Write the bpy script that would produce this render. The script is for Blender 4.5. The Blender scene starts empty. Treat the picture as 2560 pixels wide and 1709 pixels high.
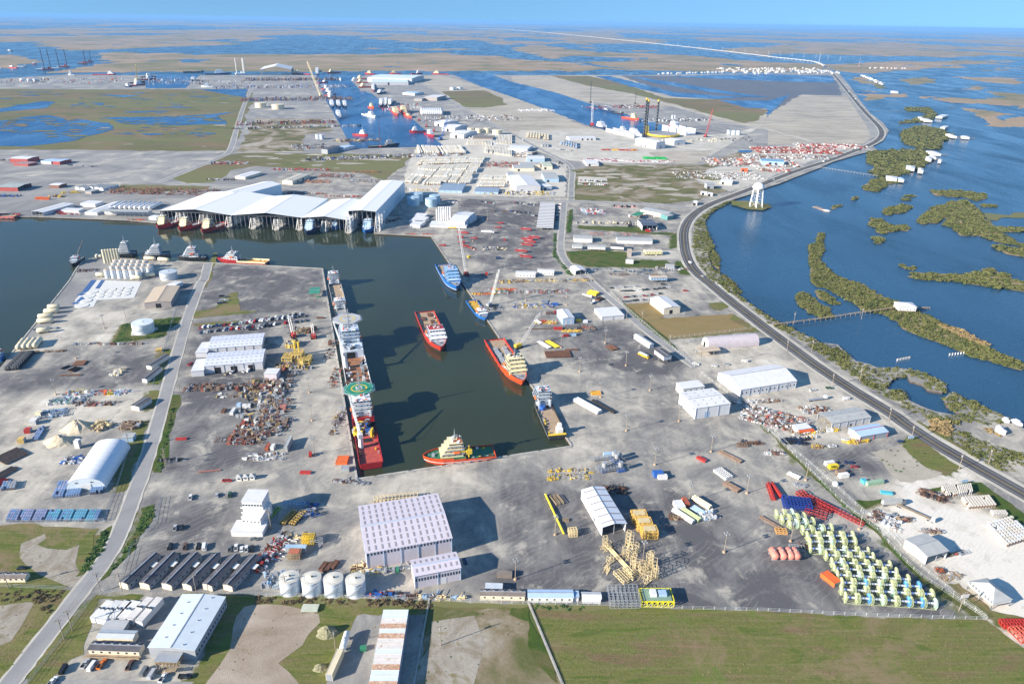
import bpy,bmesh,math,random
import numpy as np
from mathutils import Vector,Matrix
from mathutils.geometry import tessellate_polygon
R=math.radians
rnd=random.Random(7)
scene=bpy.context.scene
col=scene.collection
# ---------------------------------------------------------------- camera
H=265.0;FPX=1780.0;CX,CY=1280.0,854.5
SL=39/2560.0;ROLL=math.atan(SL);HOR=33+SL*1280
PITCH=math.atan((CY-HOR)*math.cos(ROLL)/FPX)
cam=bpy.data.cameras.new('camera');cam.lens=36*FPX/2560;cam.sensor_width=36
cam.clip_start=1;cam.clip_end=400000
cam_o=bpy.data.objects.new('camera',cam);col.objects.link(cam_o)
cam_o.matrix_world=Matrix.Translation((0,0,H))@Matrix.Rotation(math.pi/2-PITCH,4,'X')@Matrix.Rotation(ROLL,4,'Z')
scene.camera=cam_o
# ---------------------------------------------------------------- sky and sun
SUN_EL,SHADOW_AZ=22.0,27.0 # shadows run to the right and away
world=bpy.data.worlds.new('World');scene.world=world;world.use_nodes=True
wn=world.node_tree.nodes;wl=world.node_tree.links
bg=wn['Background'];sky=wn.new('ShaderNodeTexSky');sky.sky_type='NISHITA'
sky.sun_disc=False;sky.sun_elevation=R(SUN_EL)
sky.sun_rotation=R(90-(SHADOW_AZ+180))
sky.altitude=0;sky.air_density=1.35;sky.dust_density=0.15;sky.ozone_density=3.5
tcw=wn.new('ShaderNodeTexCoord');sx=wn.new('ShaderNodeSeparateXYZ');wl.new(tcw.outputs['Generated'],sx.inputs[0])
mr=wn.new('ShaderNodeMapRange');mr.inputs[1].default_value=0;mr.inputs[2].default_value=1;mr.inputs[3].default_value=.30;mr.inputs[4].default_value=1.2;wl.new(sx.outputs[2],mr.inputs[0])
cw=wn.new('ShaderNodeCombineXYZ');wl.new(sx.outputs[0],cw.inputs[0]);wl.new(sx.outputs[1],cw.inputs[1]);wl.new(mr.outputs[0],cw.inputs[2])
nw=wn.new('ShaderNodeVectorMath');nw.operation='NORMALIZE';wl.new(cw.outputs[0],nw.inputs[0]);wl.new(nw.outputs[0],sky.inputs[0])
tn=wn.new('ShaderNodeMix');tn.data_type='RGBA';tn.blend_type='MULTIPLY';tn.inputs[0].default_value=1;tn.inputs[7].default_value=(.76,.98,1.1,1)
wl.new(sky.outputs[0],tn.inputs[6]);wl.new(tn.outputs[2],bg.inputs[0]);bg.inputs[1].default_value=0.092
sun=bpy.data.lights.new('sun','SUN');sun.energy=5.0;sun.angle=R(0.5);sun.color=(1.0,0.90,0.76)
sun_o=bpy.data.objects.new('sun',sun);col.objects.link(sun_o)
sd=Vector((math.cos(R(SHADOW_AZ))*math.cos(R(SUN_EL)),math.sin(R(SHADOW_AZ))*math.cos(R(SUN_EL)),-math.sin(R(SUN_EL))))
sun_o.rotation_euler=sd.to_track_quat('-Z','Y').to_euler()
vs=scene.view_settings;vs.view_transform='Standard';vs.look='None';vs.gamma=1;vs.use_curve_mapping=False
vs.exposure=1.1
scene.cycles.max_bounces=5;scene.cycles.volume_bounces=0
# ---------------------------------------------------------------- survey: photo position -> ground position
RY=[0,350,700,1050,1309]
def G(x,y,z=0.0):
 dx,dy=(x-CX)/FPX,(y-CY)/FPX
 c,s=math.cos(ROLL),math.sin(ROLL)
 u=dx*c+dy*s;v=-dx*s+dy*c
 fy=math.cos(PITCH)-v*math.sin(PITCH);fz=-math.sin(PITCH)-v*math.cos(PITCH)
 t=(z-H)/fz
 return Vector((u*t,fy*t,z))
def PX(s):
 out=[];x0=y0=0;k=1.0
 for w in s.split():
  if w[0]=='@':
   if w=='@S':x0=y0=0;k=1.0
   else:y0=RY[int(w[1])];x0=640*int(w[2]);k=1/3.67
  else:
   a,b=w.split(',');out.append((x0+float(a)*k,y0+float(b)*k))
 return out
def PT(s,z=0.0):return[G(a,b,z) for a,b in PX(s)]
def height_at(foot,top): # metres between a ground point and the point above it
 b=G(*foot);lo,hi=0.0,120.0
 for _ in range(40):
  m=(lo+hi)/2
  if G(top[0],top[1],m).y>b.y:lo=m
  else:hi=m
 return lo
_a,_b=PT('@11 610,1180 @31 925,540')
DOCK=math.atan2(_a.y-_b.y,_a.x-_b.x) # heading of the slip's quay, away from the camera
UD=Vector((math.cos(DOCK),math.sin(DOCK),0));VD=Vector((UD.y,-UD.x,0)) # along / to the right of the slip
# ---------------------------------------------------------------- materials
MATS={}
def nt(name):
 m=bpy.data.materials.new(name);m.use_nodes=True
 n=m.node_tree.nodes;return m,n,m.node_tree.links,n['Principled BSDF']
def mixc(n,l,fac,a,b,bt='MIX'):
 x=n.new('ShaderNodeMix');x.data_type='RGBA';x.blend_type=bt
 for k,v in((0,fac),(6,a),(7,b)):
  if isinstance(v,(int,float)):x.inputs[k].default_value=v
  elif isinstance(v,tuple):x.inputs[k].default_value=(*v[:3],1)
  else:l.new(v,x.inputs[k])
 return x.outputs[2]
def noise(n,l,vec,scale,det=4,rough=.55,dist=0,stretch=None):
 if stretch:
  mp=n.new('ShaderNodeMapping');mp.inputs['Scale'].default_value=stretch[0];mp.inputs['Rotation'].default_value=(0,0,stretch[1])
  l.new(vec,mp.inputs[0]);vec=mp.outputs[0]
 t=n.new('ShaderNodeTexNoise');t.inputs['Scale'].default_value=scale;t.inputs['Detail'].default_value=det
 t.inputs['Roughness'].default_value=rough;t.inputs['Distortion'].default_value=dist;l.new(vec,t.inputs['Vector'])
 return t.outputs['Fac']
def ramp(n,l,fac,stops):
 r=n.new('ShaderNodeValToRGB');e=r.color_ramp.elements
 while len(e)<len(stops):e.new(.5)
 for k,(p,c) in enumerate(stops):
  e[k].position=p;e[k].color=(c,c,c,1) if isinstance(c,(int,float)) else(*c,1)
 l.new(fac,r.inputs[0]);return r.outputs[0]
def M(name,c,rough=.6,metal=0,var=.12,sc=.25,dirt=None,stripes=None):
 """painted or bare material with weathering; stripes = (spacing m, strength) standing seams in object space"""
 key=name
 if key in MATS:return MATS[key]
 m,n,l,b=nt(name);g=n.new('ShaderNodeNewGeometry').outputs['Position']
 f=noise(n,l,g,sc,6,.65)
 lo=tuple(x*(1-var*1.3) for x in c);hi=tuple(min(1,x*(1+var)) for x in c)
 o=ramp(n,l,f,[(.3,lo),(.7,hi)])
 if dirt:
  f2=noise(n,l,g,sc*2.3,5,.7,1.0)
  o=mixc(n,l,ramp(n,l,f2,[(dirt[1],0.),(dirt[1]+.1,1.)]),o,dirt[0])
 if stripes:
  tc=n.new('ShaderNodeTexCoord').outputs['Object']
  w=n.new('ShaderNodeTexWave');w.inputs['Scale'].default_value=.314/stripes[0];w.bands_direction=stripes[2] if len(stripes)>2 else 'X'
  l.new(tc,w.inputs['Vector'])
  o=mixc(n,l,ramp(n,l,w.outputs['Fac'],[(.0,stripes[1]),(.22,0.)]),o,tuple(x*.5 for x in c))
 l.new(o,b.inputs['Base Color']);b.inputs['Roughness'].default_value=rough;b.inputs['Metallic'].default_value=metal
 MATS[key]=m;return m
def GM(name,stops,sc=.02,fine=.35,fsc=.8,rough=.95,tracks=0.,bump=.0,stretch=None,warp=1.2,rows=0,mottle=None):
 """ground material: broad patches, then small mottling, then wheel tracks"""
 if name in MATS:return MATS[name]
 m,n,l,b=nt(name);g=n.new('ShaderNodeNewGeometry').outputs['Position']
 f=noise(n,l,g,sc,9,.62,warp,stretch)
 o=ramp(n,l,f,stops)
 f2=noise(n,l,g,fsc,5,.75)
 o=mixc(n,l,fine,o,ramp(n,l,f2,[(.25,.28),(.75,1.)]),'MULTIPLY')
 if mottle:o=mixc(n,l,ramp(n,l,noise(n,l,g,sc*.5,9,.7,.6,((.5,1.6,1),0)),[(.46,0.),(.54,.85)]),o,mottle)
 if rows:
  f5=noise(n,l,g,.8,3,.6,.3,((.035,1,1),-.02));o=mixc(n,l,ramp(n,l,f5,[(.5,0.),(.72,.3)]),o,(.35,.27,.17));f7=noise(n,l,g,.5,2,.9);o=mixc(n,l,ramp(n,l,f7,[(.5,0.),(.62,.55)]),o,(.10,.12,.035))
  f6=noise(n,l,g,.02,7,.7,.8);o=mixc(n,l,ramp(n,l,f6,[(.53,0.),(.62,.6)]),o,(.27,.19,.125));f8=noise(n,l,g,.035,7,.7,.5);o=mixc(n,l,ramp(n,l,f8,[(.56,0.),(.64,.7)]),o,(.12,.17,.035))
 if tracks:
  f3=noise(n,l,g,.05,8,.7,1.6,((1.0,.12,1),DOCK+.35))
  f4=noise(n,l,g,.06,8,.7,1.2,((1.0,.1,1),DOCK-1.1))
  o=mixc(n,l,ramp(n,l,f3,[(.5,0.),(.64,tracks)]),o,(.62,.58,.50))
  o=mixc(n,l,ramp(n,l,f4,[(.5,0.),(.66,tracks*.8)]),o,(.27,.27,.275))
 l.new(o,b.inputs['Base Color']);b.inputs['Roughness'].default_value=rough
 b.inputs['Specular IOR Level'].default_value=.1
 if bump:
  bp=n.new('ShaderNodeBump');bp.inputs['Strength'].default_value=.6;bp.inputs['Distance'].default_value=bump
  l.new(f2,bp.inputs['Height']);l.new(bp.outputs[0],b.inputs['Normal'])
 MATS[name]=m;return m
def WM(name,c,rough=.12,spec=.5,wave=.25):
 if name in MATS:return MATS[name]
 m,n,l,b=nt(name);g=n.new('ShaderNodeNewGeometry').outputs['Position']
 f=noise(n,l,g,.004,4,.5,.6)
 l.new(ramp(n,l,f,[(.3,tuple(x*.75 for x in c)),(.7,tuple(x*1.25 for x in c))]),b.inputs['Base Color'])
 b.inputs['Specular IOR Level'].default_value=spec
 f1=noise(n,l,g,.35,4,.6,0,((1,.45,1),.9));f2=noise(n,l,g,.012,4,.6,.8,((1,.3,1),.5))
 l.new(ramp(n,l,f2,[(.35,rough*.6),(.7,min(1,rough*1.8))]),b.inputs['Roughness'])
 bp=n.new('ShaderNodeBump');bp.inputs['Strength'].default_value=1;bp.inputs['Distance'].default_value=wave
 l.new(f1,bp.inputs['Height']);l.new(bp.outputs[0],b.inputs['Normal'])
 MATS[name]=m;return m
# ---------------------------------------------------------------- mesh builder
class MB:
 def __init__(s):s.v=[];s.f=[];s.m=[];s.mats=[];s.X=None
 def at(s,x=0,y=0,z=0,rz=0):s.X=Matrix.Translation((x,y,z))@Matrix.Rotation(rz,4,'Z');return s
 def _mi(s,m):
  if m not in s.mats:s.mats.append(m)
  return s.mats.index(m)
 def add(s,vs,fs,m):
  k=len(s.v);mi=s._mi(m)
  for p in vs:
   p=Vector(p)
   if s.X is not None:p=s.X@p
   s.v.append(p)
  for f in fs:s.f.append(tuple(k+i for i in f));s.m.append(mi)
  return s
 def box(s,m,x,y,z,sx,sy,sz,rz=0,top=1.0,tx=None): # centre x,y; base z; top = taper
  c,d=math.cos(rz),math.sin(rz);vs=[]
  tx=top if tx is None else tx
  for zz,ky,kx in((z,1,1),(z+sz,top,tx)):
   for a,b in((-1,-1),(1,-1),(1,1),(-1,1)):
    px,py=a*sx/2*kx,b*sy/2*ky;vs.append((x+px*c-py*d,y+px*d+py*c,zz))
  return s.add(vs,[(3,2,1,0),(4,5,6,7),(0,1,5,4),(1,2,6,5),(2,3,7,6),(3,0,4,7)],m)
 def prism(s,m,pts,z0,z1,cap=True):
  n=len(pts);vs=[(p[0],p[1],z0) for p in pts]+[(p[0],p[1],z1) for p in pts]
  fs=[(i,(i+1)%n,n+(i+1)%n,n+i) for i in range(n)]
  s.add(vs,fs,m)
  if cap:
   s.add([(p[0],p[1],z1) for p in pts],[tuple(range(n))],m);s.add([(p[0],p[1],z0) for p in pts],[tuple(range(n))[::-1]],m)
  return s
 def loft(s,m,rings,closed=True,caps=True):
  n=len(rings[0]);vs=[p for r in rings for p in r];fs=[]
  for k in range(len(rings)-1):
   for i in range(n if closed else n-1):
    j=(i+1)%n;fs.append((k*n+i,k*n+j,(k+1)*n+j,(k+1)*n+i))
  if caps:fs+=[tuple(range(n))[::-1],tuple((len(rings)-1)*n+i for i in range(n))]
  return s.add(vs,fs,m)
 def cyl(s,m,x,y,z0,z1,r,r2=None,n=16,cap=True):
  r2=r if r2 is None else r2
  rg=[[(x+q*math.cos(2*math.pi*i/n),y+q*math.sin(2*math.pi*i/n),z) for i in range(n)] for z,q in((z0,r),(z1,max(r2,.001)))]
  return s.loft(m,rg,caps=cap)
 def tube(s,m,a,b,r,n=4,r2=None,cap=True):
  a,b=Vector(a),Vector(b);d=(b-a)
  if d.length<1e-6:return s
  d.normalize();u=d.cross(Vector((0,0,1)) if abs(d.z)<.9 else Vector((1,0,0))).normalized();w=d.cross(u)
  rg=[[p+(u*math.cos(2*math.pi*(i+.5)/n)+w*math.sin(2*math.pi*(i+.5)/n))*q for i in range(n)] for p,q in((a,r),(b,r if r2 is None else r2))]
  return s.loft(m,rg,caps=cap)
 def tank(s,m,a,b,r,n=10): # horizontal capsule
  a,b=Vector(a),Vector(b);d=(b-a).normalized();u=d.cross(Vector((0,0,1))).normalized();w=Vector((0,0,1))
  L=(b-a).length;rg=[]
  for t,q in((0,.25),(r*.18,.72),(r*.5,1),(L-r*.5,1),(L-r*.18,.72),(L,.25)):
   rg.append([a+d*t+(u*math.cos(2*math.pi*i/n)+w*math.sin(2*math.pi*i/n))*r*q for i in range(n)])
  return s.loft(m,rg)
 def dome(s,m,x,y,z,r,zs=1,n=12,k=4):
  rg=[]
  for j in range(k+1):
   a=math.pi/2*j/k
   rg.append([(x+max(.01,math.cos(a))*r*math.cos(2*math.pi*i/n),y+max(.01,math.cos(a))*r*math.sin(2*math.pi*i/n),z+r*zs*math.sin(a)) for i in range(n)])
  return s.loft(m,rg)
 def mesh(s,name):
  me=bpy.data.meshes.new(name);me.from_pydata([tuple(p) for p in s.v],[],s.f)
  for m in s.mats:me.materials.append(m)
  me.polygons.foreach_set('material_index',s.m);me.update()
  return me
def P_(k,nm,t,*a,**b):mb=MB();getattr(mb,k)(*a,**b);return part(nm,mb,t)
def link(name,me,parent=None,loc=None,rz=None,label=None):
 o=bpy.data.objects.new(name,me);col.objects.link(o)
 if parent is not None:o.parent=parent
 if loc is not None:o.location=loc
 if rz is not None:o.rotation_euler=(0,0,rz)
 if label:o['label']=label
 return o
def part(name,mb,parent=None,loc=None,rz=None,label=None,smooth=False):
 me=mb.mesh(name)
 if smooth:me.polygons.foreach_set('use_smooth',[True]*len(me.polygons))
 return link(name,me,parent,loc,rz,label)
def tag(o,label,cat,group=None):
 w=label.split()
 for dropw in('the','a','an','of'):
  while len(w)>16 and dropw in w[1:]:w.pop(len(w)-1-w[::-1].index(dropw))
 label=' '.join(w)
 o['label']=label;o['category']=cat
 if group:o['group']=group
 return o
def thing(name,label,cat,loc=(0,0,0),rz=0,group=None):
 o=bpy.data.objects.new(name,None);col.objects.link(o);o.location=loc;o.rotation_euler=(0,0,rz);o.empty_display_size=1
 return tag(o,label,cat,group)
def dup(root,loc,rz=0,label=None,group=None,sc=None):
 def cp(o,par):
  c=o.copy();col.objects.link(c)
  if par is not None:c.parent=par
  for ch in o.children:cp(ch,c)
  return c
 r=cp(root,None);r.location=loc;r.rotation_euler=(0,0,rz)
 if sc:r.scale=sc
 if label:r['label']=label
 if group:r['group']=group
 return r
ORD=['first','second','third','fourth','fifth','sixth','seventh','eighth','ninth','tenth','eleventh','twelfth','thirteenth','fourteenth','fifteenth','sixteenth','seventeenth','eighteenth','nineteenth','twentieth']
TENS={2:'twenty',3:'thirty',4:'forty',5:'fifty',6:'sixty',7:'seventy',8:'eighty',9:'ninety'}
def nth(i):
 if i>=99:return 'one hundred and '+nth(i-100) if i>99 else 'hundredth'
 if i<20:return ORD[i]
 t,u=divmod(i+1,10)
 if u==0:return TENS[t][:-1]+'ieth'
 return TENS[t]+'-'+ORD[u-1]
def setting(o):o['kind']='structure';return o
# ================================================================ THE SETTING
def jit(poly,amp,seed=0,step=None):
 """polygon outline with natural wander of about amp metres"""
 r=random.Random(seed);out=[]
 step=step or amp*1.6
 ph=[r.uniform(0,9) for _ in range(6)]
 n=len(poly)
 for i in range(n):
  a,b=poly[i],poly[(i+1)%n];L=(b-a).length;k=max(1,min(90,int(L/step)))
  nx=Vector((-(b-a).y,(b-a).x,0)).normalized() if L>0 else Vector((0,0,0))
  for j in range(k):
   p=a.lerp(b,j/k)
   w=math.sin(p.x/amp/4+ph[0])*math.cos(p.y/amp/3.3+ph[1])+.6*math.sin(p.x/amp/1.3+ph[2]+p.y/amp/1.9)+r.uniform(-.6,.6)
   out.append(p+nx*w*amp*.5)
 return out
def sheet(name,poly,z,mat,amp=0,seed=1,kind='structure',side=None):
 pts=[Vector((p.x,p.y,0)) for p in poly]
 if amp:pts=jit(pts,amp,seed)
 tri=tessellate_polygon([pts]);c=sum(pts,Vector())/len(pts);c=Vector((c.x,c.y,0))
 mb=MB();vs=[(p.x-c.x,p.y-c.y,0) for p in pts]
 fs=[]
 for t in tri:
  a,b,d=(Vector(vs[i]) for i in t);nz=(b-a).cross(d-a).z
  if abs(nz)<1e-6:continue
  fs.append(tuple(t) if nz>0 else tuple(t[::-1]))
 mb.add(vs,fs,mat)
 if side:
  n=len(vs);mb.add(vs+[(x,y,-side[1]) for x,y,_ in vs],[(i,(i+1)%n,n+(i+1)%n,n+i) for i in range(n)],side[0])
 o=part(name,mb,None,(c.x,c.y,z));o['kind']=kind;return o
def offset(line,d):
 out=[]
 for i,p in enumerate(line):
  a=line[max(0,i-1)];b=line[min(len(line)-1,i+1)];t=(b-a);t.z=0;t.normalize()
  out.append(p+Vector((t.y,-t.x,0))*d)
 return out
def smooth(line,k=2):
 for _ in range(k):
  out=[line[0]]
  for a,b in zip(line,line[1:]):out+=[a.lerp(b,.25),a.lerp(b,.75)]
  line=out+[line[-1]]
 return line
def ribbon(name,line,d0,d1,z,mat,kind='structure',amp=0):
 a,b=offset(line,d0),offset(line,d1);n=len(line)
 if amp:
  r=random.Random(len(line));a=[p+Vector((r.uniform(-amp,amp),r.uniform(-amp,amp),0)) for p in a];b=[p+Vector((r.uniform(-amp,amp),r.uniform(-amp,amp),0)) for p in b]
 mb=MB();mb.add([(p.x,p.y,0) for p in a+b],[(i,n+i,n+i+1,i+1) if d1>d0 else(i,i+1,n+i+1,n+i) for i in range(n-1)],mat)
 o=part(name,mb,None,(0,0,z));o['kind']=kind;return o
LIN=lambda r,g,b:tuple(((x/255)/12.92 if x<10 else(((x/255)+.055)/1.055)**2.4) for x in(r,g,b))
GRAVEL=GM('gravel_ground',[(.30,(.22,.22,.225)),(.45,(.29,.285,.28)),(.56,(.36,.35,.33)),(.66,(.52,.49,.42)),(.8,(.60,.56,.48))],.012,.35,.6,tracks=.12)
GRAVEL_PALE=GM('pale_shell_ground',[(.3,(.42,.40,.35)),(.5,(.52,.49,.43)),(.7,(.66,.63,.56))],.02,.25,.6,tracks=.12)
WHITE_GROUND=GM('white_limestone_ground',[(.3,(.47,.44,.38)),(.7,(.62,.585,.52))],.03,.15,.5,tracks=.12)
ASPH_LOT=GM('dark_lot_surface',[(.3,(.13,.132,.145)),(.55,(.19,.19,.2)),(.75,(.30,.295,.28))],.016,.25,.5,tracks=.1)
ASPH_GREY=GM('grey_lot_gravel',[(.3,(.20,.195,.19)),(.5,(.29,.28,.265)),(.7,(.42,.40,.36))],.05,.3,.8)
ROAD=GM('worn_road_surface',[(.3,(.25,.25,.255)),(.7,(.36,.355,.35))],.03,.2,.9)
ASPHALT=GM('dark_asphalt',[(.3,(.075,.076,.085)),(.7,(.125,.125,.13))],.03,.25,.9)
GRASS_DRY=GM('dry_field_grass',[(.24,(.17,.10,.065)),(.38,(.235,.175,.09)),(.45,(.19,.19,.065)),(.54,(.20,.205,.06)),(.6,(.11,.16,.03)),(.66,(.21,.20,.07)),(.78,(.29,.22,.13))],.03,.6,1.1,bump=.4,stretch=((.6,2.4,1),0),rows=1)
GRASS_BROWN=GM('brown_marsh_grass',[(.25,(.14,.16,.06)),(.42,(.20,.18,.09)),(.55,(.26,.19,.11)),(.68,(.31,.25,.16)),(.8,(.42,.37,.29))],.006,.6,.25,mottle=(.165,.17,.07))
GRASS_GREEN=GM('green_verge_grass',[(.25,(.05,.08,.02)),(.45,(.08,.13,.025)),(.6,(.14,.14,.05)),(.8,(.2,.17,.09))],.05,.6,1.1,bump=.4)
GRASS_TAN=GM('mown_tan_grass',[(.3,(.23,.175,.07)),(.55,(.29,.215,.10)),(.8,(.22,.19,.08))],.02,.35,1.2)
SCRUB=GM('patchy_scrub_ground',[(.3,(.17,.15,.06)),(.42,(.13,.14,.05)),(.5,(.27,.22,.14)),(.6,(.42,.38,.31)),(.75,(.52,.49,.43))],.014,.45,.6)
SAND=GM('dredged_sand',[(.28,(.27,.25,.22)),(.42,(.38,.345,.29)),(.55,(.47,.425,.35)),(.72,(.58,.525,.44))],.006,.3,.12,stretch=((1,3,1),.1),tracks=.15)
PLOW=GM('ploughed_sandy_soil',[(.3,(.34,.27,.20)),(.5,(.46,.385,.31)),(.7,(.56,.48,.40))],.02,.5,1.6,bump=.3,stretch=((1,2.2,1),.25))
BARE=GM('bare_scuffed_earth',[(.3,(.24,.19,.11)),(.44,(.34,.30,.24)),(.56,(.44,.40,.34)),(.64,(.26,.22,.12)),(.8,(.20,.19,.08))],.06,.5,.9)
MUD=GM('wet_mud_flat',[(.3,(.13,.12,.12)),(.6,(.17,.15,.14)),(.8,(.24,.21,.18))],.006,.3,.2,rough=.4)
CONC=M('quay_concrete',(.42,.40,.36),.85,var=.2,sc=.15)
SHEETPILE=M('rusty_sheet_pile',(.10,.075,.055),.8,var=.4,sc=.5)
GUIDE_WHITE=M('white_road_paint',(.42,.42,.41),.6);GUIDE_YELLOW=M('yellow_road_paint',(.42,.30,.08),.6)
MARSH2=GM('greenish_marsh_grass',[(.3,(.14,.16,.06)),(.6,(.20,.19,.08)),(.8,(.25,.20,.11))],.02,.5,.3)
W_LAGOON=WM('lagoon_water',(.020,.066,.125),.22,.4,.35)
W_HARB=WM('harbour_water',(.034,.044,.024),.06,.24,.06)
W_FAR=WM('canal_water',(.008,.07,.20),.22,.4,.35)
# open water to the horizon
mb=MB();S=90000
NG=24
for i in range(NG):
 for j in range(NG):
  x0,x1=-S+2*S*i/NG,-S+2*S*(i+1)/NG;y0,y1=-8000+(S+8000)*j/NG,-8000+(S+8000)*(j+1)/NG
  mb.add([(x0,y0,0),(x1,y0,0),(x1,y1,0),(x0,y1,0)],[(0,1,2,3)],W_LAGOON)
setting(part('water',mb,None,(0,0,-1.6)))
o=sheet('harbour_water',PT('@S -700,480 @10 0,690 @11 0,560 @11 1050,760 @11 1640,870 @32 620,260 @31 850,640 @11 560,1300 @10 700,1300 @20 60,720 @S -400,1400'),-1.5,W_HARB)
HWY=smooth(PT('@03 470,580 520,610 600,680 690,790 780,900 850,985 940,1085 1010,1150 1045,1205 1040,1255 985,1302 900,1345 800,1385 @13 830,85 640,160 480,215 300,270 150,325 0,385 @12 2200,445 2000,520 1850,575 1740,628 1650,695 1595,770 1572,850 1575,940 1590,1040 1630,1140 1705,1235 @22 1770,0 2000,190 2200,345 @23 0,460 200,610 400,760 600,895 800,1025 1000,1145 1200,1270 @33 1200,0 1500,200 1800,370 2100,540 2349,680 @S 2720,1325 2950,1460'))
_p1=PT('@11 1085,857')[0]+UD*75;_p2=PT('@10 1430,762')[0]+UD*75
LANDPOLY=PT('@S -700,2200 -420,1440 @20 100,680 640,0 @10 700,1180 760,1110 880,1075 @11 160,1155 610,1180 @31 925,540 @32 550,238 @11 1610,885 1085,857')+[_p1,_p2]+PT('@10 1430,762 1190,737 350,705 @S -200,538 -1500,500 -4000,420 -4000,210 @00 -500,745 0,722 500,692 640,683 1200,690 @01 0,690 1000,690 1810,686 @02 0,690 1200,690 1900,680 2349,672 '
       '@03 560,655 640,660 760,800 850,930 940,1040 1060,1130 1110,1200 1060,1290 960,1340 @13 1000,90 820,135 600,200 460,262 250,342 100,402 0,432 @12 2180,500 2040,545 1960,572 1850,620 1800,680 1762,760 1800,870 1850,970 1795,1050 1830,1160 1950,1270 2080,1390 '
       '@22 2030,80 2110,160 2349,330 @23 110,390 270,470 420,540 480,570 640,590 740,690 810,740 930,770 1000,800 1190,800 1380,830 1500,880 1600,930 1640,990 1600,1030 1470,1010 1430,960 1300,920 1280,880 1160,890 1100,960 1060,990 1160,1010 1250,1010 1270,1090 1400,1150 1530,1200 1740,1240 1750,1220 1640,1150 1610,1080 1700,1020 1850,1110 2100,1210 2250,1290 2349,1360 '
       '@S 2800,1170 3600,1600 3600,2200')
sheet('ground',LANDPOLY,0,GRAVEL,side=(SHEETPILE,6))
# quay cap and fenders round the basin and the slip
for k,s in enumerate(('@20 100,680 640,0 @10 700,1180 760,1110 880,1075','@10 880,1075 @11 160,1155 610,1180','@11 610,1180 @31 925,540','@31 925,540 @32 550,238','@32 550,238 @11 1610,885','@11 1610,885 1085,857','@10 1430,762 1190,737 350,705 @S -200,538')):
 ln=PT(s);mb=MB()
 for a,b in zip(ln,ln[1:]):
  d=(b-a).normalized();nrm=Vector((d.y,-d.x,0));c=(a+b)/2;mb.box(CONC,c.x,c.y,.0,(b-a).length-.02,1.3,.35,math.atan2(d.y,d.x))
 o=setting(part('quay_edge',mb))
 mp=MB();L=0
 for a,b in zip(ln,ln[1:]):
  d=(b-a).normalized();ll=(b-a).length
  for q in range(int(ll/3.2)):
   p=a+d*(q*3.2+1.6);mp.box(SHEETPILE,p.x,p.y,-3,1.5,1.5,2.9,math.atan2(d.y,d.x))
 w=part('sheet_piling',mp,o);w['kind']='stuff'
 for a,b in zip(ln,ln[1:]):
  d=(b-a).normalized();ll=(b-a).length
  for q in range(int(ll/22)):
   p=a+d*(q*22+11)
   if p.y>1100:continue
   bo=MB();bo.cyl(MATS['rusty_sheet_pile'],0,0,.35,1.0,.35,.45,8)
   part('bollard',bo,o,(p.x,p.y,0))
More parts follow.
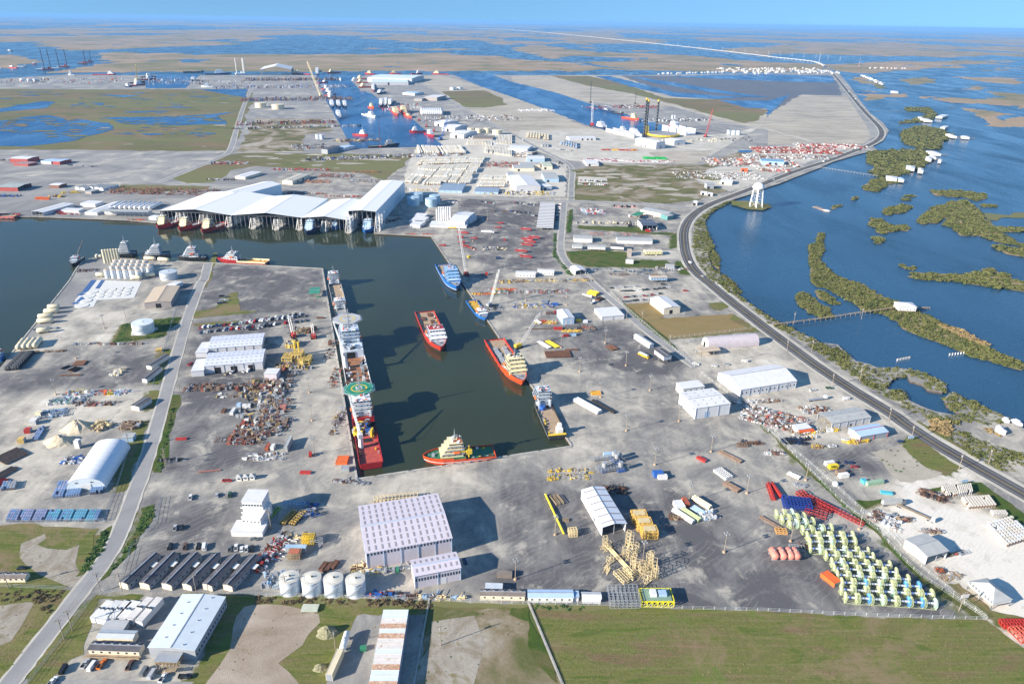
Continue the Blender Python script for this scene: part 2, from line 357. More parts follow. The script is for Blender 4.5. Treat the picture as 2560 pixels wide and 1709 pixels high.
# ---- surfaces on the ground: (name, material, layer, wander, outline)
Z=[
 ('marsh_field',GRASS_BROWN,1,12,'@S -1500,400 -1500,225 @00 0,815 900,822 1900,818 2270,815 2330,900 2230,1130 2150,1330 2080,1385 1400,1383 900,1380 500,1372 0,1372'),
 ('dredge_field',SAND,1,0,'@02 0,700 700,690 1150,700 2349,925 @03 280,870 720,880 900,1150 950,1260 850,1330 450,1310 0,1330 @02 2349,1190 2000,1130 1500,980 700,940 400,850 0,740'),
 ('levee_grass',GRASS_BROWN,2,8,'@02 350,695 700,700 1000,760 1400,900 1700,910 1900,915 2349,1010 2250,1110 2100,1130 1500,960 1100,860 700,790'),
 ('mud_flat',MUD,2,10,'@02 1000,695 1400,700 2349,690 @03 560,690 640,760 680,880 300,868 0,1050 @02 2340,1080 2330,1000 1900,915 1500,890'),
 ('bare_field',SAND,2,5,'@01 1700,690 2050,790 2349,890 @02 200,960 640,1150 900,1220 800,1290 0,1260 @01 2349,1250 1960,1010 1500,760 1450,700'),
 ('green_field',GRASS_BROWN,3,10,'@01 1700,840 2100,830 2250,900 2300,960 2100,990 1900,980'),
 ('dry_field',SCRUB,2,6,'@01 60,1090 600,1090 720,1200 440,1240 430,1390 0,1395 @00 2180,1390 2349,1080'),
 ('weedy_field',GRASS_BROWN,2,7,'@10 1560,350 1780,255 2120,130 2349,115 @11 0,110 400,120 900,130 1400,130 1440,150 1320,260 1180,370 1000,300 700,290 0,240 @10 2150,270 1960,390 1700,400'),
 ('parking_field',GRAVEL,1,5,'@10 -100,100 1400,105 2080,115 1900,190 1480,370 900,350 0,300'),
 ('wet_grass_field',SCRUB,2,7,'@12 600,260 870,220 1300,225 1750,225 1830,190 2100,100 2349,110 2300,180 1900,230 1690,330 1700,380 1800,420 2000,460 1700,545 1450,580 1000,560 580,545'),
 ('dirt_field',SAND,3,5,'@12 1250,110 1850,95 1700,220 1430,215 1280,150'),
 ('grey_pier_lot',GRAVEL_PALE,2,0,'@02 80,1200 900,1180 1500,1250 2000,1230 2300,1150 1820,1430 380,1440 0,1300'),
 ('car_park',GRAVEL_PALE,2,3,'@22 900,60 1650,10 1760,110 1700,150 1550,160 1430,140 1270,170 1270,205 1020,210 880,90'),
 ('tan_lawn',GRASS_TAN,2,2,'@22 1040,225 1260,205 1390,330 1380,350 1900,320 2020,305 2230,460 1440,540'),
 ('verge',GRASS_DRY,2,2,'@22 2030,310 2280,470 2250,480 2000,360'),
 ('verge',GRASS_DRY,2,2,'@22 1800,215 1960,200 1970,250 1900,275 1850,260'),
 ('grass_lot',GRASS_GREEN,3,3,'@12 610,785 1200,800 1180,740 1260,850 1490,850 1440,870 1280,860 610,810'),
 ('grass_lot',GRASS_GREEN,3,3,'@12 500,1020 800,1010 1060,1030 1060,1100 1420,1105 1500,1150 1280,1170 700,1160 560,1120'),
 ('bare_patch',GRAVEL_PALE,4,3,'@12 1070,1040 1260,1000 1500,1020 1560,1090 1250,1090 1080,1080'),
 ('verge',GRASS_GREEN,3,2,'@12 500,850 530,640 560,640 540,850'),
 ('verge',GRASS_GREEN,3,3,'@12 1470,870 1520,840 1530,980 1450,1000'),
 ('verge',GRASS_GREEN,3,3,'@12 1510,1110 1560,1120 1640,1240 1560,1230 1500,1150'),
 ('verge',GRASS_DRY,3,3,'@12 2010,560 2150,560 2349,585 2380,612 2300,645 2160,632 2010,592'),
 # left yards
 ('dark_yard',ASPH_LOT,1,5,'@10 2000,1150 2349,1160 @11 600,1185 650,1468 @21 660,60 640,240 0,300 @20 1780,340 1830,260 1900,110'),
 ('dark_yard',ASPH_LOT,1,4,'@20 0,880 1400,640 1480,660 1370,980 400,1010 0,1200'),
 ('sandy_yard',GRAVEL_PALE,1,6,'@20 640,20 740,130 660,240 900,260 1300,300 1160,380 1040,560 560,620 120,640 500,200'),
 ('sandy_yard',GRAVEL_PALE,1,6,'@20 0,1100 400,1030 1380,990 1390,1200 1280,1240 @30 1130,110 800,180 630,560 470,700 0,820'),
 ('dark_yard',ASPH_LOT,2,5,'@20 1760,380 2349,350 @21 600,300 200,440 210,900 @31 200,420 0,470 @30 1500,470 1570,200 @20 1650,1040 1720,960 1760,520'),
 ('levee_ring',GRASS_GREEN,3,2,'@20 1140,400 1260,380 1400,360 1660,340 1650,390 1530,470 1500,520 1050,570 1090,480'),
 ('dirt_pad',GRAVEL_PALE,4,2,'@20 1190,480 1250,390 1400,390 1440,450 1330,510 1200,510'),
 ('verge',GRASS_GREEN,2,2.5,'@20 1570,1060 1650,1050 1640,1130 1560,1468 @30 1480,485 1410,480 1380,440 1440,280 1480,60 @20 1480,1400'),
 ('verge',GRASS_DRY,2,2,'@20 1370,1010 1460,1010 1440,1180 1320,1190'),
 ('ditch_verge',GRASS_DRY,2,2,'@30 1270,0 1370,0 1330,140 1200,580 1130,660 1070,660 1110,400 1230,120'),
 ('verge',GRASS_DRY,2,2,'@20 1480,640 1580,640 1500,880 1450,960 1400,950 1430,780'),
 ('verge',GRASS_DRY,3,3,'@20 1860,70 1900,-100 1960,-250 2000,-250 1930,0 1900,70'),
 ('verge',GRASS_DRY,3,3,'@20 1780,350 1800,290 2000,260 2080,150 2140,110 2190,110 2200,280 2349,280 2349,300 1990,320'),
 ('verge',GRASS_DRY,3,3,'@20 1760,400 2349,370 2349,385 1800,420'),
 ('grass_lot',GRASS_DRY,2,4,'@40 0,20 180,20 940,40 880,120 700,480 690,490 620,570 560,600 0,590 -400,560 -400,30'),
 ('bare_patch',BARE,3,7,'@40 200,190 390,100 400,130 330,200 420,240 620,250 760,190 620,400 740,520 690,570 600,500 400,430 200,380 170,300'),
 ('verge',GRASS_GREEN,3,2,'@40 940,60 1060,0 1040,80 980,220 800,450 700,490 780,370 900,180'),
 ('verge',GRASS_GREEN,3,2,'@30 1290,800 1420,770 1400,900 1260,1140 1080,1340 940,1468 930,1450 1150,1200 1270,950'),
 ('grass_lot',GRASS_DRY,2,4,'@40 -400,610 590,600 690,600 560,790 400,1000 200,1260 0,1468 -100,1700 -500,1700'),
 ('bare_patch',BARE,3,7,'@40 -200,900 0,750 300,700 380,740 200,930 80,1050 -200,1200'),
 ('grass_lot',GRASS_DRY,2,3,'@40 890,640 1300,650 1270,690 920,690 800,860 800,950 770,1200 620,1260 420,1468 250,1700 180,1468 380,1200'),
 ('car_park',GRAVEL_PALE,3,3,'@40 620,1270 790,1240 1240,1230 1400,1180 1850,1200 1760,1468 1650,1700 300,1700 420,1440'),
 ('grass_lot',GRASS_DRY,2,3,'@40 1640,650 2349,645 @41 1000,690 1590,700 1450,1468 1380,1720 @41 0,1720 @40 1750,1468 1900,1200 2000,900 2040,660'),
 ('bare_field',PLOW,3,4,'@40 2320,740 @41 250,740 560,830 580,900 430,1120 250,1250 400,1468 380,1700 -80,1700 @40 1900,1468 2080,1150 2240,760'),
 ('container_lot',ASPH_GREY,4,2,'@41 930,840 1560,830 1460,1468 1400,1700 560,1700 650,1468 760,1150'),
 ('grass_lot',GRASS_DRY,3,3,'@41 1000,690 1590,700 1570,830 930,840 900,760'),
 ('bare_field',SCRUB,3,3,'@41 1600,760 2349,800 @42 180,900 450,1468 520,1700 @41 1400,1700 1470,1468'),
 ('bare_patch',BARE,4,9,'@41 1620,830 2000,840 2050,1100 2030,1468 1990,1700 1400,1700 1480,1400'),
 ('grass_verge',GRASS_GREEN,5,2,'@42 0,780 140,760 170,860 330,1150 420,1468 370,1468 170,1170 150,900 0,830'),
 ('field',GRASS_DRY,2,1,'@42 170,730 1540,775 2349,800 @43 1000,860 2000,880 2349,1150 @S 2750,1709 2750,1990 1480,1990 @42 450,1468 300,1050'),
 ('ditch_verge',GRASS_BROWN,4,2,'@41 0,670 1000,700 1590,710 @42 0,730 400,740 900,750 900,790 300,800 0,770 @41 1600,770 900,740 0,720'),
 # right yards
 ('dark_yard',ASPH_LOT,1,6,'@32 0,640 400,560 1300,600 1900,700 2349,900 @33 700,1000 1400,1330 1980,850 @43 2000,870 1000,855 0,800 @42 1540,770 0,720 @31 1850,1400 2250,1300 2300,700'),
 ('dark_yard',ASPH_LOT,1,6,'@11 2349,560 @12 300,580 500,600 420,830 380,1060 430,1160 0,1200 @11 1900,1000 1850,700 1900,530'),
 ('dark_yard',ASPH_LOT,1,6,'@22 250,380 1100,400 1600,780 1500,900 500,740 300,560'),
 ('pale_yard',GRAVEL_PALE,1,6,'@22 1460,570 1700,490 2270,490 2349,560 @23 100,640 250,720 1200,1360 1250,1468 @33 1250,120 930,300 1200,580 1000,700 680,560 300,330 @22 2349,1280 2150,1150 1620,780'),
 ('dark_yard',ASPH_LOT,2,4,'@33 270,240 700,240 880,200 1180,150 1250,210 940,280 1180,550 870,560 500,380 260,290'),
 ('dirt_lot',SAND,3,3,'@33 930,290 1240,220 1460,380 1680,470 1480,530 1230,560 1190,530'),
 ('grass_lot',GRASS_DRY,4,2,'@33 1270,150 1350,150 1780,440 1690,480 1650,500 1450,440 1330,330 1220,240'),
 ('verge',GRASS_GREEN,3,2,'@33 800,740 1060,715 1110,740 1060,760 880,810'),
 ('ditch_verge',GRASS_GREEN,4,1.6,'@22 1020,210 1060,250 1400,520 1700,800 1680,810 1380,560 1030,250'),
 ('ditch_verge',GRASS_GREEN,4,1.6,'@22 2130,1180 2349,1380 @33 0,80 300,370 520,580 720,780 1000,980 1200,1220 @43 1500,540 1700,660 1950,860 1880,870 1700,730 1450,560 1100,230 @33 1000,1040 700,800 500,600 250,380 0,110 @22 2349,1420'),
 ('white_yard',WHITE_GROUND,2,3,'@33 860,880 1040,800 1250,730 1130,600 1420,600 1780,500 1860,560 1440,620 1400,680 1450,760 1800,760 2100,870 2349,1020 @S 2700,1330 2700,1500 @43 2349,1140 2050,870 1800,640 1560,420 @33 1300,1120'),
 ('grass_lot',GRASS_DRY,3,2,'@43 1640,540 1760,540 2050,800 2260,830 2349,860 2349,1000 2050,870 1830,700'),
 ('verge',GRASS_GREEN,3,2,'@33 1400,660 1600,600 1860,565 1960,570 2349,860 2349,960 2200,880 2050,730 1900,640 1600,640 1440,680'),
 ('verge',GRASS_DRY,2,2,'@33 1360,0 1650,150 1940,350 2120,500 2349,640 2349,600 2150,480 1700,330 1400,80'),
 ('sandy_clearing',GRAVEL_PALE,3,4,'@23 1690,1350 1920,1310 1960,1290 2100,1330 2349,1420 @33 2349,200 2100,160 1750,100'),
 ('pale_yard',GRAVEL_PALE,3,4,'@33 2190,490 2349,400 @S 2700,1130 2700,1260 @33 2349,560'),
 ('red_yard_ground',GRAVEL_PALE,2,4,'@13 -200,130 0,90 450,30 800,60 560,130 0,345 @12 2349,375 2000,470 1790,400 1680,360 1800,270 2000,230 2100,150'),
 ('farm_lot',GRAVEL_PALE,3,0,'@12 610,335 870,345 880,420 600,410'),
 ('container_lot_ground',WHITE_GROUND,1,4,'@11 1420,150 1480,60 1900,-40 2349,-30 @12 60,60 300,190 500,220 490,520 0,520 @11 1400,500 1360,340'),
 ('strip_lot',WHITE_GROUND,2,3,'@12 400,150 1240,115 1430,215 900,215 520,190'),
 ('dark_yard',ASPH_LOT,2,4,'@30 1290,700 2200,640 2260,700 2120,1080 1400,1180 1290,1330 @40 1080,560 2300,600 2300,200 1400,180'),
 ('quay_apron',GRAVEL_PALE,2,0,'@31 930,548 1500,445 2349,285 @32 545,248 560,280 0,360 @31 1500,520 1000,600'),
 ('pipe_yard_ground',GRASS_BROWN,2,4,'@10 1100,410 1950,420 1900,450 1500,470 1050,470'),
]
TONE=[]
for k,(nm,mt,lay,amp,s) in enumerate(Z):
 pl=PT(s)
 if mt in(ASPH_LOT,GRAVEL_PALE,WHITE_GROUND) and not(nm in('bare_patch','dirt_pad')) and min(p.y for p in pl)<1150:
  TONE.append((pl,{ASPH_LOT:.14,GRAVEL_PALE:.8,WHITE_GROUND:1.3,GRAVEL:.55}[mt],nm));continue
 sheet(nm,PT(s),.03*lay+.0007*k,mt,amp,k)
FIELDS=[PT(s) for nm,mt,lay,amp,s in Z if mt in(GRASS_DRY,GRASS_GREEN,GRASS_BROWN,GRASS_TAN,SCRUB)]
YARD_GRID=True
# canals, ponds and basins that lie too far off to show a bank
PONDS=[
 (0,'@01 560,690 1000,690 870,740 960,830 1060,860 1110,900 1250,1000 1430,1090 1720,1340 1300,1355 880,1365 760,1130 640,920 550,700'),
 (4,'@01 1810,686 2050,790 2349,890 @02 300,1000 660,1140 870,1200 1180,1270 1420,1230 1420,1170 1300,1120 1000,1040 640,930 400,850 0,755 @01 2160,686'),
 (10,'@00 -900,1180 0,1110 200,1080 400,1060 560,1080 620,1110 700,1095 1000,1130 1050,1190 850,1240 700,1290 400,1330 200,1350 0,1340 -900,1350'),
 (8,'@00 -900,1030 0,1000 200,960 400,930 490,940 440,990 0,1030'),
 (8,'@00 960,1080 1600,1070 1900,1050 2180,1025 2000,1060 2080,1140 1600,1150 1100,1130'),
 (6,'@00 1830,820 2270,818 2250,895 2100,870'),
 (6,'@00 880,870 1290,878 1130,895'),(6,'@00 850,960 950,945 950,970'),
 (0,'@00 1440,690 1830,690 1700,810 1340,812 1330,740'),
 (8,'@02 760,700 900,700 1500,850 1900,880 2200,890 1850,910 1500,890 1100,800'),
 (8,'@02 1080,700 1500,760 2100,860 2349,890 2200,895 1700,830 1300,760'),
 (8,'@02 1400,700 2349,680 @03 590,700 610,760 0,745 @02 1800,720'),
 (6,'@02 1900,925 2349,925 @03 200,870 0,1060 @02 2340,1000 2150,990'),
 (8,'@03 -900,990 100,960 230,870 190,880'),
 (4,'@12 2070,95 2200,95 2180,120 2080,115'),
]
for k,(amp,s) in enumerate(PONDS):
 pts=PT(s)
 if k==13:continue
 sheet('canal' if k<2 else 'pond',pts,.3+.01*k,W_FAR if k else W_FAR,amp,90+k)
# ragged little pools and reed islets of the left marsh
def blobs(name,s,n,r0,r1,mat,z,seed,squash=1.0):
 P=PT(s);rr=random.Random(seed);mb=MB();xs=[p.x for p in P];ys=[p.y for p in P];k=0
 while k<n:
  x,y=rr.uniform(min(xs),max(xs)),rr.uniform(min(ys),max(ys))
  if not inside(np.array([x]),np.array([y]),P)[0]:continue
  k+=1;r_=rr.uniform(r0,r1)*rr.choice([.5,.7,1,1]);m=14;a0=rr.uniform(0,6);el=rr.uniform(1.4,3.2)
  mb.add([(x+r_*el*math.cos(2*math.pi*i/m)*rr.uniform(.6,1.2),y+r_*math.sin(2*math.pi*i/m)*rr.uniform(.6,1.2)+.3*r_*math.sin(a0+i),k*.0008) for i in range(m)]+[(x,y,k*.0008)],[(i,(i+1)%m,m) for i in range(m)],mat)
 o=part(name,mb,None,(0,0,z));o['kind']='structure'
BLOBS=[('pond','@00 0,840 2200,830 2150,1010 1000,1060 0,990',46,5,18,W_FAR,.5,1),('pond','@00 900,1060 2000,1160 1900,1260 1100,1230',34,4,12,W_FAR,.5,2),('marsh_islet','@00 0,1100 560,1080 1000,1130 1050,1190 700,1300 0,1220',60,4,12,GRASS_BROWN,.62,3),('marsh_islet','@00 1000,1080 2000,1050 2050,1140 1200,1145',40,3,10,GRASS_BROWN,.62,4),('weed_patch','@00 0,850 2200,840 2100,1370 0,1360',60,10,40,MARSH2,.2,5),('bare_islet','@00 1000,880 2200,880 2100,1370 900,1360',8,6,14,SAND,.66,6),('weed_patch','@11 0,120 900,130 1400,140 1200,360 0,240',26,5,16,MARSH2,.2,7),('bare_islet','@11 0,120 900,130 1400,140 1000,300 0,240',20,5,14,SAND,.3,8),('weed_patch','@12 620,240 1700,230 1900,420 1600,570 600,540',40,5,18,MARSH2,.2,9),('bare_islet','@12 620,240 1700,230 1900,420 1600,570 900,540',26,4,15,SAND,.25,10)]
for s,w in(('@40 1090,100 1040,240 900,470 650,780 330,1200 60,1560',2),('@30 1240,100 1200,330 1060,660',2.5),('@02 2349,1030 2250,1130 1950,1330 1800,1468',6),('@22 1740,10 1990,230 @23 0,540 500,900',1.5)):
 pass
# ---- roads
ribbon('highway_shoulder',HWY,-11,9,.16,GRAVEL_PALE,amp=.5)
ribbon('highway_asphalt',HWY,-6.6,6.0,.2,ASPHALT)
for nm,a,b,mt in(('edge_line',-4.3,-4.0,GUIDE_WHITE),('edge_line',4.0,4.3,GUIDE_WHITE),('centre_line',-.35,-.1,GUIDE_YELLOW),('centre_line',.1,.35,GUIDE_YELLOW)):
 ribbon(nm,HWY,a,b,.23,mt)
ribbon('guard_strip',HWY,-10.2,-9.7,.3,CONC)
def road(name,s,w,mat,z=.17,line=None,shoulder=2.0):
 ln=smooth(PT(s))
 if mat in(GRAVEL_PALE,WHITE_GROUND) and ln[0].y<1000:TONE.append((offset(ln,-w/2)+offset(ln,w/2)[::-1],.74 if mat is GRAVEL_PALE else 1.3,name));return ln
 if shoulder:ribbon(name+'_shoulder',ln,-w/2-shoulder,w/2+shoulder,z-.03,GRAVEL_PALE,amp=.4)
 ribbon(name,ln,-w/2,w/2,z,mat)
 if line:ribbon('centre_line',ln,-.12,.12,z+.03,line)
 return ln
RD_L=road('access_road','@10 1910,1130 1870,1300 @20 1850,0 1760,230 1680,480 1590,800 1505,1100 1420,1400 @30 1380,250 1310,480 1230,680 1170,850 @40 1110,50 1060,170 1000,270 880,450 700,670 550,870 380,1080 230,1280 90,1450 -80,1690',8,ROAD,shoulder=1.2)
RD_M=road('main_road','@10 -400,310 0,330 600,352 1200,378 1450,390 1950,422 @11 0,425 500,462 1000,492 1850,520 2349,548 @12 540,562 1000,582 1400,602 1720,632',9,ROAD,.172)
road('marsh_road','@00 2345,720 2240,960 2170,1180 2120,1380 @10 2050,150 1750,270 1470,385',10,ROAD,.174)
road('canal_road','@12 540,560 545,400 560,260 480,190 350,130 100,0 @01 2349,1225 1930,1010 1650,830 1450,720',8,ROAD,.176)
road('gate_road','@12 480,575 460,780 440,1000 475,1090 560,1190 700,1280 830,1400 @22 1000,250 1250,480 1480,640 1690,800',7,ROAD,.178)
road('yard_road','@30 1290,540 1500,545 2000,505 2349,480 @31 0,475 300,440 520,420',7,GRAVEL_PALE,.18,shoulder=1)
road('yard_road','@30 1250,680 1700,650 2349,590 @31 300,590 700,625 1100,640 1700,570 2349,440 @32 300,390',10,GRAVEL_PALE,.182,shoulder=1)
road('yard_road','@20 1700,380 1900,340 2349,315 @21 300,290 640,240',7,GRAVEL_PALE,.184,shoulder=1)
road('white_road','@33 1180,560 1400,590 1700,530 1850,470 1950,500',14,WHITE_GROUND,.186,shoulder=0)
road('field_lane','@01 430,1390 0,1400 @00 2150,1400',8,GRAVEL_PALE,.188,shoulder=0)
road('levee_road','@02 700,790 1100,870 1500,985 2000,1110 2349,1180 @03 0,1190 450,1310',9,GRAVEL_PALE,.34,shoulder=0)
road('slip_road','@21 650,420 600,700 680,1100 @31 700,300 800,560',16,GRAVEL_PALE,.12,shoulder=0)
# long causeway far beyond
cz=smooth(PT('@03 520,612 470,585 400,565 0,525 @02 2349,520 1400,410 280,296 0,278 @01 2349,270 1480,258'))
CW=M('causeway_concrete',(.72,.70,.66),.8)
mb=MB();a,b=offset(cz,-8),offset(cz,8);n=len(cz)
mb.add([(p.x,p.y,7) for p in a+b]+[(p.x,p.y,4.5) for p in a+b],[(i,n+i,n+i+1,i+1) for i in range(n-1)]+[(i,i+1,2*n+i+1,2*n+i) for i in range(n-1)]+[(n+i,3*n+i,3*n+i+1,n+i+1) for i in range(n-1)]+[(2*n+i,2*n+i+1,3*n+i+1,3*n+i) for i in range(n-1)],CW)
cb=thing('causeway','long pale causeway bridge running straight across the blue marsh to the horizon','bridge');part('deck',mb,cb)
mb=MB()
for a_,b_ in zip(cz,cz[1:]):
 L=(b_-a_).length;k=min(40,int(L/60));d=(b_-a_).normalized()
 for q in range(k):
  p=a_.lerp(b_,(q+.5)/k);mb.box(CW,p.x,p.y,-3,2,12,7.4,math.atan2(d.y,d.x))
w=part('pier',mb,cb);w['kind']='stuff'
# ---- far marsh: a real low terrain cut by water
def vnoise(x,y,seed):
 xi=np.floor(x).astype(np.int64);yi=np.floor(y).astype(np.int64);xf=x-xi;yf=y-yi
 def h(a,b):
  n=(a*374761393+b*668265263+seed*974711)&0x7fffffff;n=(n^(n>>13))*1274126177&0x7fffffff
  return((n^(n>>16))&0xffff)/65535.0
 u=xf*xf*(3-2*xf);v=yf*yf*(3-2*yf)
 return(h(xi,yi)*(1-u)+h(xi+1,yi)*u)*(1-v)+(h(xi,yi+1)*(1-u)+h(xi+1,yi+1)*u)*v
def fbm(x,y,seed,o=5):
 s=0;a=.5
 for k in range(o):s=s+a*vnoise(x*2**k,y*2**k,seed+k);a*=.5
 return s
def inside(x,y,poly):
 r=np.zeros(x.shape,bool);n=len(poly);j=n-1
 for i in range(n):
  xi,yi,xj,yj=poly[i].x,poly[i].y,poly[j].x,poly[j].y
  c=((yi>y)!=(yj>y))&(x<(xj-xi)*(y-yi)/((yj-yi) or 1e-9)+xi)
  r^=c;j=i
 return r
gs=2.2;gx=np.arange(-430,800,gs);gy=np.arange(222,1400,gs);GXX,GYY=np.meshgrid(gx,gy)
w1=fbm(GXX/22,GYY/22,5,4)-.5;w2=fbm(GXX/22,GYY/22,15,4)-.5
WX=GXX+w1*26;WY=GYY+w2*26
def blur(a,k,it=3):
 for _ in range(it):
  for ax in(0,1):
   c=np.cumsum(np.concatenate([np.repeat(np.take(a,[0],ax),k,ax),a,np.repeat(np.take(a,[-1],ax),k,ax)],ax),ax)
   n_=a.shape[ax];hi=np.take(c,range(2*k,2*k+n_),ax);lo=np.take(c,range(0,n_),ax);a=(hi-lo)/(2*k)
 return a
tone=np.full(GXX.shape,.53);hard=np.zeros(GXX.shape)
for pl,v,nm in TONE:tone[inside(WX if v<1.2 else GXX,WY if v<1.2 else GYY,pl)]=v
tone=blur(tone,3,2)
grass=np.zeros(GXX.shape)
for pl in FIELDS:grass[inside(GXX,GYY,pl)]=1
grass=blur(grass,2,2)
inl=inside(GXX,GYY,LANDPOLY);ci=inl[:-1,:-1]&inl[1:,:-1]&inl[1:,1:]&inl[:-1,1:]
idx=np.arange(GXX.size).reshape(GXX.shape);qd=np.stack([idx[:-1,:-1],idx[:-1,1:],idx[1:,1:],idx[1:,:-1]],-1)[ci]
used,inv=np.unique(qd,return_inverse=True)
me=bpy.data.meshes.new('yard_surface');co=np.stack([GXX.ravel(),GYY.ravel(),np.zeros(GXX.size)],-1)[used]
me.from_pydata(co.tolist(),[],inv.reshape(-1,4).tolist())
at=me.attributes.new('tone','FLOAT','POINT');at.data.foreach_set('value',tone.ravel()[used].astype(np.float32))
at=me.attributes.new('grass','FLOAT','POINT');at.data.foreach_set('value',grass.ravel()[used].astype(np.float32))
m,n,l,b=nt('yard_gravel');g=n.new('ShaderNodeNewGeometry').outputs['Position']
def attr(nm):
 a=n.new('ShaderNodeAttribute');a.attribute_name=nm;return a.outputs['Fac']
def mth(op,a,b_,c_=None):
 x=n.new('ShaderNodeMath');x.operation=op
 for k,v in enumerate((a,b_,c_)):
  if v is None:continue
  if isinstance(v,(int,float)):x.inputs[k].default_value=v
  else:l.new(v,x.inputs[k])
 return x.outputs[0]
ton=attr('tone');f1=noise(n,l,g,.014,9,.64,1.0);f2=noise(n,l,g,.05,8,.68,.8)
f3=noise(n,l,g,.045,8,.72,1.4,((1,.2,1),DOCK+.35));f4=noise(n,l,g,.04,8,.72,1.4,((1,.16,1),DOCK-1.15))
t=mth('MULTIPLY_ADD',mth('SUBTRACT',f1,.5),1.5,ton);t=mth('MULTIPLY_ADD',mth('SUBTRACT',f2,.5),1.3,t);t=mth('MULTIPLY_ADD',mth('SUBTRACT',f3,.5),.7,t);t=mth('MULTIPLY_ADD',mth('SUBTRACT',f4,.5),.7,t)
o_=ramp(n,l,mth('MULTIPLY',t,.7),[(.0,(.125,.122,.128)),(.16,(.205,.198,.195)),(.32,(.29,.278,.258)),(.5,(.44,.41,.355)),(.68,(.60,.555,.475)),(.9,(.76,.72,.645))])
o_=mixc(n,l,.35,o_,ramp(n,l,noise(n,l,g,.9,5,.8),[(.25,.35),(.7,1.)]),'MULTIPLY')
vo=n.new('ShaderNodeTexNoise');vo.inputs['Scale'].default_value=.11;vo.inputs['Detail'].default_value=6;vo.inputs['Distortion'].default_value=.5;l.new(g,vo.inputs['Vector'])
o_=mixc(n,l,ramp(n,l,vo.outputs['Fac'],[(.62,0.),(.72,.5)]),o_,(.14,.135,.125))
o_=mixc(n,l,ramp(n,l,noise(n,l,g,.05,9,.7,.35),[(.555,0.),(.64,.6)]),o_,(.50,.465,.39))
for ws,dr in((.09,.9),(.13,4.)):
 wv=n.new('ShaderNodeTexWave');wv.inputs['Scale'].default_value=ws;wv.inputs['Distortion'].default_value=14;wv.inputs['Detail'].default_value=3;wv.inputs['Detail Scale'].default_value=.35;mp=n.new('ShaderNodeMapping');mp.inputs['Rotation'].default_value=(0,0,dr);l.new(g,mp.inputs[0]);l.new(mp.outputs[0],wv.inputs['Vector'])
 o_=mixc(n,l,mth('MULTIPLY',ramp(n,l,wv.outputs['Fac'],[(.0,.22),(.06,0.)]),ramp(n,l,noise(n,l,g,.03,3),[(.45,0.),(.55,1.)])),o_,(.55,.52,.46) if dr<1 else(.16,.16,.165))
gf=mth('MULTIPLY_ADD',mth('SUBTRACT',noise(n,l,g,.12,6,.7),.5),1.6,attr('grass'))
gc=ramp(n,l,noise(n,l,g,.03,6,.6),[(.3,(.17,.14,.07)),(.55,(.12,.13,.04)),(.7,(.07,.12,.03))])
o_=mixc(n,l,ramp(n,l,gf,[(.28,0.),(.6,1.)]),o_,gc)
l.new(o_,b.inputs['Base Color']);b.inputs['Roughness'].default_value=.95;b.inputs['Specular IOR Level'].default_value=.1
me.materials.append(m);setting(link('yard_surface',me,None,(0,0,.012)))
LANDS=['@00 300,400 420,380 1000,372 1900,362 2349,330 @01 240,325 760,352 0,400 @00 1700,425 1300,440 700,465 480,440',
 '@00 850,500 1100,470 1500,490 1900,497 2349,497 @01 900,495 1700,490 2200,515 2349,540 @02 500,575 1100,640 700,648 0,650 @01 0,650 @00 1900,648 1200,655 700,665 480,665 800,600 920,560 930,530',
 '@00 -900,500 0,485 200,500 350,570 100,620 -900,640','@00 900,290 2000,278 2349,275 @01 400,275 800,262 1400,260 1000,290 300,300 @00 2200,315 1700,352 300,360 0,362 -900,380 -900,300 0,285 300,300 1000,320 1500,290',
 '@00 -900,170 0,160 2349,165 @01 1400,200 700,240 0,235 @00 1500,208 600,215 0,250 -900,260','@01 1480,330 1900,325 2349,375 @02 300,420 800,480 1500,500 2349,570 @03 580,590 640,640 @02 2349,660 1100,640 500,560 1100,560 1110,530 500,510 420,540 0,460 @01 2349,430 1900,360',
 '@02 560,390 700,400 800,450 650,440','@02 860,370 2349,480 2349,520 1400,410','@01 1580,370 1700,380 1580,385','@01 1350,445 1700,440 2080,455 1500,460','@01 0,325 220,320 230,345 0,350','@01 940,440 1300,440 1000,455',
 '@02 1000,450 1450,460 1200,475 1000,470','@02 1200,330 2349,380 @03 1500,400 1000,410 0,360','@03 0,410 900,430 1050,450 1100,465 1900,480 2150,500 1700,530 1150,515 400,495 0,495 @02 1900,460','@03 560,590 1700,555 2349,560 2349,575 1300,610 2000,600 1400,640 1000,680 640,655',
 '@03 1500,690 2349,720 2349,785 2000,755 1700,712','@03 1160,720 1350,700 1590,740 1560,765 1300,780 1240,750','@03 1800,810 2030,790 1950,822','@03 1370,885 1580,885 1600,900 1500,912','@03 1600,920 1750,895 1950,905 2090,880 1990,840 2200,850 2349,860 2700,900 2700,1010 2349,1000 2250,970 2100,960 1900,950 1700,950',
 '@03 1820,1000 2000,1020 2290,1045 2100,1060 2130,1110 2349,1060 2700,1080 2700,1160 2349,1150 1850,1140 1990,1110 1920,1050','@03 850,870 1050,850 1200,850 1230,885 1050,900 960,930 900,940','@03 800,710 900,700 1060,790 1070,820 950,790','@03 860,820 1000,830 950,845',
 '@03 1650,985 1750,990 1700,1000','@03 1900,650 2349,600 2100,640']
az=np.linspace(R(40),R(140),820);dist=np.concatenate([np.geomspace(1450,12000,250),np.geomspace(12300,88000,90)])
A,D=np.meshgrid(az,dist);X=D*np.cos(A);Y=D*np.sin(A)
wx=X+(fbm(X/180,Y/180,3)-.5)*160*np.clip(D/5000,.35,3);wy=Y+(fbm(X/180,Y/180,9)-.5)*260*np.clip(D/3000,.4,4)
land=np.zeros(X.shape,bool)
for s in LANDS:land|=inside(wx,wy,PT(s))
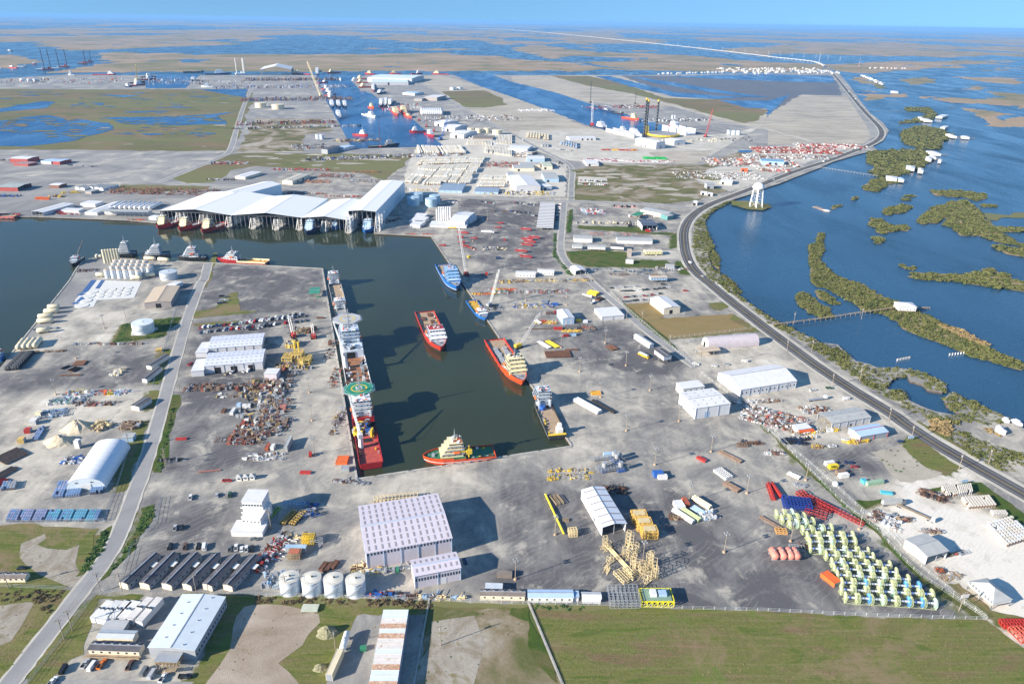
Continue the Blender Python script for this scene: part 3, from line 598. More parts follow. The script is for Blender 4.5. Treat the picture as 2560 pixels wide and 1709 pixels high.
n1=fbm(X/1500,Y/3000,21,6);n2=fbm(X/260,Y/420,33,4)
far=1/(1+np.exp(-(D-9500)/700))
hfar=(n1-.50)*9+(n2-.5)*2.0+.25
hnear=np.where(land,.75,-1.2)+(n2-.5)*2.2*np.where(land,1,.7)+(n1-.5)*np.where(land,1.0,2.2)
hh=np.clip(hnear*(1-far)+hfar*far,-1.5,1.0)
keep_out=inside(X,Y,LANDPOLY)|(D<1500)
hh=np.where(keep_out,-2.5,hh)
nr,na=X.shape;idx=np.arange(nr*na).reshape(nr,na)
q=np.stack([idx[:-1,:-1],idx[1:,:-1],idx[1:,1:],idx[:-1,1:]],-1).reshape(-1,4)
zz=hh.reshape(-1);q=q[(zz[q]>0).any(1)]
used,inv=np.unique(q,return_inverse=True)
co=np.stack([X.reshape(-1),Y.reshape(-1),zz-1.6],-1)[used]
inv=inv.reshape(-1,4)[:,::-1]
MARSH=GM('far_marsh_grass',[(.28,(.15,.17,.07)),(.42,(.26,.22,.12)),(.55,(.38,.28,.18)),(.7,(.46,.34,.24))],.0022,.35,.05)
me=bpy.data.meshes.new('marshland');me.from_pydata(co.tolist(),[],inv.tolist());me.materials.append(MARSH);me.polygons.foreach_set('use_smooth',[True]*len(me.polygons));me.update()
setting(link('marshland',me))
for b_ in BLOBS:blobs(*b_)
# ---- islands of the lagoon
ISL=[
 ('@13 490,835 520,860 505,930 510,1010 470,1090 520,1150 640,1240 830,1300 1000,1380 @23 830,0 920,60 1050,140 1200,190 1420,290 1650,400 1900,540 2100,650 2300,720 2349,790 2330,815 2100,750 1880,690 1650,590 1450,520 1250,440 1150,350 1050,300 880,270 780,190 630,120 520,60 @13 440,1340 400,1280 390,1150 385,1050 380,970 450,920 465,860',1,'long mangrove island that bends like a hook beyond the wooden footbridge'),
 ('@23 270,110 330,90 420,150 480,210 560,250 620,320 500,340 420,310 330,250 270,200',1,'small mangrove island just north of the wooden footbridge near the highway'),
 ('@23 430,90 500,90 600,150 660,210 600,220 480,160',1,'narrow mangrove sliver inside the bend of the long hook island'),
 ('@13 1285,1245 1380,1200 1450,1215 1800,1220 2000,1210 1960,1170 2050,1170 2120,1210 2210,1220 2240,1260 2349,1290 2600,1330 2600,1420 2349,1380 2000,1330 1700,1290 1400,1265',1,'wedge shaped mangrove island reaching in from the right edge'),
 ('@13 1370,740 1450,660 1560,590 1650,590 1640,560 1770,550 1860,580 1940,640 1960,690 2080,790 2349,800 2500,800 2500,835 2349,830 2140,840 2230,900 2349,950 2500,1000 2500,1030 2349,975 2100,930 1950,870 1770,870 1700,800 1600,770 1690,700 1600,720 1550,755 1400,765',1,'largest ragged mangrove island in the right lagoon with a long tail'),
 ('@13 1490,460 1700,455 1850,470 2000,490 2005,530 1900,550 1800,520 1640,515 1600,500 1560,510',1,'flat mangrove island north of the largest lagoon island'),
 ('@13 1940,580 2100,590 2100,610 1960,605',1,'tiny strip island off the east side of the largest lagoon island'),
 ('@13 1050,650 1090,620 1230,590 1330,600 1280,640 1180,670 1080,685',1,'small pointed mangrove island in mid lagoon'),
 ('@13 930,740 960,710 1040,710 1080,750 1180,780 1250,765 1300,800 1280,825 1200,820 1060,850 1000,840 1010,800 940,780',1,'curled mangrove island with a round western end'),
 ('@13 970,880 1050,885 1055,940 990,945',1,'smallest clump of mangrove south of the curled island'),
 ('@13 1960,660 2200,680 2300,655 2500,655 2500,715 2200,705 2100,735 2000,720',0,'brown grassy marsh bar at the right edge'),
 ('@13 2065,960 2200,980 2340,1000 2500,1030 2500,1080 2280,1050 2200,1040 2120,1000',1,'thin mangrove bar below the tail of the largest island'),
 ('@13 1225,1140 1350,1165 1340,1190 1240,1160',1,'tiny mangrove islet off the wedge island tip'),
 ('@13 870,430 960,370 1050,340 1190,350 1250,380 1100,400 1010,470 900,455',1,'mangrove point south of the waterside camps at the end of the pipe walkway'),
 ('@13 920,110 1000,95 1350,90 1500,120 1440,200 1420,250 1280,290 1200,330 1020,330 920,280 1000,260 930,190',1,'broad scrub island carrying the row of waterside camps'),
 ('@03 1250,1190 1430,1150 1560,1180 1690,1240 1600,1300 1560,1370 1400,1360 1250,1310 1220,1240',1,'scrub island next to the highway bend'),
 ('@03 960,1020 1300,1020 1250,990 1350,985 1480,990 1540,1050 1490,1110 1400,1120 1200,1130 1350,1090 1480,1050 1400,1020',1,'hooked spit island north of the highway bend'),
 ('@12 1850,975 1905,1090 1900,1200 1830,1110 1798,1050',1,'mangrove tongue along the shore beside the highway curve'),
 ('@12 1930,1215 2000,1250 2110,1400 2050,1370 1930,1260',1,'slender mangrove bar off the highway below the curve'),
 ('@13 770,540 820,515 815,525 785,550',1,'little islet left of the sunken barge island pair, farther one'),('@13 575,620 660,585 655,600 600,630',1,'little islet beside the pale wrecked barge'),
 ('@13 1260,500 1360,500 1350,515 1265,512',1,'slim islet above the pointed mid lagoon island, farther of two'),('@13 1240,538 1300,538 1295,550 1240,550',1,'slim islet above the pointed mid lagoon island, nearer of two'),
]
# mangrove bushes: rough clump meshes scattered as stuff
def bush_geo(seed,tri=7):
 r=random.Random(seed);vs=[];fs=[]
 for k in range(26):
  a=r.uniform(0,6.28);q=r.random()**.6;h=(1-q*q)**.5*r.uniform(.45,1.05)+.05
  c=Vector((math.cos(a)*q,math.sin(a)*q,h*.8));s=r.uniform(.22,.42)
  for j in range(2):
   n=Vector((r.uniform(-1,1),r.uniform(-1,1),r.uniform(.1,1.2))).normalized();u=n.orthogonal().normalized();w=n.cross(u);b=r.uniform(0,6)
   i0=len(vs)
   for t in range(4):
    an=b+t*1.57+r.uniform(-.3,.3);vs.append(c+(u*math.cos(an)+w*math.sin(an))*s*r.uniform(.7,1.2)+n*r.uniform(-.06,.06))
   fs.append((i0,i0+1,i0+2,i0+3))
 for t in range(10): # dark core
  a=t*.628;vs.append(Vector((math.cos(a)*.8,math.sin(a)*.8,0)))
 vs.append(Vector((0,0,.62)));m=len(vs)-1
 fs+=[(m-10+t,m-10+(t+1)%10,m) for t in range(10)]
 return np.array([tuple(v) for v in vs]),fs
BG=[bush_geo(s) for s in range(6)]
LEAF=GM('mangrove_leaves',[(.28,(.06,.085,.025)),(.42,(.13,.15,.045)),(.55,(.19,.19,.07)),(.66,(.15,.17,.05)),(.8,(.30,.24,.13))],.07,.6,.6,warp=.3);LEAF.node_tree.nodes['Principled BSDF'].inputs['Specular IOR Level'].default_value=.15
GRASST=GM('tuft_grass',[(.3,(.19,.20,.07)),(.5,(.28,.25,.10)),(.7,(.36,.27,.15))],.2,.4,1.0)
REED=M('dry_reed_leaves',(.30,.22,.10),.9,var=.4,sc=.2);WEED=M('green_weed_leaves',(.06,.13,.025),.8,var=.4,sc=.3);BROWNBUSH=M('brown_brush_leaves',(.14,.10,.05),.9,var=.5,sc=.2)
def thicket(name,poly,label,sp,size,mat,cap=9000,seed=1,zbase=0.,fill=.85,cat='thicket'):
 r=np.random.default_rng(seed)
 xs=[p.x for p in poly];ys=[p.y for p in poly];gx=np.arange(min(xs),max(xs),sp);gy=np.arange(min(ys),max(ys),sp)
 if len(gx)*len(gy)==0:return
 PXs,PYs=np.meshgrid(gx,gy);PXs=PXs.ravel()+r.uniform(-.5,.5,PXs.size)*sp;PYs=PYs.ravel()+r.uniform(-.5,.5,PYs.size)*sp
 ok=inside(PXs,PYs,poly)&(r.random(PXs.size)<fill);PXs=PXs[ok];PYs=PYs[ok]
 if len(PXs)>cap:s=r.permutation(len(PXs))[:cap];PXs=PXs[s];PYs=PYs[s]
 if not len(PXs):return
 V=[];F=[];k=0;big=vnoise(PXs/18,PYs/18,4)
 for i in range(len(PXs)):
  v,f=BG[i%6];s=size*r.uniform(.6,1.25)*(.7+.6*big[i]);a=r.uniform(0,6.28);c,d=math.cos(a),math.sin(a)
  w=np.stack([(v[:,0]*c-v[:,1]*d)*s+PXs[i],(v[:,0]*d+v[:,1]*c)*s+PYs[i],v[:,2]*s*.62*r.uniform(.6,1.3)+zbase],-1)
  V.append(w);F+=[tuple(k+j for j in t) for t in f];k+=len(v)
 c=np.array([PXs.mean(),PYs.mean(),0]);me=bpy.data.meshes.new(name);me.from_pydata((np.concatenate(V)-c).tolist(),[],F);me.materials.append(mat);me.update()
 o=link(name,me,None,tuple(c));o['kind']='stuff';o['label']=label;o['category']=cat
 return o
for k,(s,mg,lab) in enumerate(ISL):
 pl=PT(s);dd=sum((p for p in pl),Vector()).length/len(pl)
 amp=3 if dd<1300 else 6
 sheet('island',pl,-1.25+.002*k,GRASS_BROWN if not mg else MARSH,amp,300+k)
 if mg:
  sp=3.4 if dd<900 else(5.2 if dd<1500 else 9)
  thicket('mangrove_thicket',pl,' '.join(('mangrove bushes on the '+lab.replace(' that bends',', bending').replace('carrying','with').replace('mangrove island','island')).split()[:16]),sp,sp*.8,LEAF,5200,k,-1.2)
TH=[
 (LEAF,3.3,2.7,'mangrove belt between the highway curve and the lagoon','@12 1700,720 1850,620 1960,572 2040,548 1960,590 1860,640 1800,690 1765,760 1800,870 1850,970 1795,1050 1830,1160 1950,1270 2080,1390 @22 2030,80 2110,160 2349,330 @23 0,320 0,370 @22 2200,240 1980,110 1850,0 @12 1900,1390 1700,1130 1665,980 1670,830'),
 (LEAF,2.9,2.5,'mangrove belt along the highway south of the footbridge','@23 0,330 110,390 270,470 420,540 480,580 600,640 640,600 740,690 800,760 930,780 1000,800 1190,800 1380,830 1500,880 1600,930 1640,990 1600,1020 1470,1000 1430,960 1500,940 1400,900 1280,880 1160,890 1100,960 1060,980 1100,1060 1160,1010 1250,1010 1260,1090 1400,1180 1530,1220 1740,1250 1640,1150 1620,1090 1700,1030 1850,1110 2100,1210 2250,1290 1950,1330 1900,1290 1640,1330 1450,1260 1290,1200 1100,1090 900,960 700,820 480,680 280,540 0,400'),
 (REED,2.6,2.4,'tall tan reeds beside the highway at the sandy clearing','@33 1450,60 1540,0 1650,20 1690,100 1640,150 1560,120'),
 (REED,2.6,2.2,'tan reed bank on the far side of the long hook island','@23 1580,410 1700,430 1900,520 2050,600 1960,600 1760,510 1620,450'),
 (LEAF,2.9,2.3,'mixed bushes between the highway and the sandy track','@33 1640,160 1700,100 1850,120 2000,190 2200,260 2349,330 2349,400 2200,480 2000,400 1800,300'),
 (REED,2.6,2.0,'tan grass clumps among the bushes right of the highway','@33 1970,60 2100,80 2140,150 2000,110'),
 (BROWNBUSH,2.4,1.6,'brown brush in the ditch south of the four white tanks','@41 0,672 900,700 1590,715 1590,770 900,745 0,720'),
 (WEED,2.2,1.2,'low green weeds on the ditch south of the long trailers','@42 170,735 700,745 700,790 200,800'),
 (WEED,2.4,1.6,'green hedge along the left road beside the grass lot','@40 940,70 1010,30 980,200 830,420 710,480 760,390 880,190'),
 (BROWNBUSH,2.6,1.3,'brown scrub in the lot left of the road at the bottom','@40 -50,620 580,610 560,700 430,830 330,720 300,690 0,740'),
 (WEED,2.2,1.0,'green weeds on the levee ring round the white tank','@20 1140,400 1230,385 1200,470 1180,520 1330,530 1480,500 1530,460 1400,430 1410,380 1650,345 1640,400 1530,470 1500,520 1060,565 1090,480'),
 (WEED,2.2,1.2,'green weeds beside the left road near the skip','@30 1470,480 1420,470 1540,60 @20 1600,1060 1640,1060 @30 1560,60 1490,300'),
 (WEED,2.4,1.5,'weedy bank on the east side of the left road bend','@30 1300,810 1420,775 1390,900 1250,1130 1050,1360 1000,1380 1150,1200 1280,950'),
 (WEED,2.2,1.0,'green strip of weeds along the fence of the reel yard','@33 300,370 520,580 720,780 1000,980 1200,1220 1400,1400 1380,1400 1170,1230 980,1000 700,800 500,600 285,380'),
 (WEED,2.3,1.3,'bushes along the gate road verge','@12 500,850 530,640 560,640 540,850'),(WEED,2.3,1.5,'palms and shrubs lining the gate road west side','@12 385,860 410,860 400,1050 560,1240 520,1240 380,1070'),
]
for k,(mt,sp,sz,lab,s) in enumerate(TH):
 thicket('mangrove_thicket' if mt is LEAF else('reed_bed' if mt is REED else 'weed_bank'),PT(s),lab,sp,sz,mt,9000,50+k,-.6 if mt is LEAF else-.1)
TU=[(GRASST,2.9,.4,'dry grass tufts across the big brown southern field','@42 170,760 1540,800 2349,830 @43 1000,880 2000,900 2349,1150 @S 2650,1709 2700,1900 1480,1900 @42 450,1468 300,1050',.55),(GRASST,3.0,.42,'grass tufts in the parcels around the container stack','@40 1700,680 @41 0,720 1000,700 1590,720 1440,1600 300,1600 @40 1800,1500 2000,900',.3),(WEED,3.0,.45,'weeds in the grey scrub parcel left of the concrete wall','@41 1640,780 2349,810 @42 160,860 440,1600 @41 1420,1600',.35),(GRASST,3.0,.42,'grass tufts in the lots left of the bottom road','@40 0,60 900,60 700,480 600,590 500,900 60,1400 -100,1600 -100,600',.4),(WEED,2.8,.8,'weeds in the dirt lot beside the highway','@33 940,290 1240,220 1780,440 1480,520 1230,560',.25)]
for k,(mt,sp,sz,lab,s,fl) in enumerate(TU):thicket('grass_tufts',PT(s),lab,sp,sz,mt,3200,80+k,-.05,fl)
# ---- haze
HZ=bpy.data.materials.new('haze_air');HZ.use_nodes=True;hn=HZ.node_tree.nodes;hn.clear()
ho=hn.new('ShaderNodeOutputMaterial');hv=hn.new('ShaderNodeVolumePrincipled');hv.inputs['Density'].default_value=3.2e-5;hv.inputs['Color'].default_value=(.42,.66,1.0,1);hv.inputs['Anisotropy'].default_value=0.0
hv.inputs['Color'].default_value=(.26,.56,1.0,1)
HZ.node_tree.links.new(hv.outputs[0],ho.inputs[1])
mb=MB();mb.box(HZ,0,38000,-8.5,190000,110000,285);o=part('haze',mb);o['kind']='stuff'
# ================================================================ BUILDINGS
WHITE=M('white_sheet_metal',(.70,.70,.71),.5,var=.07,stripes=(1.2,.16),dirt=((.50,.49,.47),.68));WHITEW=M('white_wall_metal',(.64,.64,.66),.55,var=.07,stripes=(.9,.18),dirt=((.46,.45,.44),.68))
PINKW=M('pinkish_wall_metal',(.62,.57,.62),.5,var=.06,stripes=(.8,.25));PINKR=M('pinkish_roof_metal',(.62,.57,.63),.45,var=.05,stripes=(.7,.2),dirt=((.52,.48,.5),.72))
GREYR=M('grey_roof_metal',(.42,.43,.42),.5,var=.1,stripes=(1,.2));DARKR=M('dark_shingle_roof',(.085,.085,.10),.9,var=.25)
DARKR2=M('brown_shingle_roof',(.20,.17,.15),.9,var=.2);BLUER=M('pale_blue_roof_metal',(.42,.56,.76),.45,var=.06,stripes=(1,.15));TAN=M('tan_roof_metal',(.56,.45,.33),.55,var=.05,stripes=(1,.12))
TANW=M('tan_wall_metal',(.36,.32,.30),.6,var=.08,stripes=(.9,.15));CREAM=M('cream_siding',(.72,.64,.50),.7,var=.06,stripes=(.4,.15,'Z'));GREYW=M('grey_siding',(.34,.36,.39),.7,var=.08,stripes=(.5,.15))
REDW=M('red_wall_metal',(.36,.055,.045),.6,var=.12,stripes=(1,.2));DARK=M('dark_opening',(.012,.012,.015),.9);GLASS=M('window_glass',(.03,.05,.07),.08,var=.1)
TRIM=M('grey_trim_metal',(.30,.32,.36),.6);SKYL=M('dull_skylight_panel',(.34,.30,.31),.4,var=.1);BLUEW=M('pale_blue_wall',(.36,.50,.66),.55,var=.08,stripes=(1,.12));STEEL=M('galvanised_steel',(.42,.44,.46),.45,.3,var=.12)
WOOD=M('weathered_wood',(.34,.26,.17),.85,var=.25);YELP=M('yellow_paint',(.72,.50,.04),.5,var=.1);REDP=M('red_paint',(.42,.035,.025),.5,var=.15);ORANGE=M('orange_paint',(.70,.14,.03),.55,var=.12);BLUEP=M('blue_paint',(.03,.12,.42),.5,var=.15)
RUST=M('rusty_steel',(.14,.065,.038),.85,var=.45,sc=.6);BROWNST=M('dull_brown_steel',(.22,.15,.11),.8,var=.3,sc=.6);CREAMT=M('cream_paint',(.72,.63,.44),.5,var=.07);BLACK=M('black_rubber',(.02,.02,.022),.7);GREENP=M('green_paint',(.04,.22,.12),.6,var=.1)
LAT=M('pale_primer_yellow',(.74,.60,.34),.6,var=.1);PALEW=M('off_white_paint',(.70,.69,.66),.6,var=.1,dirt=((.5,.44,.38),.7));PALEGREEN=M('pale_green_paint',(.45,.50,.28),.5,var=.12)
SILVER=M('silver_tank_paint',(.58,.62,.66),.4,.1,var=.08)
def rect3(s,foot,h):
 c=PX(s);fi=0
 if foot:
  fi,fs=foot;f=PX(' '.join(w for w in[s.split()[0] if s[0]=='@' else '',fs] if w))[0] if fs[0]!='@' else PX(fs)[0]
  h=max(2.2,height_at(f,c[fi]))
 p=[G(a,b,h) for a,b in c[:3]]
 ax=(p[1]-p[0]);ax.z=0;W=ax.length;ax.normalize();ay=Vector((-ax.y,ax.x,0));D=(p[2]-p[1]).dot(ay)
 return p[0],ax,W,D,h
def slabp(name,m,pts,th,parent,label=None):
 a,b,c,d=(Vector(q) for q in pts);nrm=(b-a).cross(c-a).normalized()
 if nrm.z<0:nrm=-nrm
 mb=MB();lo=[a,b,c,d];hi=[q+nrm*th for q in lo]
 mb.loft(m,[lo,hi]);return part(name,mb,parent,label=label)
def bld(label,s,foot=None,h=4,roof='gy',rise=None,wall=WHITEW,rm=WHITE,doors=(),sky=None,open_='',ribs=0,trim=TRIM,name='warehouse',cat='building',group=None,wins=None,over=.35,vents=0,floor0=0.0,strips=0,stilts=0,base_z=0.):
 """three roof corners in the photograph (front left, front right, back right) and a foot below one of them"""
 p0,ax,W,D,h=rect3(s,foot,h)
 if D<0:p0=p0+Vector((-ax.y,ax.x,0))*D;D=-D
 D=max(D,2.0)
 rz=math.atan2(ax.y,ax.x);t=thing(name,label,cat,(p0.x,p0.y,base_z),rz,group)
 z0=stilts;rise=rise if rise is not None else(W if roof=='gy' else D)*.07
 hr=h-base_z
 T_=.2;WP={}
 def wl_(side,a,b,gable):
  # a,b local xy; vertical panel, maybe gable topped
  d=(Vector(b)-Vector(a));L=d.length
  mb=MB();u=Vector((d.x/L,d.y/L,0));nn=Vector((-u.y,u.x,0))*T_
  A=Vector((*a,0));B=Vector((*b,0));pts=[(A,z0),(B,z0),(B,hr)]+([((A+B)/2,hr+rise)] if gable else[])+[(A,hr)]
  lo=[p+Vector((0,0,z)) for p,z in pts];hi=[q+nn for q in lo]
  mb.loft(wall,[lo,hi]);WP[side]=part('wall',mb,t);return
 cs={'f':((0,0),(W,0),roof in('gy',)),'r':((W,T_),(W,D-T_),roof=='gx'),'b':((W,D),(0,D),roof=='gy'),'l':((0,D-T_),(0,T_),roof=='gx')}
 for k,(a,b,g) in cs.items():
  if k not in open_:wl_(k,a,b,g)
 posts=MB();np_=0
 if open_ or stilts:
  zt=hr if not stilts else z0
  for k,(a,b,g) in cs.items():
   if k in open_ or stilts:
    n=max(1,int((Vector(b)-Vector(a)).length/6))
    for i in range(n+1):
     q=Vector(a).lerp(Vector(b),i/n);pm=MB();pm.box(TRIM,0,0,0,.3,.3,zt-.05);part('post',pm,t,(min(max(q.x,.2),W-.2),min(max(q.y,.2),D-.2),0))
 if stilts:
  P_('box','floor',t,WOOD,W/2,D/2,z0-.25,W-.1,D-.1,.22)
 o=over;th=.12
 if roof=='gy':
  slabp('roof_slope',rm,[(-o,-o,hr-o*rise/(W/2)+.02),(-o,D+o,hr-o*rise/(W/2)+.02),(W/2,D+o,hr+rise+.02),(W/2,-o,hr+rise+.02)],th,t)
  slabp('roof_slope',rm,[(W+o,-o,hr-o*rise/(W/2)+.02),(W+o,D+o,hr-o*rise/(W/2)+.02),(W/2,D+o,hr+rise+.02),(W/2,-o,hr+rise+.02)],th,t)
  P_('box','ridge_cap',t,trim,W/2,D/2,hr+rise+.12,.5,D+2*o,.15)
 elif roof=='gx':
  slabp('roof_slope',rm,[(-o,-o,hr-o*rise/(D/2)+.02),(W+o,-o,hr-o*rise/(D/2)+.02),(W+o,D/2,hr+rise+.02),(-o,D/2,hr+rise+.02)],th,t)
  slabp('roof_slope',rm,[(-o,D+o,hr-o*rise/(D/2)+.02),(W+o,D+o,hr-o*rise/(D/2)+.02),(W+o,D/2,hr+rise+.02),(-o,D/2,hr+rise+.02)],th,t)
  P_('box','ridge_cap',t,trim,W/2,D/2,hr+rise+.12,W+2*o,.5,.15)
 elif roof=='hip':
  mb=MB();q=min(W,D)/2;c1,c2=((W/2,q),(W/2,D-q)) if D>W else((q,D/2),(W-q,D/2))
  vs=[(-o,-o,hr),(W+o,-o,hr),(W+o,D+o,hr),(-o,D+o,hr),(*c1,hr+rise),(*c2,hr+rise)]
  mb.add(vs,[(0,1,4),(2,3,5),(1,2,5,4),(3,0,4,5),(3,2,1,0)] if D>W else[(0,1,5,4),(2,3,4,5),(1,2,5),(3,0,4),(3,2,1,0)],rm);part('roof',mb,t)
 else:
  P_('box','roof',t,rm,W/2,D/2,hr+.01,W+2*o,D+2*o,.18)
  if not strips:
   mb=MB()
   for yy in(-o,D+o):mb.box(trim,W/2,yy,hr+.19,W+2*o,.15,.08)
   part('parapet',mb,t)
 if strips:
  for i in range(strips):
   mb=MB();mb.box(DARKR2,W/2,0,0,W+2*o+.04,D/strips*.28,.5);part('canopy_beam',mb,t,(0,D*(i+.5)/strips,hr-.2))
 sides={'f':lambda q:(q*W,-.03,0),'b':lambda q:(W-q*W,D+.03,math.pi),'r':lambda q:(W+.03,q*D,math.pi/2),'l':lambda q:(-.03,D-q*D,-math.pi/2)}
 for side,q,w,dh,m in doors:
  x,y,r_=sides[side](q);mb=MB();mb.box(m,0,0,z0+.02,w,.1,min(dh,hr-z0-.2));part('door',mb,WP.get(side,t),(x,y,0),r_)
 if wins:
  for side,n,w,wh,zz in wins:
   me=None
   for i in range(n):
    x,y,r_=sides[side]((i+.5)/n)
    if me is None:
     mb=MB();mb.box(GLASS,0,0,0,w,.08,wh);me=mb.mesh('window')
    link('window',me,WP.get(side,t),(x,y,z0+zz),r_)
 if ribs:
  for side in 'flr':
   if side in open_:continue
   L=W if side=='f' else D;n=max(1,int(L/ribs));me=None
   for i in range(n+1):
    if side!='f' and i in(0,n):continue
    x,y,r_=sides[side](min(max(i/n,.004),.996));mb=MB();mb.box(trim,0,-.1,z0,.28,.22,hr-z0-.15)
    if me is None:me=mb.mesh('downspout')
    link('downspout',me,WP.get(side,t),(x,y,0),r_)
 if sky:
  nx,ny,sw,sl=sky;mb=MB();mb.box(SKYL,0,0,0,sw,sl,.05);me=mb.mesh('skylight')
  for half in(0,1):
   for i in range(nx):
    for j in range(ny):
     if roof=='gx':
      f=(j+.6)/(ny+.2);x=W*(i+.5)/nx;y=D/2*f if half==0 else D-D/2*f;z=hr+rise*f+.2;rx=math.atan2(rise,D/2)*(1 if half==0 else-1);e=(rx,0,0)
     else:
      f=(i+.6)/(nx+.2);y=D*(j+.5)/ny;x=W/2*f if half==0 else W-W/2*f;z=hr+rise*f+.2;e=(0,math.atan2(rise,W/2)*(-1 if half==0 else 1),0)
     s_=link('skylight',me,t,(x,y,z));s_.rotation_euler=e
 if vents:
  mb=MB();mb.box(STEEL,0,0,0,1.0,1.0,.7);mb.box(DARK,0,0,.7,.8,.8,.1);me=mb.mesh('roof_vent')
  for i in range(vents):
   f=(i+.5)/vents
   if roof=='gy':link('roof_vent',me,t,(W/2+.6,D*f,hr+rise-.1))
   elif roof=='gx':link('roof_vent',me,t,(W*f,D/2+.8,hr+rise-.1))
   else:link('roof_vent',me,t,(W*f,D*.5,hr+.19))
 t['_W']=W;t['_D']=D;t['_h']=hr
 return t,W,D,hr
def tank(label,c,rim,foot_top=None,h=6,m=SILVER,roofm=None,cone=.12,name='storage_tank',cat='tank',group=None,n=28,ladder=True):
 """c = centre of the tank's base, rim = a point on the base rim to its right"""
 cp=PT(c)[0];r=(PT(rim)[0]-cp).length
 t=thing(name,label,cat,tuple(cp),0,group);roofm=roofm or m
 mb=MB();mb.cyl(m,0,0,0,h,r,n=n,cap=False);part('shell',mb,t,smooth=True)
 P_('cyl','foundation',t,CONC,0,0,0,.25,r+.5,n=n)
 P_('cyl','roof',t,roofm,0,0,h,h+r*cone+.05,r+.12,.25,n=n)
 P_('cyl','hatch',t,DARK,r*.1,0,h+r*cone*.75,h+r*cone+.5,.45,n=8)
 if ladder and r>3:
  mb=MB()
  for q in range(14):
   a=-2.4+q*.13;z=h*q/13;mb.box(TRIM,(r+.5)*math.cos(a),(r+.5)*math.sin(a),z,1.0,.8,.12,a)
  part('stair',mb,t)
  mb=MB()
  for q in range(24):
   a,b=2*math.pi*q/24,2*math.pi*(q+1)/24
   mb.tube(TRIM,(r*math.cos(a),r*math.sin(a),h+1),(r*math.cos(b),r*math.sin(b),h+1),.05,3);mb.tube(TRIM,(r*math.cos(a),r*math.sin(a),h),(r*math.cos(a),r*math.sin(a),h+1),.05,3)
  part('railing',mb,t)
 return t
def vault(label,s,rise_px,m,ends,name='arched_shelter',along='y',ribs=0,cat='building'):
 """s: ground corners front left, front right, back right; rise_px = top of the front arch"""
 c=PX(s);p=[G(*q) for q in c];ax=p[1]-p[0];W=ax.length;ax.normalize();ay=Vector((-ax.y,ax.x,0));D=(p[2]-p[1]).dot(ay);rz=math.atan2(ax.y,ax.x)
 t=thing(name,label,cat,tuple(p[0]),rz)
 if along=='y':
  mid=(p[0]+p[1])/2;tp=PX(rise_px)[0];lo,hi=0,60
  for _ in range(30):
   q=(lo+hi)/2
   if G(tp[0],tp[1],q).y>mid.y:lo=q
   else:hi=q
  h=lo
 else:h=float(rise_px)
 n=20;w=W if along=='y' else D;L=D if along=='y' else W
 k=int(max(1,L/(ribs or 3)))
 prof=[(w/2-w/2*math.copysign(abs(math.cos(math.pi*i/n))**.85,math.cos(math.pi*i/n)),h*math.sin(math.pi*i/n)**.8) for i in range(n+1)]
 prof_o=[(a,b*1.0+.18) for a,b in prof]
 P=(lambda a,b,z:(a,b,z)) if along=='y' else(lambda a,b,z:(b,w-a,z))
 for q in range(k):
  mb=MB();y0,y1=L*q/k,L*(q+1)/k-.02;mb.loft(m,[[P(a,y0,b) for a,b in prof_o],[P(a,(y0+y1)/2,b+.12) for a,b in prof_o],[P(a,y1,b) for a,b in prof_o]],closed=False,caps=False)
  part('roof_panel',mb,t,smooth=True)
 for yy,nm in((.15,'end_wall'),(L-.15,'end_wall')):
  mb=MB();mb.loft(ends,[[P(a,yy,b) for a,b in prof],[P(a,yy+.1,b) for a,b in prof]]);part(nm,mb,t)
 mb=MB();pw=w*.16
 if along=='y':mb.box(PALEW,w/2,-.02,0,w*.3,.12,h*.5);part('door',mb,t);mb=MB();[mb.box(GLASS,w*q,-.02,h*.62,w*.06,.1,h*.08) for q in(.3,.68)];part('window',mb,t)
 else:mb.box(DARK,-.02,w*.6,0,.12,w*.25,h*.5);part('door',mb,t)
 return t
D_=DARK;W_=WHITEW
bld('large pinkish white warehouse with rows of dull skylights facing the small pink annex','@31 1010,1222 1798,1080 1665,672',(0,'1018,1372'),roof='gx',rise=1.6,wall=PINKW,rm=PINKR,sky=(13,4,.9,3.4),ribs=8,trim=BLUEW,wins=(('f',26,.8,2.2,9),))
bld('small pinkish white annex shed in front of the large pink warehouse','@31 1455,1430 1878,1350 1835,1208',(0,'1470,1545'),roof='gx',rise=1.0,wall=PINKW,rm=PINKR,sky=(8,1,.9,2.4),ribs=11,trim=BLUEW,doors=(('f',.62,3,3.5,WHITE),),wins=(('f',16,.8,1.8,4.5),))
for i,s in enumerate(('1092,530 1178,552 1375,262','1278,535 1368,553 1553,262','1482,540 1572,560 1748,262','1672,543 1755,565 1912,270','1858,545 1945,568 2098,272','2045,550 2130,572 2275,275')):
 t,W,D,h=bld('long dark roofed bunkhouse trailer, %s from the left of the row of six by the left road'%nth(i),'@40 '+s,None,3.6,'gy',.9,wall=GREYW,rm=DARKR,name='bunkhouse_trailer',cat='trailer',group='row of six bunkhouse trailers',wins=(('r',7,.9,1,1.4),('l',7,.9,1,1.4)),vents=0)
 P_('box','front_panel',t,CREAM,W/2,-.12,0,W-.05,.1,h)
 P_('box','porch_canopy',t,PALEW,W+1.6,D*.72,2.9,2.8,3.6,.15);P_('box','porch_deck',t,WOOD,W+1.6,D*.72,.3,2.6,3,.5)
 for q in(.15,.4,.6,.85):
  P_('cyl','roof_pipe',t,STEEL,W*.3,D*q,h+.3,h+1.0,.2,n=6)
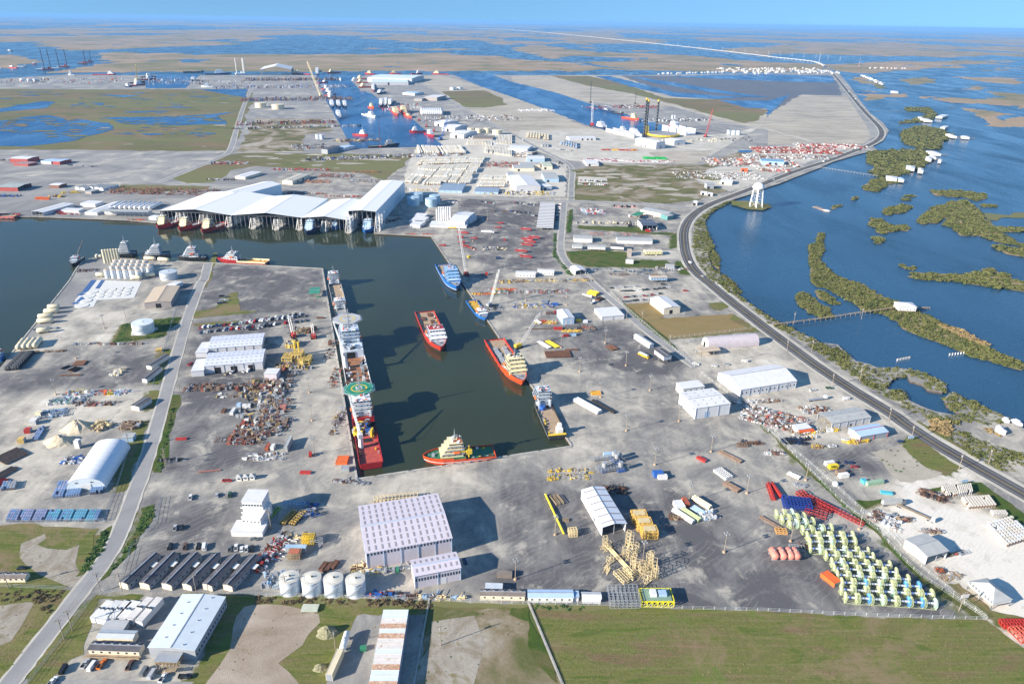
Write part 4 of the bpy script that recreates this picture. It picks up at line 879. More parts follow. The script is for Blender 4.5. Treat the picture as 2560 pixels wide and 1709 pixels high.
t,W,D,h=bld('big raised office with a pale metal roof and wooden porch at the bottom left','@40 1360,1130 1785,1155 2035,668',(0,'1368,1225'),roof='gy',rise=.9,wall=GREYW,rm=M('pale_metal_roof',(.60,.67,.72),.4,var=.05,stripes=(1,.08)),name='raised_office',wins=(('r',14,1.0,1.1,2.2),),vents=0,doors=(('f',.5,2,2.6,DARK),))
for q in range(9):
 mb=MB();mb.box(STEEL,0,0,0,.5,.5,.5);part('roof_vent',mb,t,(W*(.25 if q%2 else .72),D*(q+.5)/9,h+.6))
P_('box','porch_roof',t,STEEL,W*.5,-3.2,h-1.6,W*.5,5.6,.15)
for q in range(7):mb=MB();mb.box(WOOD,0,0,0,.25,.25,h-1.7);part('porch_post',mb,t,(W*(.27+.46*q/6),-5.6,0))
mb=MB()
for q in range(12):mb.box(WOOD,W*.35+q*.75,-7.5,q*.22,.74,2,.15)
mb.box(WOOD,W*.5,-3,2.5,W*.5,5,.2);part('stairs',mb,t)
for i,s in enumerate(('825,855 895,868 1000,702','900,868 972,880 1078,702','985,856 1058,872 1152,704','1062,860 1150,874 1238,706')):
 bld('pale flat roofed trailer, %s from the left of the pack of four beside the left road'%nth(i),'@40 '+s,None,3.2,'flat',wall=WHITE,rm=PALEW,name='office_trailer',cat='trailer',group='pack of pale trailers',vents=2,over=.1)
for i,s in enumerate(('1158,862 1218,876 1352,668','1240,884 1302,896 1432,668')):
 bld('white box trailer with brown stained roof hatches, %s of the pair beside the big raised office'%('left' if i==0 else 'right'),'@40 '+s,None,3.6,'flat',wall=WHITE,rm=M('stained_white_roof',(.66,.63,.6),.6,var=.1,dirt=((.34,.22,.16),.62)),name='box_trailer',cat='trailer',vents=3,over=.05)
bld('low tan walled hall with a pale roof between the trailer pack and the dark roofed trailer','@40 888,1042 1215,1052 1262,982',None,3.6,'gx',.6,wall=CREAM,rm=M('pale_grey_roof',(.5,.54,.58),.5,var=.08),name='hall')
bld('flat grey roofed wing behind the low tan walled hall','@40 925,966 1125,972 1180,890',None,3.4,'flat',wall=GREYW,rm=M('stained_grey_roof',(.42,.43,.44),.7,var=.12,dirt=((.2,.18,.17),.66)),name='hall_wing')
t,W,D,h=bld('dark roofed cream trailer with a long wooden deck, bottom left','@40 808,1150 1270,1168 1315,1090',None,3.4,'gx',.7,wall=CREAM,rm=DARKR,name='office_trailer',cat='trailer',wins=(('f',6,1,1,1.5),),vents=6)
mb=MB();mb.box(WOOD,W/2,-1.2,.6,W+2,2.0,.2);mb.box(WOOD,W/2,-2.2,.8,W+2,.08,.9);part('deck',mb,t)
bld('brown roofed cream mobile home at the left edge by the grass lot','@40 -90,500 222,496 272,442',(1,'230,535'),roof='gx',rise=.5,wall=CREAM,rm=DARKR2,name='mobile_home',cat='trailer',wins=(('f',6,.9,.9,1.5),),vents=4)
bld('low white annex at the foot of the stacked white accommodation block','@30 2118,1020 2405,1026 2425,925',None,3.4,'flat',wall=WHITE,rm=WHITE,name='annex')
bld('middle storey of the stacked white accommodation block left of the pink warehouse','@30 2215,890 2385,905 2430,750',None,8,'gx',.5,wall=WHITE,rm=PALEW,name='accommodation_block',wins=(('f',5,.9,.9,2),('f',5,.9,.9,5)))
t,W,D,h=bld('white ship like deckhouse, topmost of the stacked accommodation block','@30 2215,745 2400,750 2430,640',None,14,'flat',wall=WHITE,rm=WHITE,name='deckhouse',wins=(('f',7,.9,.9,2.4),('f',7,.9,.9,5.2),('f',7,1.2,1.1,11)))
for q in range(3):mb=MB();mb.box(WHITE,0,0,0,W+1.5,.1,1.0);part('balcony_rail',mb,t,(W/2,-.9,3+q*3.4))
vault('white arched fabric shelter with a blue shaded side beside the left road','@30 607,655 972,628 1125,262','@30 800,538',M('white_fabric',(.80,.81,.84),.5,var=.03),M('fabric_end_wall',(.62,.68,.72),.6,var=.1),ribs=5)
t,W,D,h=bld('northern of the two white sheds with pale lilac roof, left yard','@20 1905,628 2401,592 2409,487',(0,'1912,682'),roof='gx',rise=1.2,wall=W_,rm=M('lilac_roof',(.64,.67,.78),.5,var=.05,stripes=(1,.1)),sky=(12,2,1.6,1.0),ribs=7)
bld('small white lean-to on the west end of the northern white shed','@20 1792,668 1898,664 1903,570',None,4.5,'flat',wall=W_,rm=WHITE,name='lean_to')
t,W,D,h=bld('southern of the two white sheds with open truck doors, left yard','@20 1870,790 2407,748 2400,634',(0,'1872,860'),roof='gx',rise=1.3,wall=W_,rm=MATS['lilac_roof'],sky=(12,2,1.6,1.0),ribs=7,doors=(('f',.22,5,5,D_),('f',.5,5,5,D_),('f',.8,5,5,D_)))
bld('small white lean-to on the west end of the southern white shed','@20 1752,838 1866,830 1872,722',None,4.8,'flat',wall=W_,rm=WHITE,name='lean_to')
bld('pale lilac box shed by the yellow machinery in the left yard','@21 72,860 185,862 182,812',(0,'75,918'),roof='flat',wall=PINKW,rm=WHITE,name='box_shed')
bld('tan metal warehouse with a dark door on the north west peninsula','@20 1320,210 1565,195 1615,55',(0,'1322,262'),roof='gy',rise=1.2,wall=TANW,rm=TAN,doors=(('f',.52,5,4.5,D_),),vents=7,trim=TAN)
bld('small white hut behind the tan warehouse','@10 1518,1338 1590,1345 1600,1293',None,4,'gx',.5,wall=W_,rm=WHITE,name='hut')
bld('green roofed open shelter at the corner of the quay','@11 485,1410 578,1406 572,1352',None,5,'gx',.4,wall=TANW,rm=M('green_roof_metal',(.05,.26,.17),.5),open_='flrb',name='shelter')
bld('dark roofed long office trailer, southern of the pair beside the left road ditch','@20 1300,905 1345,908 1390,790',None,3.4,'gy',.4,wall=PALEW,rm=DARKR,name='office_trailer',cat='trailer')
bld('dark roofed long office trailer, northern of the pair beside the left road ditch','@20 1340,782 1386,788 1412,668',None,3.4,'gy',.4,wall=PALEW,rm=DARKR,name='office_trailer',cat='trailer')
bld('square grey roofed hut in the junk yard west of the left road','@20 1200,1150 1272,1162 1296,1070',None,3.4,'gy',.4,wall=PALEW,rm=DARKR,name='hut')
bld('grey blue flat roofed store behind the arched shelter','@30 1112,165 1215,160 1215,118',None,3.4,'flat',wall=BLUEW,rm=GREYR,name='store')
# right yards
bld('long white frame tent hall with open eaves near the highway','@22 2100,1005 2613,922 2440,765',(0,'2106,1075'),roof='gx',rise=4.5,wall=WHITE,rm=WHITE,ribs=8,wins=(('f',14,.8,1.6,2.5),),name='tent_hall')
bld('white flat topped block warehouse in the open right yard','@22 1690,1175 2005,1130 1850,990',(0,'1683,1275'),roof='gx',rise=.8,wall=WHITE,rm=WHITE,ribs=9,doors=(('f',.34,4,5,BLUEW),),sky=(4,2,.8,1.6))
bld('two storey white office with an outside stair behind the block warehouse','@22 1570,1000 1768,975 1700,918',None,6.2,'flat',wall=PALEW,rm=WHITE,name='office',wins=(('f',4,1.2,1.2,3.6),))
bld('grey roofed workshop with open west bay near the highway','@23 590,1315 945,1255 800,1165',(0,'596,1370'),roof='gx',rise=1.6,wall=W_,rm=GREYR,ribs=6,open_='l',sky=(3,1,2.4,.6),doors=(('f',.5,1.2,2.2,D_),),name='workshop')
bld('grey workshop with a light blue roof and red corner trims','@33 850,150 1105,105 1000,28',(0,'850,200'),roof='gx',rise=1.2,wall=GREYW,rm=BLUER,trim=M('red_trim',(.42,.04,.04),.5),ribs=10,doors=(('l',.5,5,4,WHITE),),name='workshop')
bld('small white portable building beside the orange container','@33 275,88 400,70 360,25',None,3.2,'flat',wall=PALEW,rm=WHITE,name='portable_building')
bld('grey roofed open canopy shed in the white limestone yard','@33 1465,1250 1655,1195 1460,1035',(0,'1475,1325'),roof='gx',rise=1.2,wall=WHITE,rm=GREYR,open_='fb',name='canopy_shed')
bld('raised house with a grey hipped roof at the lower right','@43 2065,725 2240,690 2005,500',(0,'2065,790'),roof='hip',rise=3.5,wall=PALEW,rm=GREYR,name='raised_house',cat='house',stilts=2.8,wins=(('l',8,1,1.2,1),))
bld('white metal building with a dark front door beside the tan lawn','@22 1395,260 1545,245 1420,150',(0,'1395,316'),roof='gy',rise=1.2,wall=CREAM,rm=WHITE,doors=(('f',.45,3.5,4,D_),),name='metal_building')
bld('white shed with pink and blue painted front in the middle of the right yard','@22 468,352 572,345 500,268',(0,'470,410'),roof='gy',rise=.8,wall=BLUEW,rm=WHITE,name='shed',doors=(('f',.3,1.4,5,PINKW),('f',.75,1.4,5,PINKW)))
bld('low white office with flat wide roof beside the gate road','@22 828,338 1030,322 950,245',None,4,'flat',wall=W_,rm=WHITE,name='office',ribs=9)
bld('long narrow white trailer leaning along the gate road fence','@22 1262,594 1302,586 1190,488',None,3.6,'gy',.5,wall=WHITE,rm=PALEW,name='long_trailer',cat='trailer',wins=(('l',6,1,1,1.5),))
t,W,D,h=bld('raised dark roofed watch office with outside stairs by the fence','@22 1395,702 1465,690 1385,625',None,6.5,'gy',.6,wall=W_,rm=DARKR,name='watch_office',stilts=2.8,wins=(('l',5,1,1,1),))
vault('ribbed pink arched hut lying along the highway side lot','@22 1800,640 2265,602 2225,545','8.5',M('ribbed_pink_metal',(.56,.50,.53),.5,var=.08,stripes=(1.5,.3)),PALEW,'arched_hut',along='x',ribs=2.2)
bld('tan roofed open canopy in front of the ribbed arched hut','@22 1740,662 1915,642 1870,602',None,4.5,'gx',.3,wall=PALEW,rm=TAN,open_='flr',name='canopy')
bld('open ended white warehouse with a skylit roof in the lower middle yard','@32 830,980 1050,945 855,610',(0,'830,1062'),roof='gy',rise=1.4,wall=WHITE,rm=M('white_blue_roof',(.70,.74,.80),.5,var=.04),open_='f',sky=(2,6,3.2,.9),ribs=9)
bld('brown roofed cream site trailer, leftmost of the row above the brown field','@41 2058,652 2466,660 2460,604',None,3.4,'gx',.5,wall=CREAM,rm=DARKR2,name='site_trailer',cat='trailer',wins=(('f',5,.9,.9,1.5),),vents=5)
bld('long pale roofed site trailer, second in the row above the brown field','@42 150,672 562,674 556,606',None,3.4,'gx',.5,wall=PALEW,rm=BLUER,name='site_trailer',cat='trailer',wins=(('f',6,.9,.9,1.5),))
bld('tiny white hut between two site trailers in the row above the brown field','@42 568,668 612,668 610,618',None,3,'flat',wall=WHITE,rm=BLUEW,name='hut')
bld('white arched site trailer at the right end of the row above the brown field','@42 648,682 817,684 812,628',None,3.4,'gx',.8,wall=WHITE,rm=WHITE,name='site_trailer',cat='trailer')
bld('small grey shed behind the brown roofed site trailer','@41 2108,590 2256,595 2254,550',None,3,'flat',wall=W_,rm=M('pale_shed_roof',(.55,.6,.66),.5),name='shed')
bld('long flat parking canopy with many white roof strips beside the gate road','@12 225,803 378,808 422,575',None,3.6,'flat',wall=WHITE,rm=WHITE,open_='flrb',strips=17,name='carport')
bld('white gabled gate canopy spanning the yard entrance','@12 583,1202 680,1193 625,1152',(0,'590,1240'),roof='gy',rise=1,wall=W_,rm=WHITE,open_='fb',name='gate_canopy')
bld('dark blue roofed hall near the highway curve','@12 1198,785 1335,785 1332,730',None,7,'gx',1,wall=W_,rm=M('dark_blue_roof',(.08,.10,.14),.5),open_='f',name='hall')
bld('grey roofed store, western of two in the lot below the grass strip','@12 570,902 738,906 742,874',(0,'570,938'),roof='gx',rise=1,wall=WHITE,rm=GREYR,sky=(4,1,2,.8),name='store')
bld('long grey roofed store, eastern of two in the lot below the grass strip','@12 968,920 1290,926 1285,894',(0,'970,950'),roof='gx',rise=1,wall=WHITE,rm=GREYR,sky=(5,1,2,.8),name='store')
for s,l in(('555,970 645,972 645,953','first'),('695,977 857,984 858,963','second'),('905,974 1026,982 1022,957','third')):
 bld('narrow white stilted lodge, %s from the west behind the weedy lot'%l,'@12 '+s,None,5.5,'gx',.6,wall=WHITE,rm=GREYR if l!='third' else DARKR,name='lodge',stilts=2.2,wins=(('f',6,1,1,1),))
bld('yellow fronted lodge facing the highway curve','@12 1228,1027 1382,1024 1378,1002',None,5,'gx',.5,wall=M('yellow_siding',(.72,.68,.32),.7),rm=CREAM,name='lodge',stilts=2,wins=(('f',6,1,1,1),))
bld('blue house on stilts with a tan roof beside the public car park','@12 1275,1262 1425,1258 1425,1238',None,6,'gx',.6,wall=BLUEW,rm=TAN,name='stilt_house',cat='house',stilts=2.5,wins=(('f',6,1,1,1),))
bld('little white cabin on the weedy lot edge','@12 1045,1108 1114,1112 1112,1097',None,3.5,'gx',.4,wall=WHITE,rm=PALEW,name='cabin',cat='house')
bld('tall tan hut beside the yellow fronted lodge','@12 1060,1025 1098,1027 1096,1000',None,6,'flat',wall=TANW,rm=TAN,name='hut')
bld('grey cabin on the highway side north of the blue stilt house','@12 1412,1152 1490,1156 1482,1138',None,4,'gx',.4,wall=GREYW,rm=GREYR,name='cabin',cat='house')
bld('long grey roofed cream shop at the highway curve','@12 1180,638 1415,686 1485,662',None,6,'gx',1,wall=CREAM,rm=GREYR,name='shop')
bld('green gabled end unit of the long cream shop','@12 1428,700 1482,690 1480,660',None,6,'gx',.6,wall=M('teal_wall',(.10,.26,.26),.6),rm=GREYR,name='shop_unit')
bld('open green steel frame shelter beside the cream shop','@12 1088,690 1150,700 1182,660',None,6,'flat',wall=GREYW,rm=GREENP,open_='flrb',name='frame_shelter')
for s,h,l,rm,wl2 in(('38,425 262,420 283,320',10,'biggest white gabled warehouse in the block west of the canal road',WHITE,WHITEW),('285,430 365,426 368,398',6,'small white gabled shed beside the biggest warehouse of the block',WHITE,WHITEW),('300,352 430,352 432,297',7,'grey blue shed in the shade at the bend of the canal road',GREYR,BLUEW),('15,258 205,258 215,226',6,'long cream store, southern of the pair north of the biggest warehouse',GREYR,CREAM),('70,226 260,226 268,206',6,'long cream store, northern of the pair north of the biggest warehouse',GREYR,CREAM),('285,242 372,242 380,202',6,'pale green roofed store beside the two long cream stores',M('sage_roof',(.5,.54,.42),.6),CREAM),('138,172 300,174 305,145',6,'white shed with a dark doorway near the container lot',WHITE,BLUEW),('-30,350 30,350 62,290',6,'pale shed partly behind the biggest warehouse on its west',GREYR,WHITEW),('685,217 797,217 785,180',5,'white stilted shed at the north edge of the grassy field',WHITE,WHITEW),('1790,407 1856,407 1862,392',8,'dark grey square tower house west of the highway',GREYW,GREYW),('1910,378 2020,388 2028,362',5,'cream long house by the highway junk yards',PALEW,CREAM),('1740,484 1792,486 1792,472',4,'tiny white cabin, left of the pair in the brown field',WHITE,WHITEW),('1800,494 1842,496 1842,482',4,'tiny white cabin, right of the pair in the brown field',WHITE,WHITEW),('1668,572 1700,574 1700,554',5,'little white pump house beside the highway junction',WHITE,WHITEW),('2110,268 2165,270 2168,262',5,'orange block house among the northern junk yards',ORANGE,ORANGE)):
 bld(l,'@12 '+s,None,h,'gx' if h<9 else 'gy',1 if h<9 else 2,wall=wl2,rm=rm,name='shed',doors=(('f',.25,4,4,D_),))
bld('tall white fabrication hall, left of two by the jack-up rig legs','@02 1325,1308 1410,1300 1290,1255',(0,'1325,1370'),roof='gy',rise=1.5,wall=WHITEW,rm=WHITE,doors=(('f',.5,7,8,GREYW),('l',.3,4,4,D_),('l',.5,4,4,D_)),name='fabrication_hall')
bld('lower white fabrication hall, right of two by the jack-up rig legs','@02 1490,1292 1592,1286 1530,1264',(0,'1490,1335'),roof='gy',rise=1.2,wall=WHITEW,rm=WHITE,doors=(('f',.4,5,6,GREYW),),name='fabrication_hall')
bld('long low white shop west of the jack-up rig','@02 525,1267 770,1264 765,1248',(0,'527,1290'),roof='gx',rise=1,wall=WHITEW,rm=WHITE,name='shop',doors=(('f',.5,4,4,D_),('f',.7,4,4,D_),('f',.85,4,4,D_)))
bld('huge pale green white shed, front part, beside the far basin','@01 1065,755 1398,755 1340,714',(0,'1066,781'),roof='gx',rise=3,wall=WHITEW,rm=M('pale_green_roof',(.66,.76,.74),.5,stripes=(8,.15)),name='dock_shed',ribs=14,doors=(('f',.45,8,10,D_),))
bld('huge pale green white shed, rear part, beside the far basin','@01 1020,712 1430,722 1420,688',None,19,'gx',3,wall=WHITEW,rm=MATS['pale_green_roof'],name='dock_shed',ribs=16)
t,W,D,h=bld('far open sided dry dock cover with a white gabled roof at the canal','@01 35,640 322,640 322,612',(0,'40,692'),roof='gy',rise=16,wall=WHITEW,rm=WHITE,open_='flrb',name='dock_cover')
bld('red walled warehouse with a white roof, far left yard','@10 85,170 250,176 345,150',(0,'85,208'),roof='gx',rise=1.2,wall=REDW,rm=WHITE)
bld('low red roofed annex in front of the far left red warehouse','@10 120,215 255,222 275,200',None,4,'flat',wall=REDW,rm=M('faded_red_roof',(.34,.22,.22),.7),name='annex')
bld('pale blue roofed shed beside the far left red warehouse','@10 372,192 465,200 490,170',None,5,'gx',.8,wall=W_,rm=BLUER,name='shed')
bld('blue roofed red walled shed behind the far left red warehouse','@10 482,196 545,200 582,172',None,6,'gx',.8,wall=REDW,rm=BLUER,name='shed')
bld('long red warehouse with a grey open end at the left edge','@10 -30,432 160,436 298,396',(0,'-30,468'),roof='gx',rise=1.2,wall=REDW,rm=M('weathered_green_roof',(.36,.40,.38),.6,var=.2),open_='r')
bld('brown walled shed with a white roof in the left yard','@10 450,412 538,417 592,396',None,5,'gx',.8,wall=M('brown_wall',(.20,.09,.06),.7),rm=WHITE,name='shed')
for i,s in enumerate(('685,432 725,436 775,415','735,438 775,442 830,415','815,430 850,434 915,405','865,433 905,437 965,405','910,440 945,444 1020,403')):
 bld('small pale gabled cabin, %s from the west in the row north of the pipe yard'%nth(i),'@10 '+s,None,4,'gy',1,wall=WHITEW,rm=GREYR,name='cabin',cat='house',group='row of pale cabins')
bld('flat grey green shed in front of the row of pale cabins','@10 780,470 835,474 880,452',None,4,'flat',wall=TANW,rm=GREYR,name='shed')
bld('long white roofed boat shed on the west quay','@10 288,655 390,665 660,585',None,5,'gy',1.2,wall=WHITEW,rm=WHITE,open_='f',name='boat_shed',ribs=8)
bld('low white side roof next to the west quay boat shed','@10 560,642 720,648 750,628',None,3.5,'flat',wall=WHITEW,rm=WHITE,name='side_shed')
bld('long white mud plant shed next to the horizontal tanks','@10 775,662 890,668 1110,572',(0,'777,686'),roof='gy',rise=1.2,wall=WHITEW,rm=WHITE,name='plant_shed')
bld('grey roofed open plant bay along the west quay','@10 900,655 1350,662 1360,640',None,8,'flat',wall=WHITEW,rm=GREYR,open_='flr',name='plant_bay')
bld('small white office near the west quay tanks','@10 735,580 870,588 905,560',None,5,'flat',wall=WHITEW,rm=WHITE,name='office')
bld('small white pump house beside the boathouse left corner','@10 1362,705 1430,710 1435,690',None,4,'flat',wall=WHITEW,rm=WHITE,name='pump_house')
bld('cream walled store with a round emblem behind the boathouse','@10 2155,332 2248,340 2349,290',(0,'2155,355'),roof='gy',rise=.8,wall=CREAM,rm=WHITE,name='store')
bld('cream roofed long store among the pipe racks behind the boathouse','@11 240,372 332,378 445,312',(0,'240,405'),roof='gy',rise=1.5,wall=CREAM,rm=M('pale_tan_roof',(.56,.52,.44),.6),name='store',doors=(('r',.3,4,4,D_),('r',.6,4,4,D_)))
bld('light blue green roofed shed in front of the container lot, left of two','@11 1675,458 1890,464 1893,402',(0,'1677,482'),roof='gx',rise=1,wall=BLUEW,rm=M('slate_blue_roof',(.24,.32,.42),.5),name='shed',ribs=8)
bld('light blue green roofed shed in front of the container lot, right of two','@11 2005,472 2222,478 2225,436',(0,'2007,492'),roof='gx',rise=1,wall=BLUEW,rm=MATS['slate_blue_roof'],name='shed',ribs=8)
bld('long white low building at the foot of the white silos','@11 1592,778 1932,788 1935,752',(0,'1592,800'),roof='flat',wall=WHITEW,rm=WHITE,name='plant_building',ribs=9)
bld('white cross shaped hall beside the white silos','@11 1768,742 1915,752 1942,660',None,8,'gx',2,wall=WHITEW,rm=WHITE,name='plant_hall')
bld('white wing of the cross shaped hall beside the silos','@11 1905,728 1962,734 1985,690',None,6,'gx',1,wall=WHITEW,rm=WHITE,name='plant_wing')
for i,s in enumerate(('1448,693 1548,700 1572,676','1405,738 1530,748 1555,706','1412,775 1505,782 1520,742')):
 bld('white flat topped trailer in the boathouse shadow, %s from the north'%nth(i),'@11 '+s,None,4,'flat',wall=WHITEW,rm=WHITE,name='site_trailer',cat='trailer')
for i,s in enumerate(('35,1225 215,1230 215,1205','232,1205 385,1212 388,1188')):
 bld('long pale site office, %s of the pair beside the parked lorries'%('left' if i==0 else 'right'),'@12 '+s,None,4,'gx',.5,wall=WHITEW,rm=PALEW,name='site_office',wins=(('f',6,1,1,1.4),))
bld('white tent roof left of the canal road bend','@02 -40,1362 140,1372 80,1330',None,6,'gx',1.5,wall=WHITEW,rm=WHITE,name='tent')
for i,s in enumerate(('1635,1120 1720,1130 1690,1090','1705,1165 1825,1175 1790,1135','1780,1225 1905,1235 1890,1190')):
 bld('white gabled dock shed, %s from the north on the far basin east side'%nth(i),'@01 '+s,None,10,'gx',3,wall=WHITEW,rm=WHITE,doors=(('f',.45,6,7,D_),),name='dock_shed')
bld('grey walled square store on the far east quay','@01 1545,890 1660,895 1650,870',None,12,'flat',wall=TANW,rm=WHITE,name='store')
bld('grey low store in front of the square store, far east quay','@01 1448,905 1522,908 1520,896',None,8,'flat',wall=TANW,rm=GREYR,name='store')
bld('blue roofed shed on the far east quay near the huge shed','@01 1345,850 1455,858 1440,840',None,8,'gx',2,wall=W_,rm=BLUER,name='shed')
bld('dark square flat roofed store by the far basin west side','@01 598,1368 655,1372 650,1330',None,10,'flat',wall=GREYW,rm=DARKR,name='store')
bld('blue roofed shed by the far basin corner','@01 742,1350 810,1358 800,1325',None,6,'gx',1,wall=W_,rm=BLUER,name='shed')
bld('long pale brown flat store south of the far basin tanks','@01 1985,1270 2170,1275 2160,1245',None,7,'flat',wall=TANW,rm=DARKR2,name='store')
bld('blue roofed warehouse beside the red equipment yard','@13 -60,190 150,200 165,180',None,8,'gx',1,wall=BLUEW,rm=M('sea_blue_roof',(.16,.34,.5),.5),name='warehouse',doors=(('f',.4,5,5,D_),('f',.65,5,5,D_)))
# waterside camps
for i,s in enumerate(('@13 1445,175 1500,180 1512,155','@13 1510,125 1590,128 1600,105','@13 1268,258 1345,265 1362,240','@13 1090,350 1185,358 1190,335','@13 1200,362 1250,366 1255,348','@03 1400,1090 1440,1092 1440,1075','@03 1440,1105 1510,1108 1515,1092','@03 1540,1070 1600,1075 1605,1052','@03 1580,1168 1625,1172 1625,1155','@03 1685,1250 1735,1252 1738,1232','@03 1785,1258 1850,1262 1850,1250','@03 1130,845 1195,848 1190,835','@23 1205,240 1365,248 1350,208','@13 1380,282 1425,286 1430,262','@13 1500,160 1545,163 1550,145','@13 1560,190 1590,193 1600,180')):
 lb=['white domed camp','white long roofed camp behind the domed camp','white camp with a wide hipped roof','white long camp at the island point','blue roofed boat shelter at the island point','white camp, westernmost by the far bend','grey camp beside the far bend channel','white camp on the far outer pier','white camp on the scrub island tip','white camp beside the double pier','white boat shelter on the double pier','lone white camp on the far brown spit','white hipped camp at the end of the wooden footbridge','small boat shelter below the wide hipped camp','small white boathouse beside the domed camp','tiny white shelter at the end of the camp row'][i]
 bld(lb+', on stilts over the lagoon',s,None,5.5,'hip',1.6,wall=PALEW,rm=WHITE if 'blue' not in lb else BLUER,name='camp_house',cat='house',stilts=2.4,base_z=-1.5,wins=(('f',5,1,1,1),),over=.8)
 if i in(0,1,2,3,7,8,9,10,12):
  p=PT(s)[1];L=14;tt=thing('dock','wooden boat dock by the '+lb,'dock',(p.x+L*.5,p.y,-1.5),0);mb=MB();mb.box(WOOD,0,0,1.2,L,2.2,.2);part('deck',mb,tt)
  mb=MB();[mb.box(WOOD,-L/2+.5+q*(L-1)/5,e,-2,.25,.25,3.6) for q in range(6) for e in(-.9,.9)];part('piling',mb,tt)
# silos and tanks
for i,(c,r,b) in enumerate((('320,605','411,605',0),('521,612','612,612',0),('721,618','811,618',0),('921,624','1010,624',0))):
 tank('white storage tank, %s from the left of the four in the front row'%nth(i),'@41 '+c,'@41 '+r,h=8.5,m=M('white_tank_shell',(.60,.66,.72),.45,var=.1,sc=.4),roofm=M('cream_tank_roof',(.66,.63,.55),.6,var=.06),cone=.14,group='row of four white tanks',name='storage_tank')
tank('round white tank standing inside the grassy levee ring','@20 1322,468 ','@20 1417,468',h=9,m=M('white_tank_shell2',(.66,.72,.74),.4,var=.06),cone=.05)
tank('wide silver tank beside the silver silo cluster','@10 1553,1268','@10 1630,1268',h=8,m=SILVER,cone=.06)
k=0
for row,(x0,y0,n) in enumerate(((995,1262,6),(1045,1228,7),(1062,1198,7),(1078,1170,7))):
 for i in range(n):
  if(row,i) in((3,6),):continue
  x=x0+i*(57-row*1.2);y=y0+i*1.5
  tank('silver silo with a tan top, %s from the left in the %s row of the cluster'%(nth(i),('front','second','third','rear')[row]),'@10 %d,%d'%(x,y),'@10 %d,%d'%(x+27,y),h=9.5,m=SILVER,roofm=TAN,cone=.15,name='silo',cat='silo',group='silver silo cluster',n=14,ladder=False)
for i in range(6):
 tank('tall cream silo, %s from the left by the north tip of the peninsula'%nth(i),'@10 %d,%d'%(968+i*25,1128-i*2),'@10 %d,%d'%(981+i*25,1128-i*2),h=16,m=CREAMT,cone=.4,name='silo',cat='silo',group='tall cream silos',n=12,ladder=False)
for row in range(2):
 for i in range(6):
  tank('white dry bulk silo, %s from the left in the %s row by the boathouse'%(nth(i),'front' if row==0 else 'rear'),'@11 %d,%d'%(1662+i*20+row*22,742-row*22),'@11 %d,%d'%(1671+i*20+row*22,742-row*22),h=17,m=WHITE,cone=.5,name='silo',cat='silo',group='white dry bulk silos',n=12,ladder=False)
for i,(c,r,h) in enumerate((('1480,562','1535,562',13),('1445,598','1503,598',13),('1642,575','1692,575',12),('1608,606','1662,606',12))):
 tank('pale blue bulk tank in the boathouse shade, '+['rear left','front left','rear right','front right'][i]+' of the four','@11 '+c,'@11 '+r,h=h,m=M('pale_blue_tank',(.40,.55,.66),.4,var=.08),cone=.05,n=20)
for i,(s,r) in enumerate((('@01 205,1000','@01 262,1000'),('@01 45,985','@01 95,985'),('@01 1970,1215','@01 2002,1215'),('@01 2045,1218','@01 2077,1218'),('@01 2120,1215','@01 2152,1215'),('@01 2215,1232','@01 2260,1232'),('@01 570,1275','@01 592,1275'),('@01 607,1278','@01 627,1278'),('@01 1805,826','@01 1832,826'),('@01 1870,824','@01 1897,824'),('@00 215,745','@00 245,745'),('@00 275,748','@00 300,748'),('@00 328,748','@00 352,748'),('@02 1990,1232','@02 2010,1232'),('@02 2032,1236','@02 2052,1236'),('@02 2075,1238','@02 2095,1238'),('@02 1472,1090','@02 1482,1090'),('@02 1494,1090','@02 1504,1090'))):
 lb=['wide cream tank, right of two in the far west dock yard','wide cream tank, left of two in the far west dock yard','cream tank, first of four east of the far basin','cream tank, second of four east of the far basin','cream tank, third of four east of the far basin','largest cream tank east of the far basin','white tank, left of two by the dry field','white tank, right of two by the dry field','white tank, left of two near the grey canal bank','white tank, right of two near the grey canal bank','white tank, left of three on the far west quay','white tank, middle of three on the far west quay','white tank, right of three on the far west quay','pale tank, left of three at the ditch corner','pale tank, middle of three at the ditch corner','pale tank, right of three at the ditch corner','small blue grey tank, left of two on the canal quay','small blue grey tank, right of two on the canal quay'][i]
 tank(lb,s,r,h=11 if i>1 else 14,m=CREAMT if 'cream' in lb else SILVER,cone=.04,n=16,ladder=False)
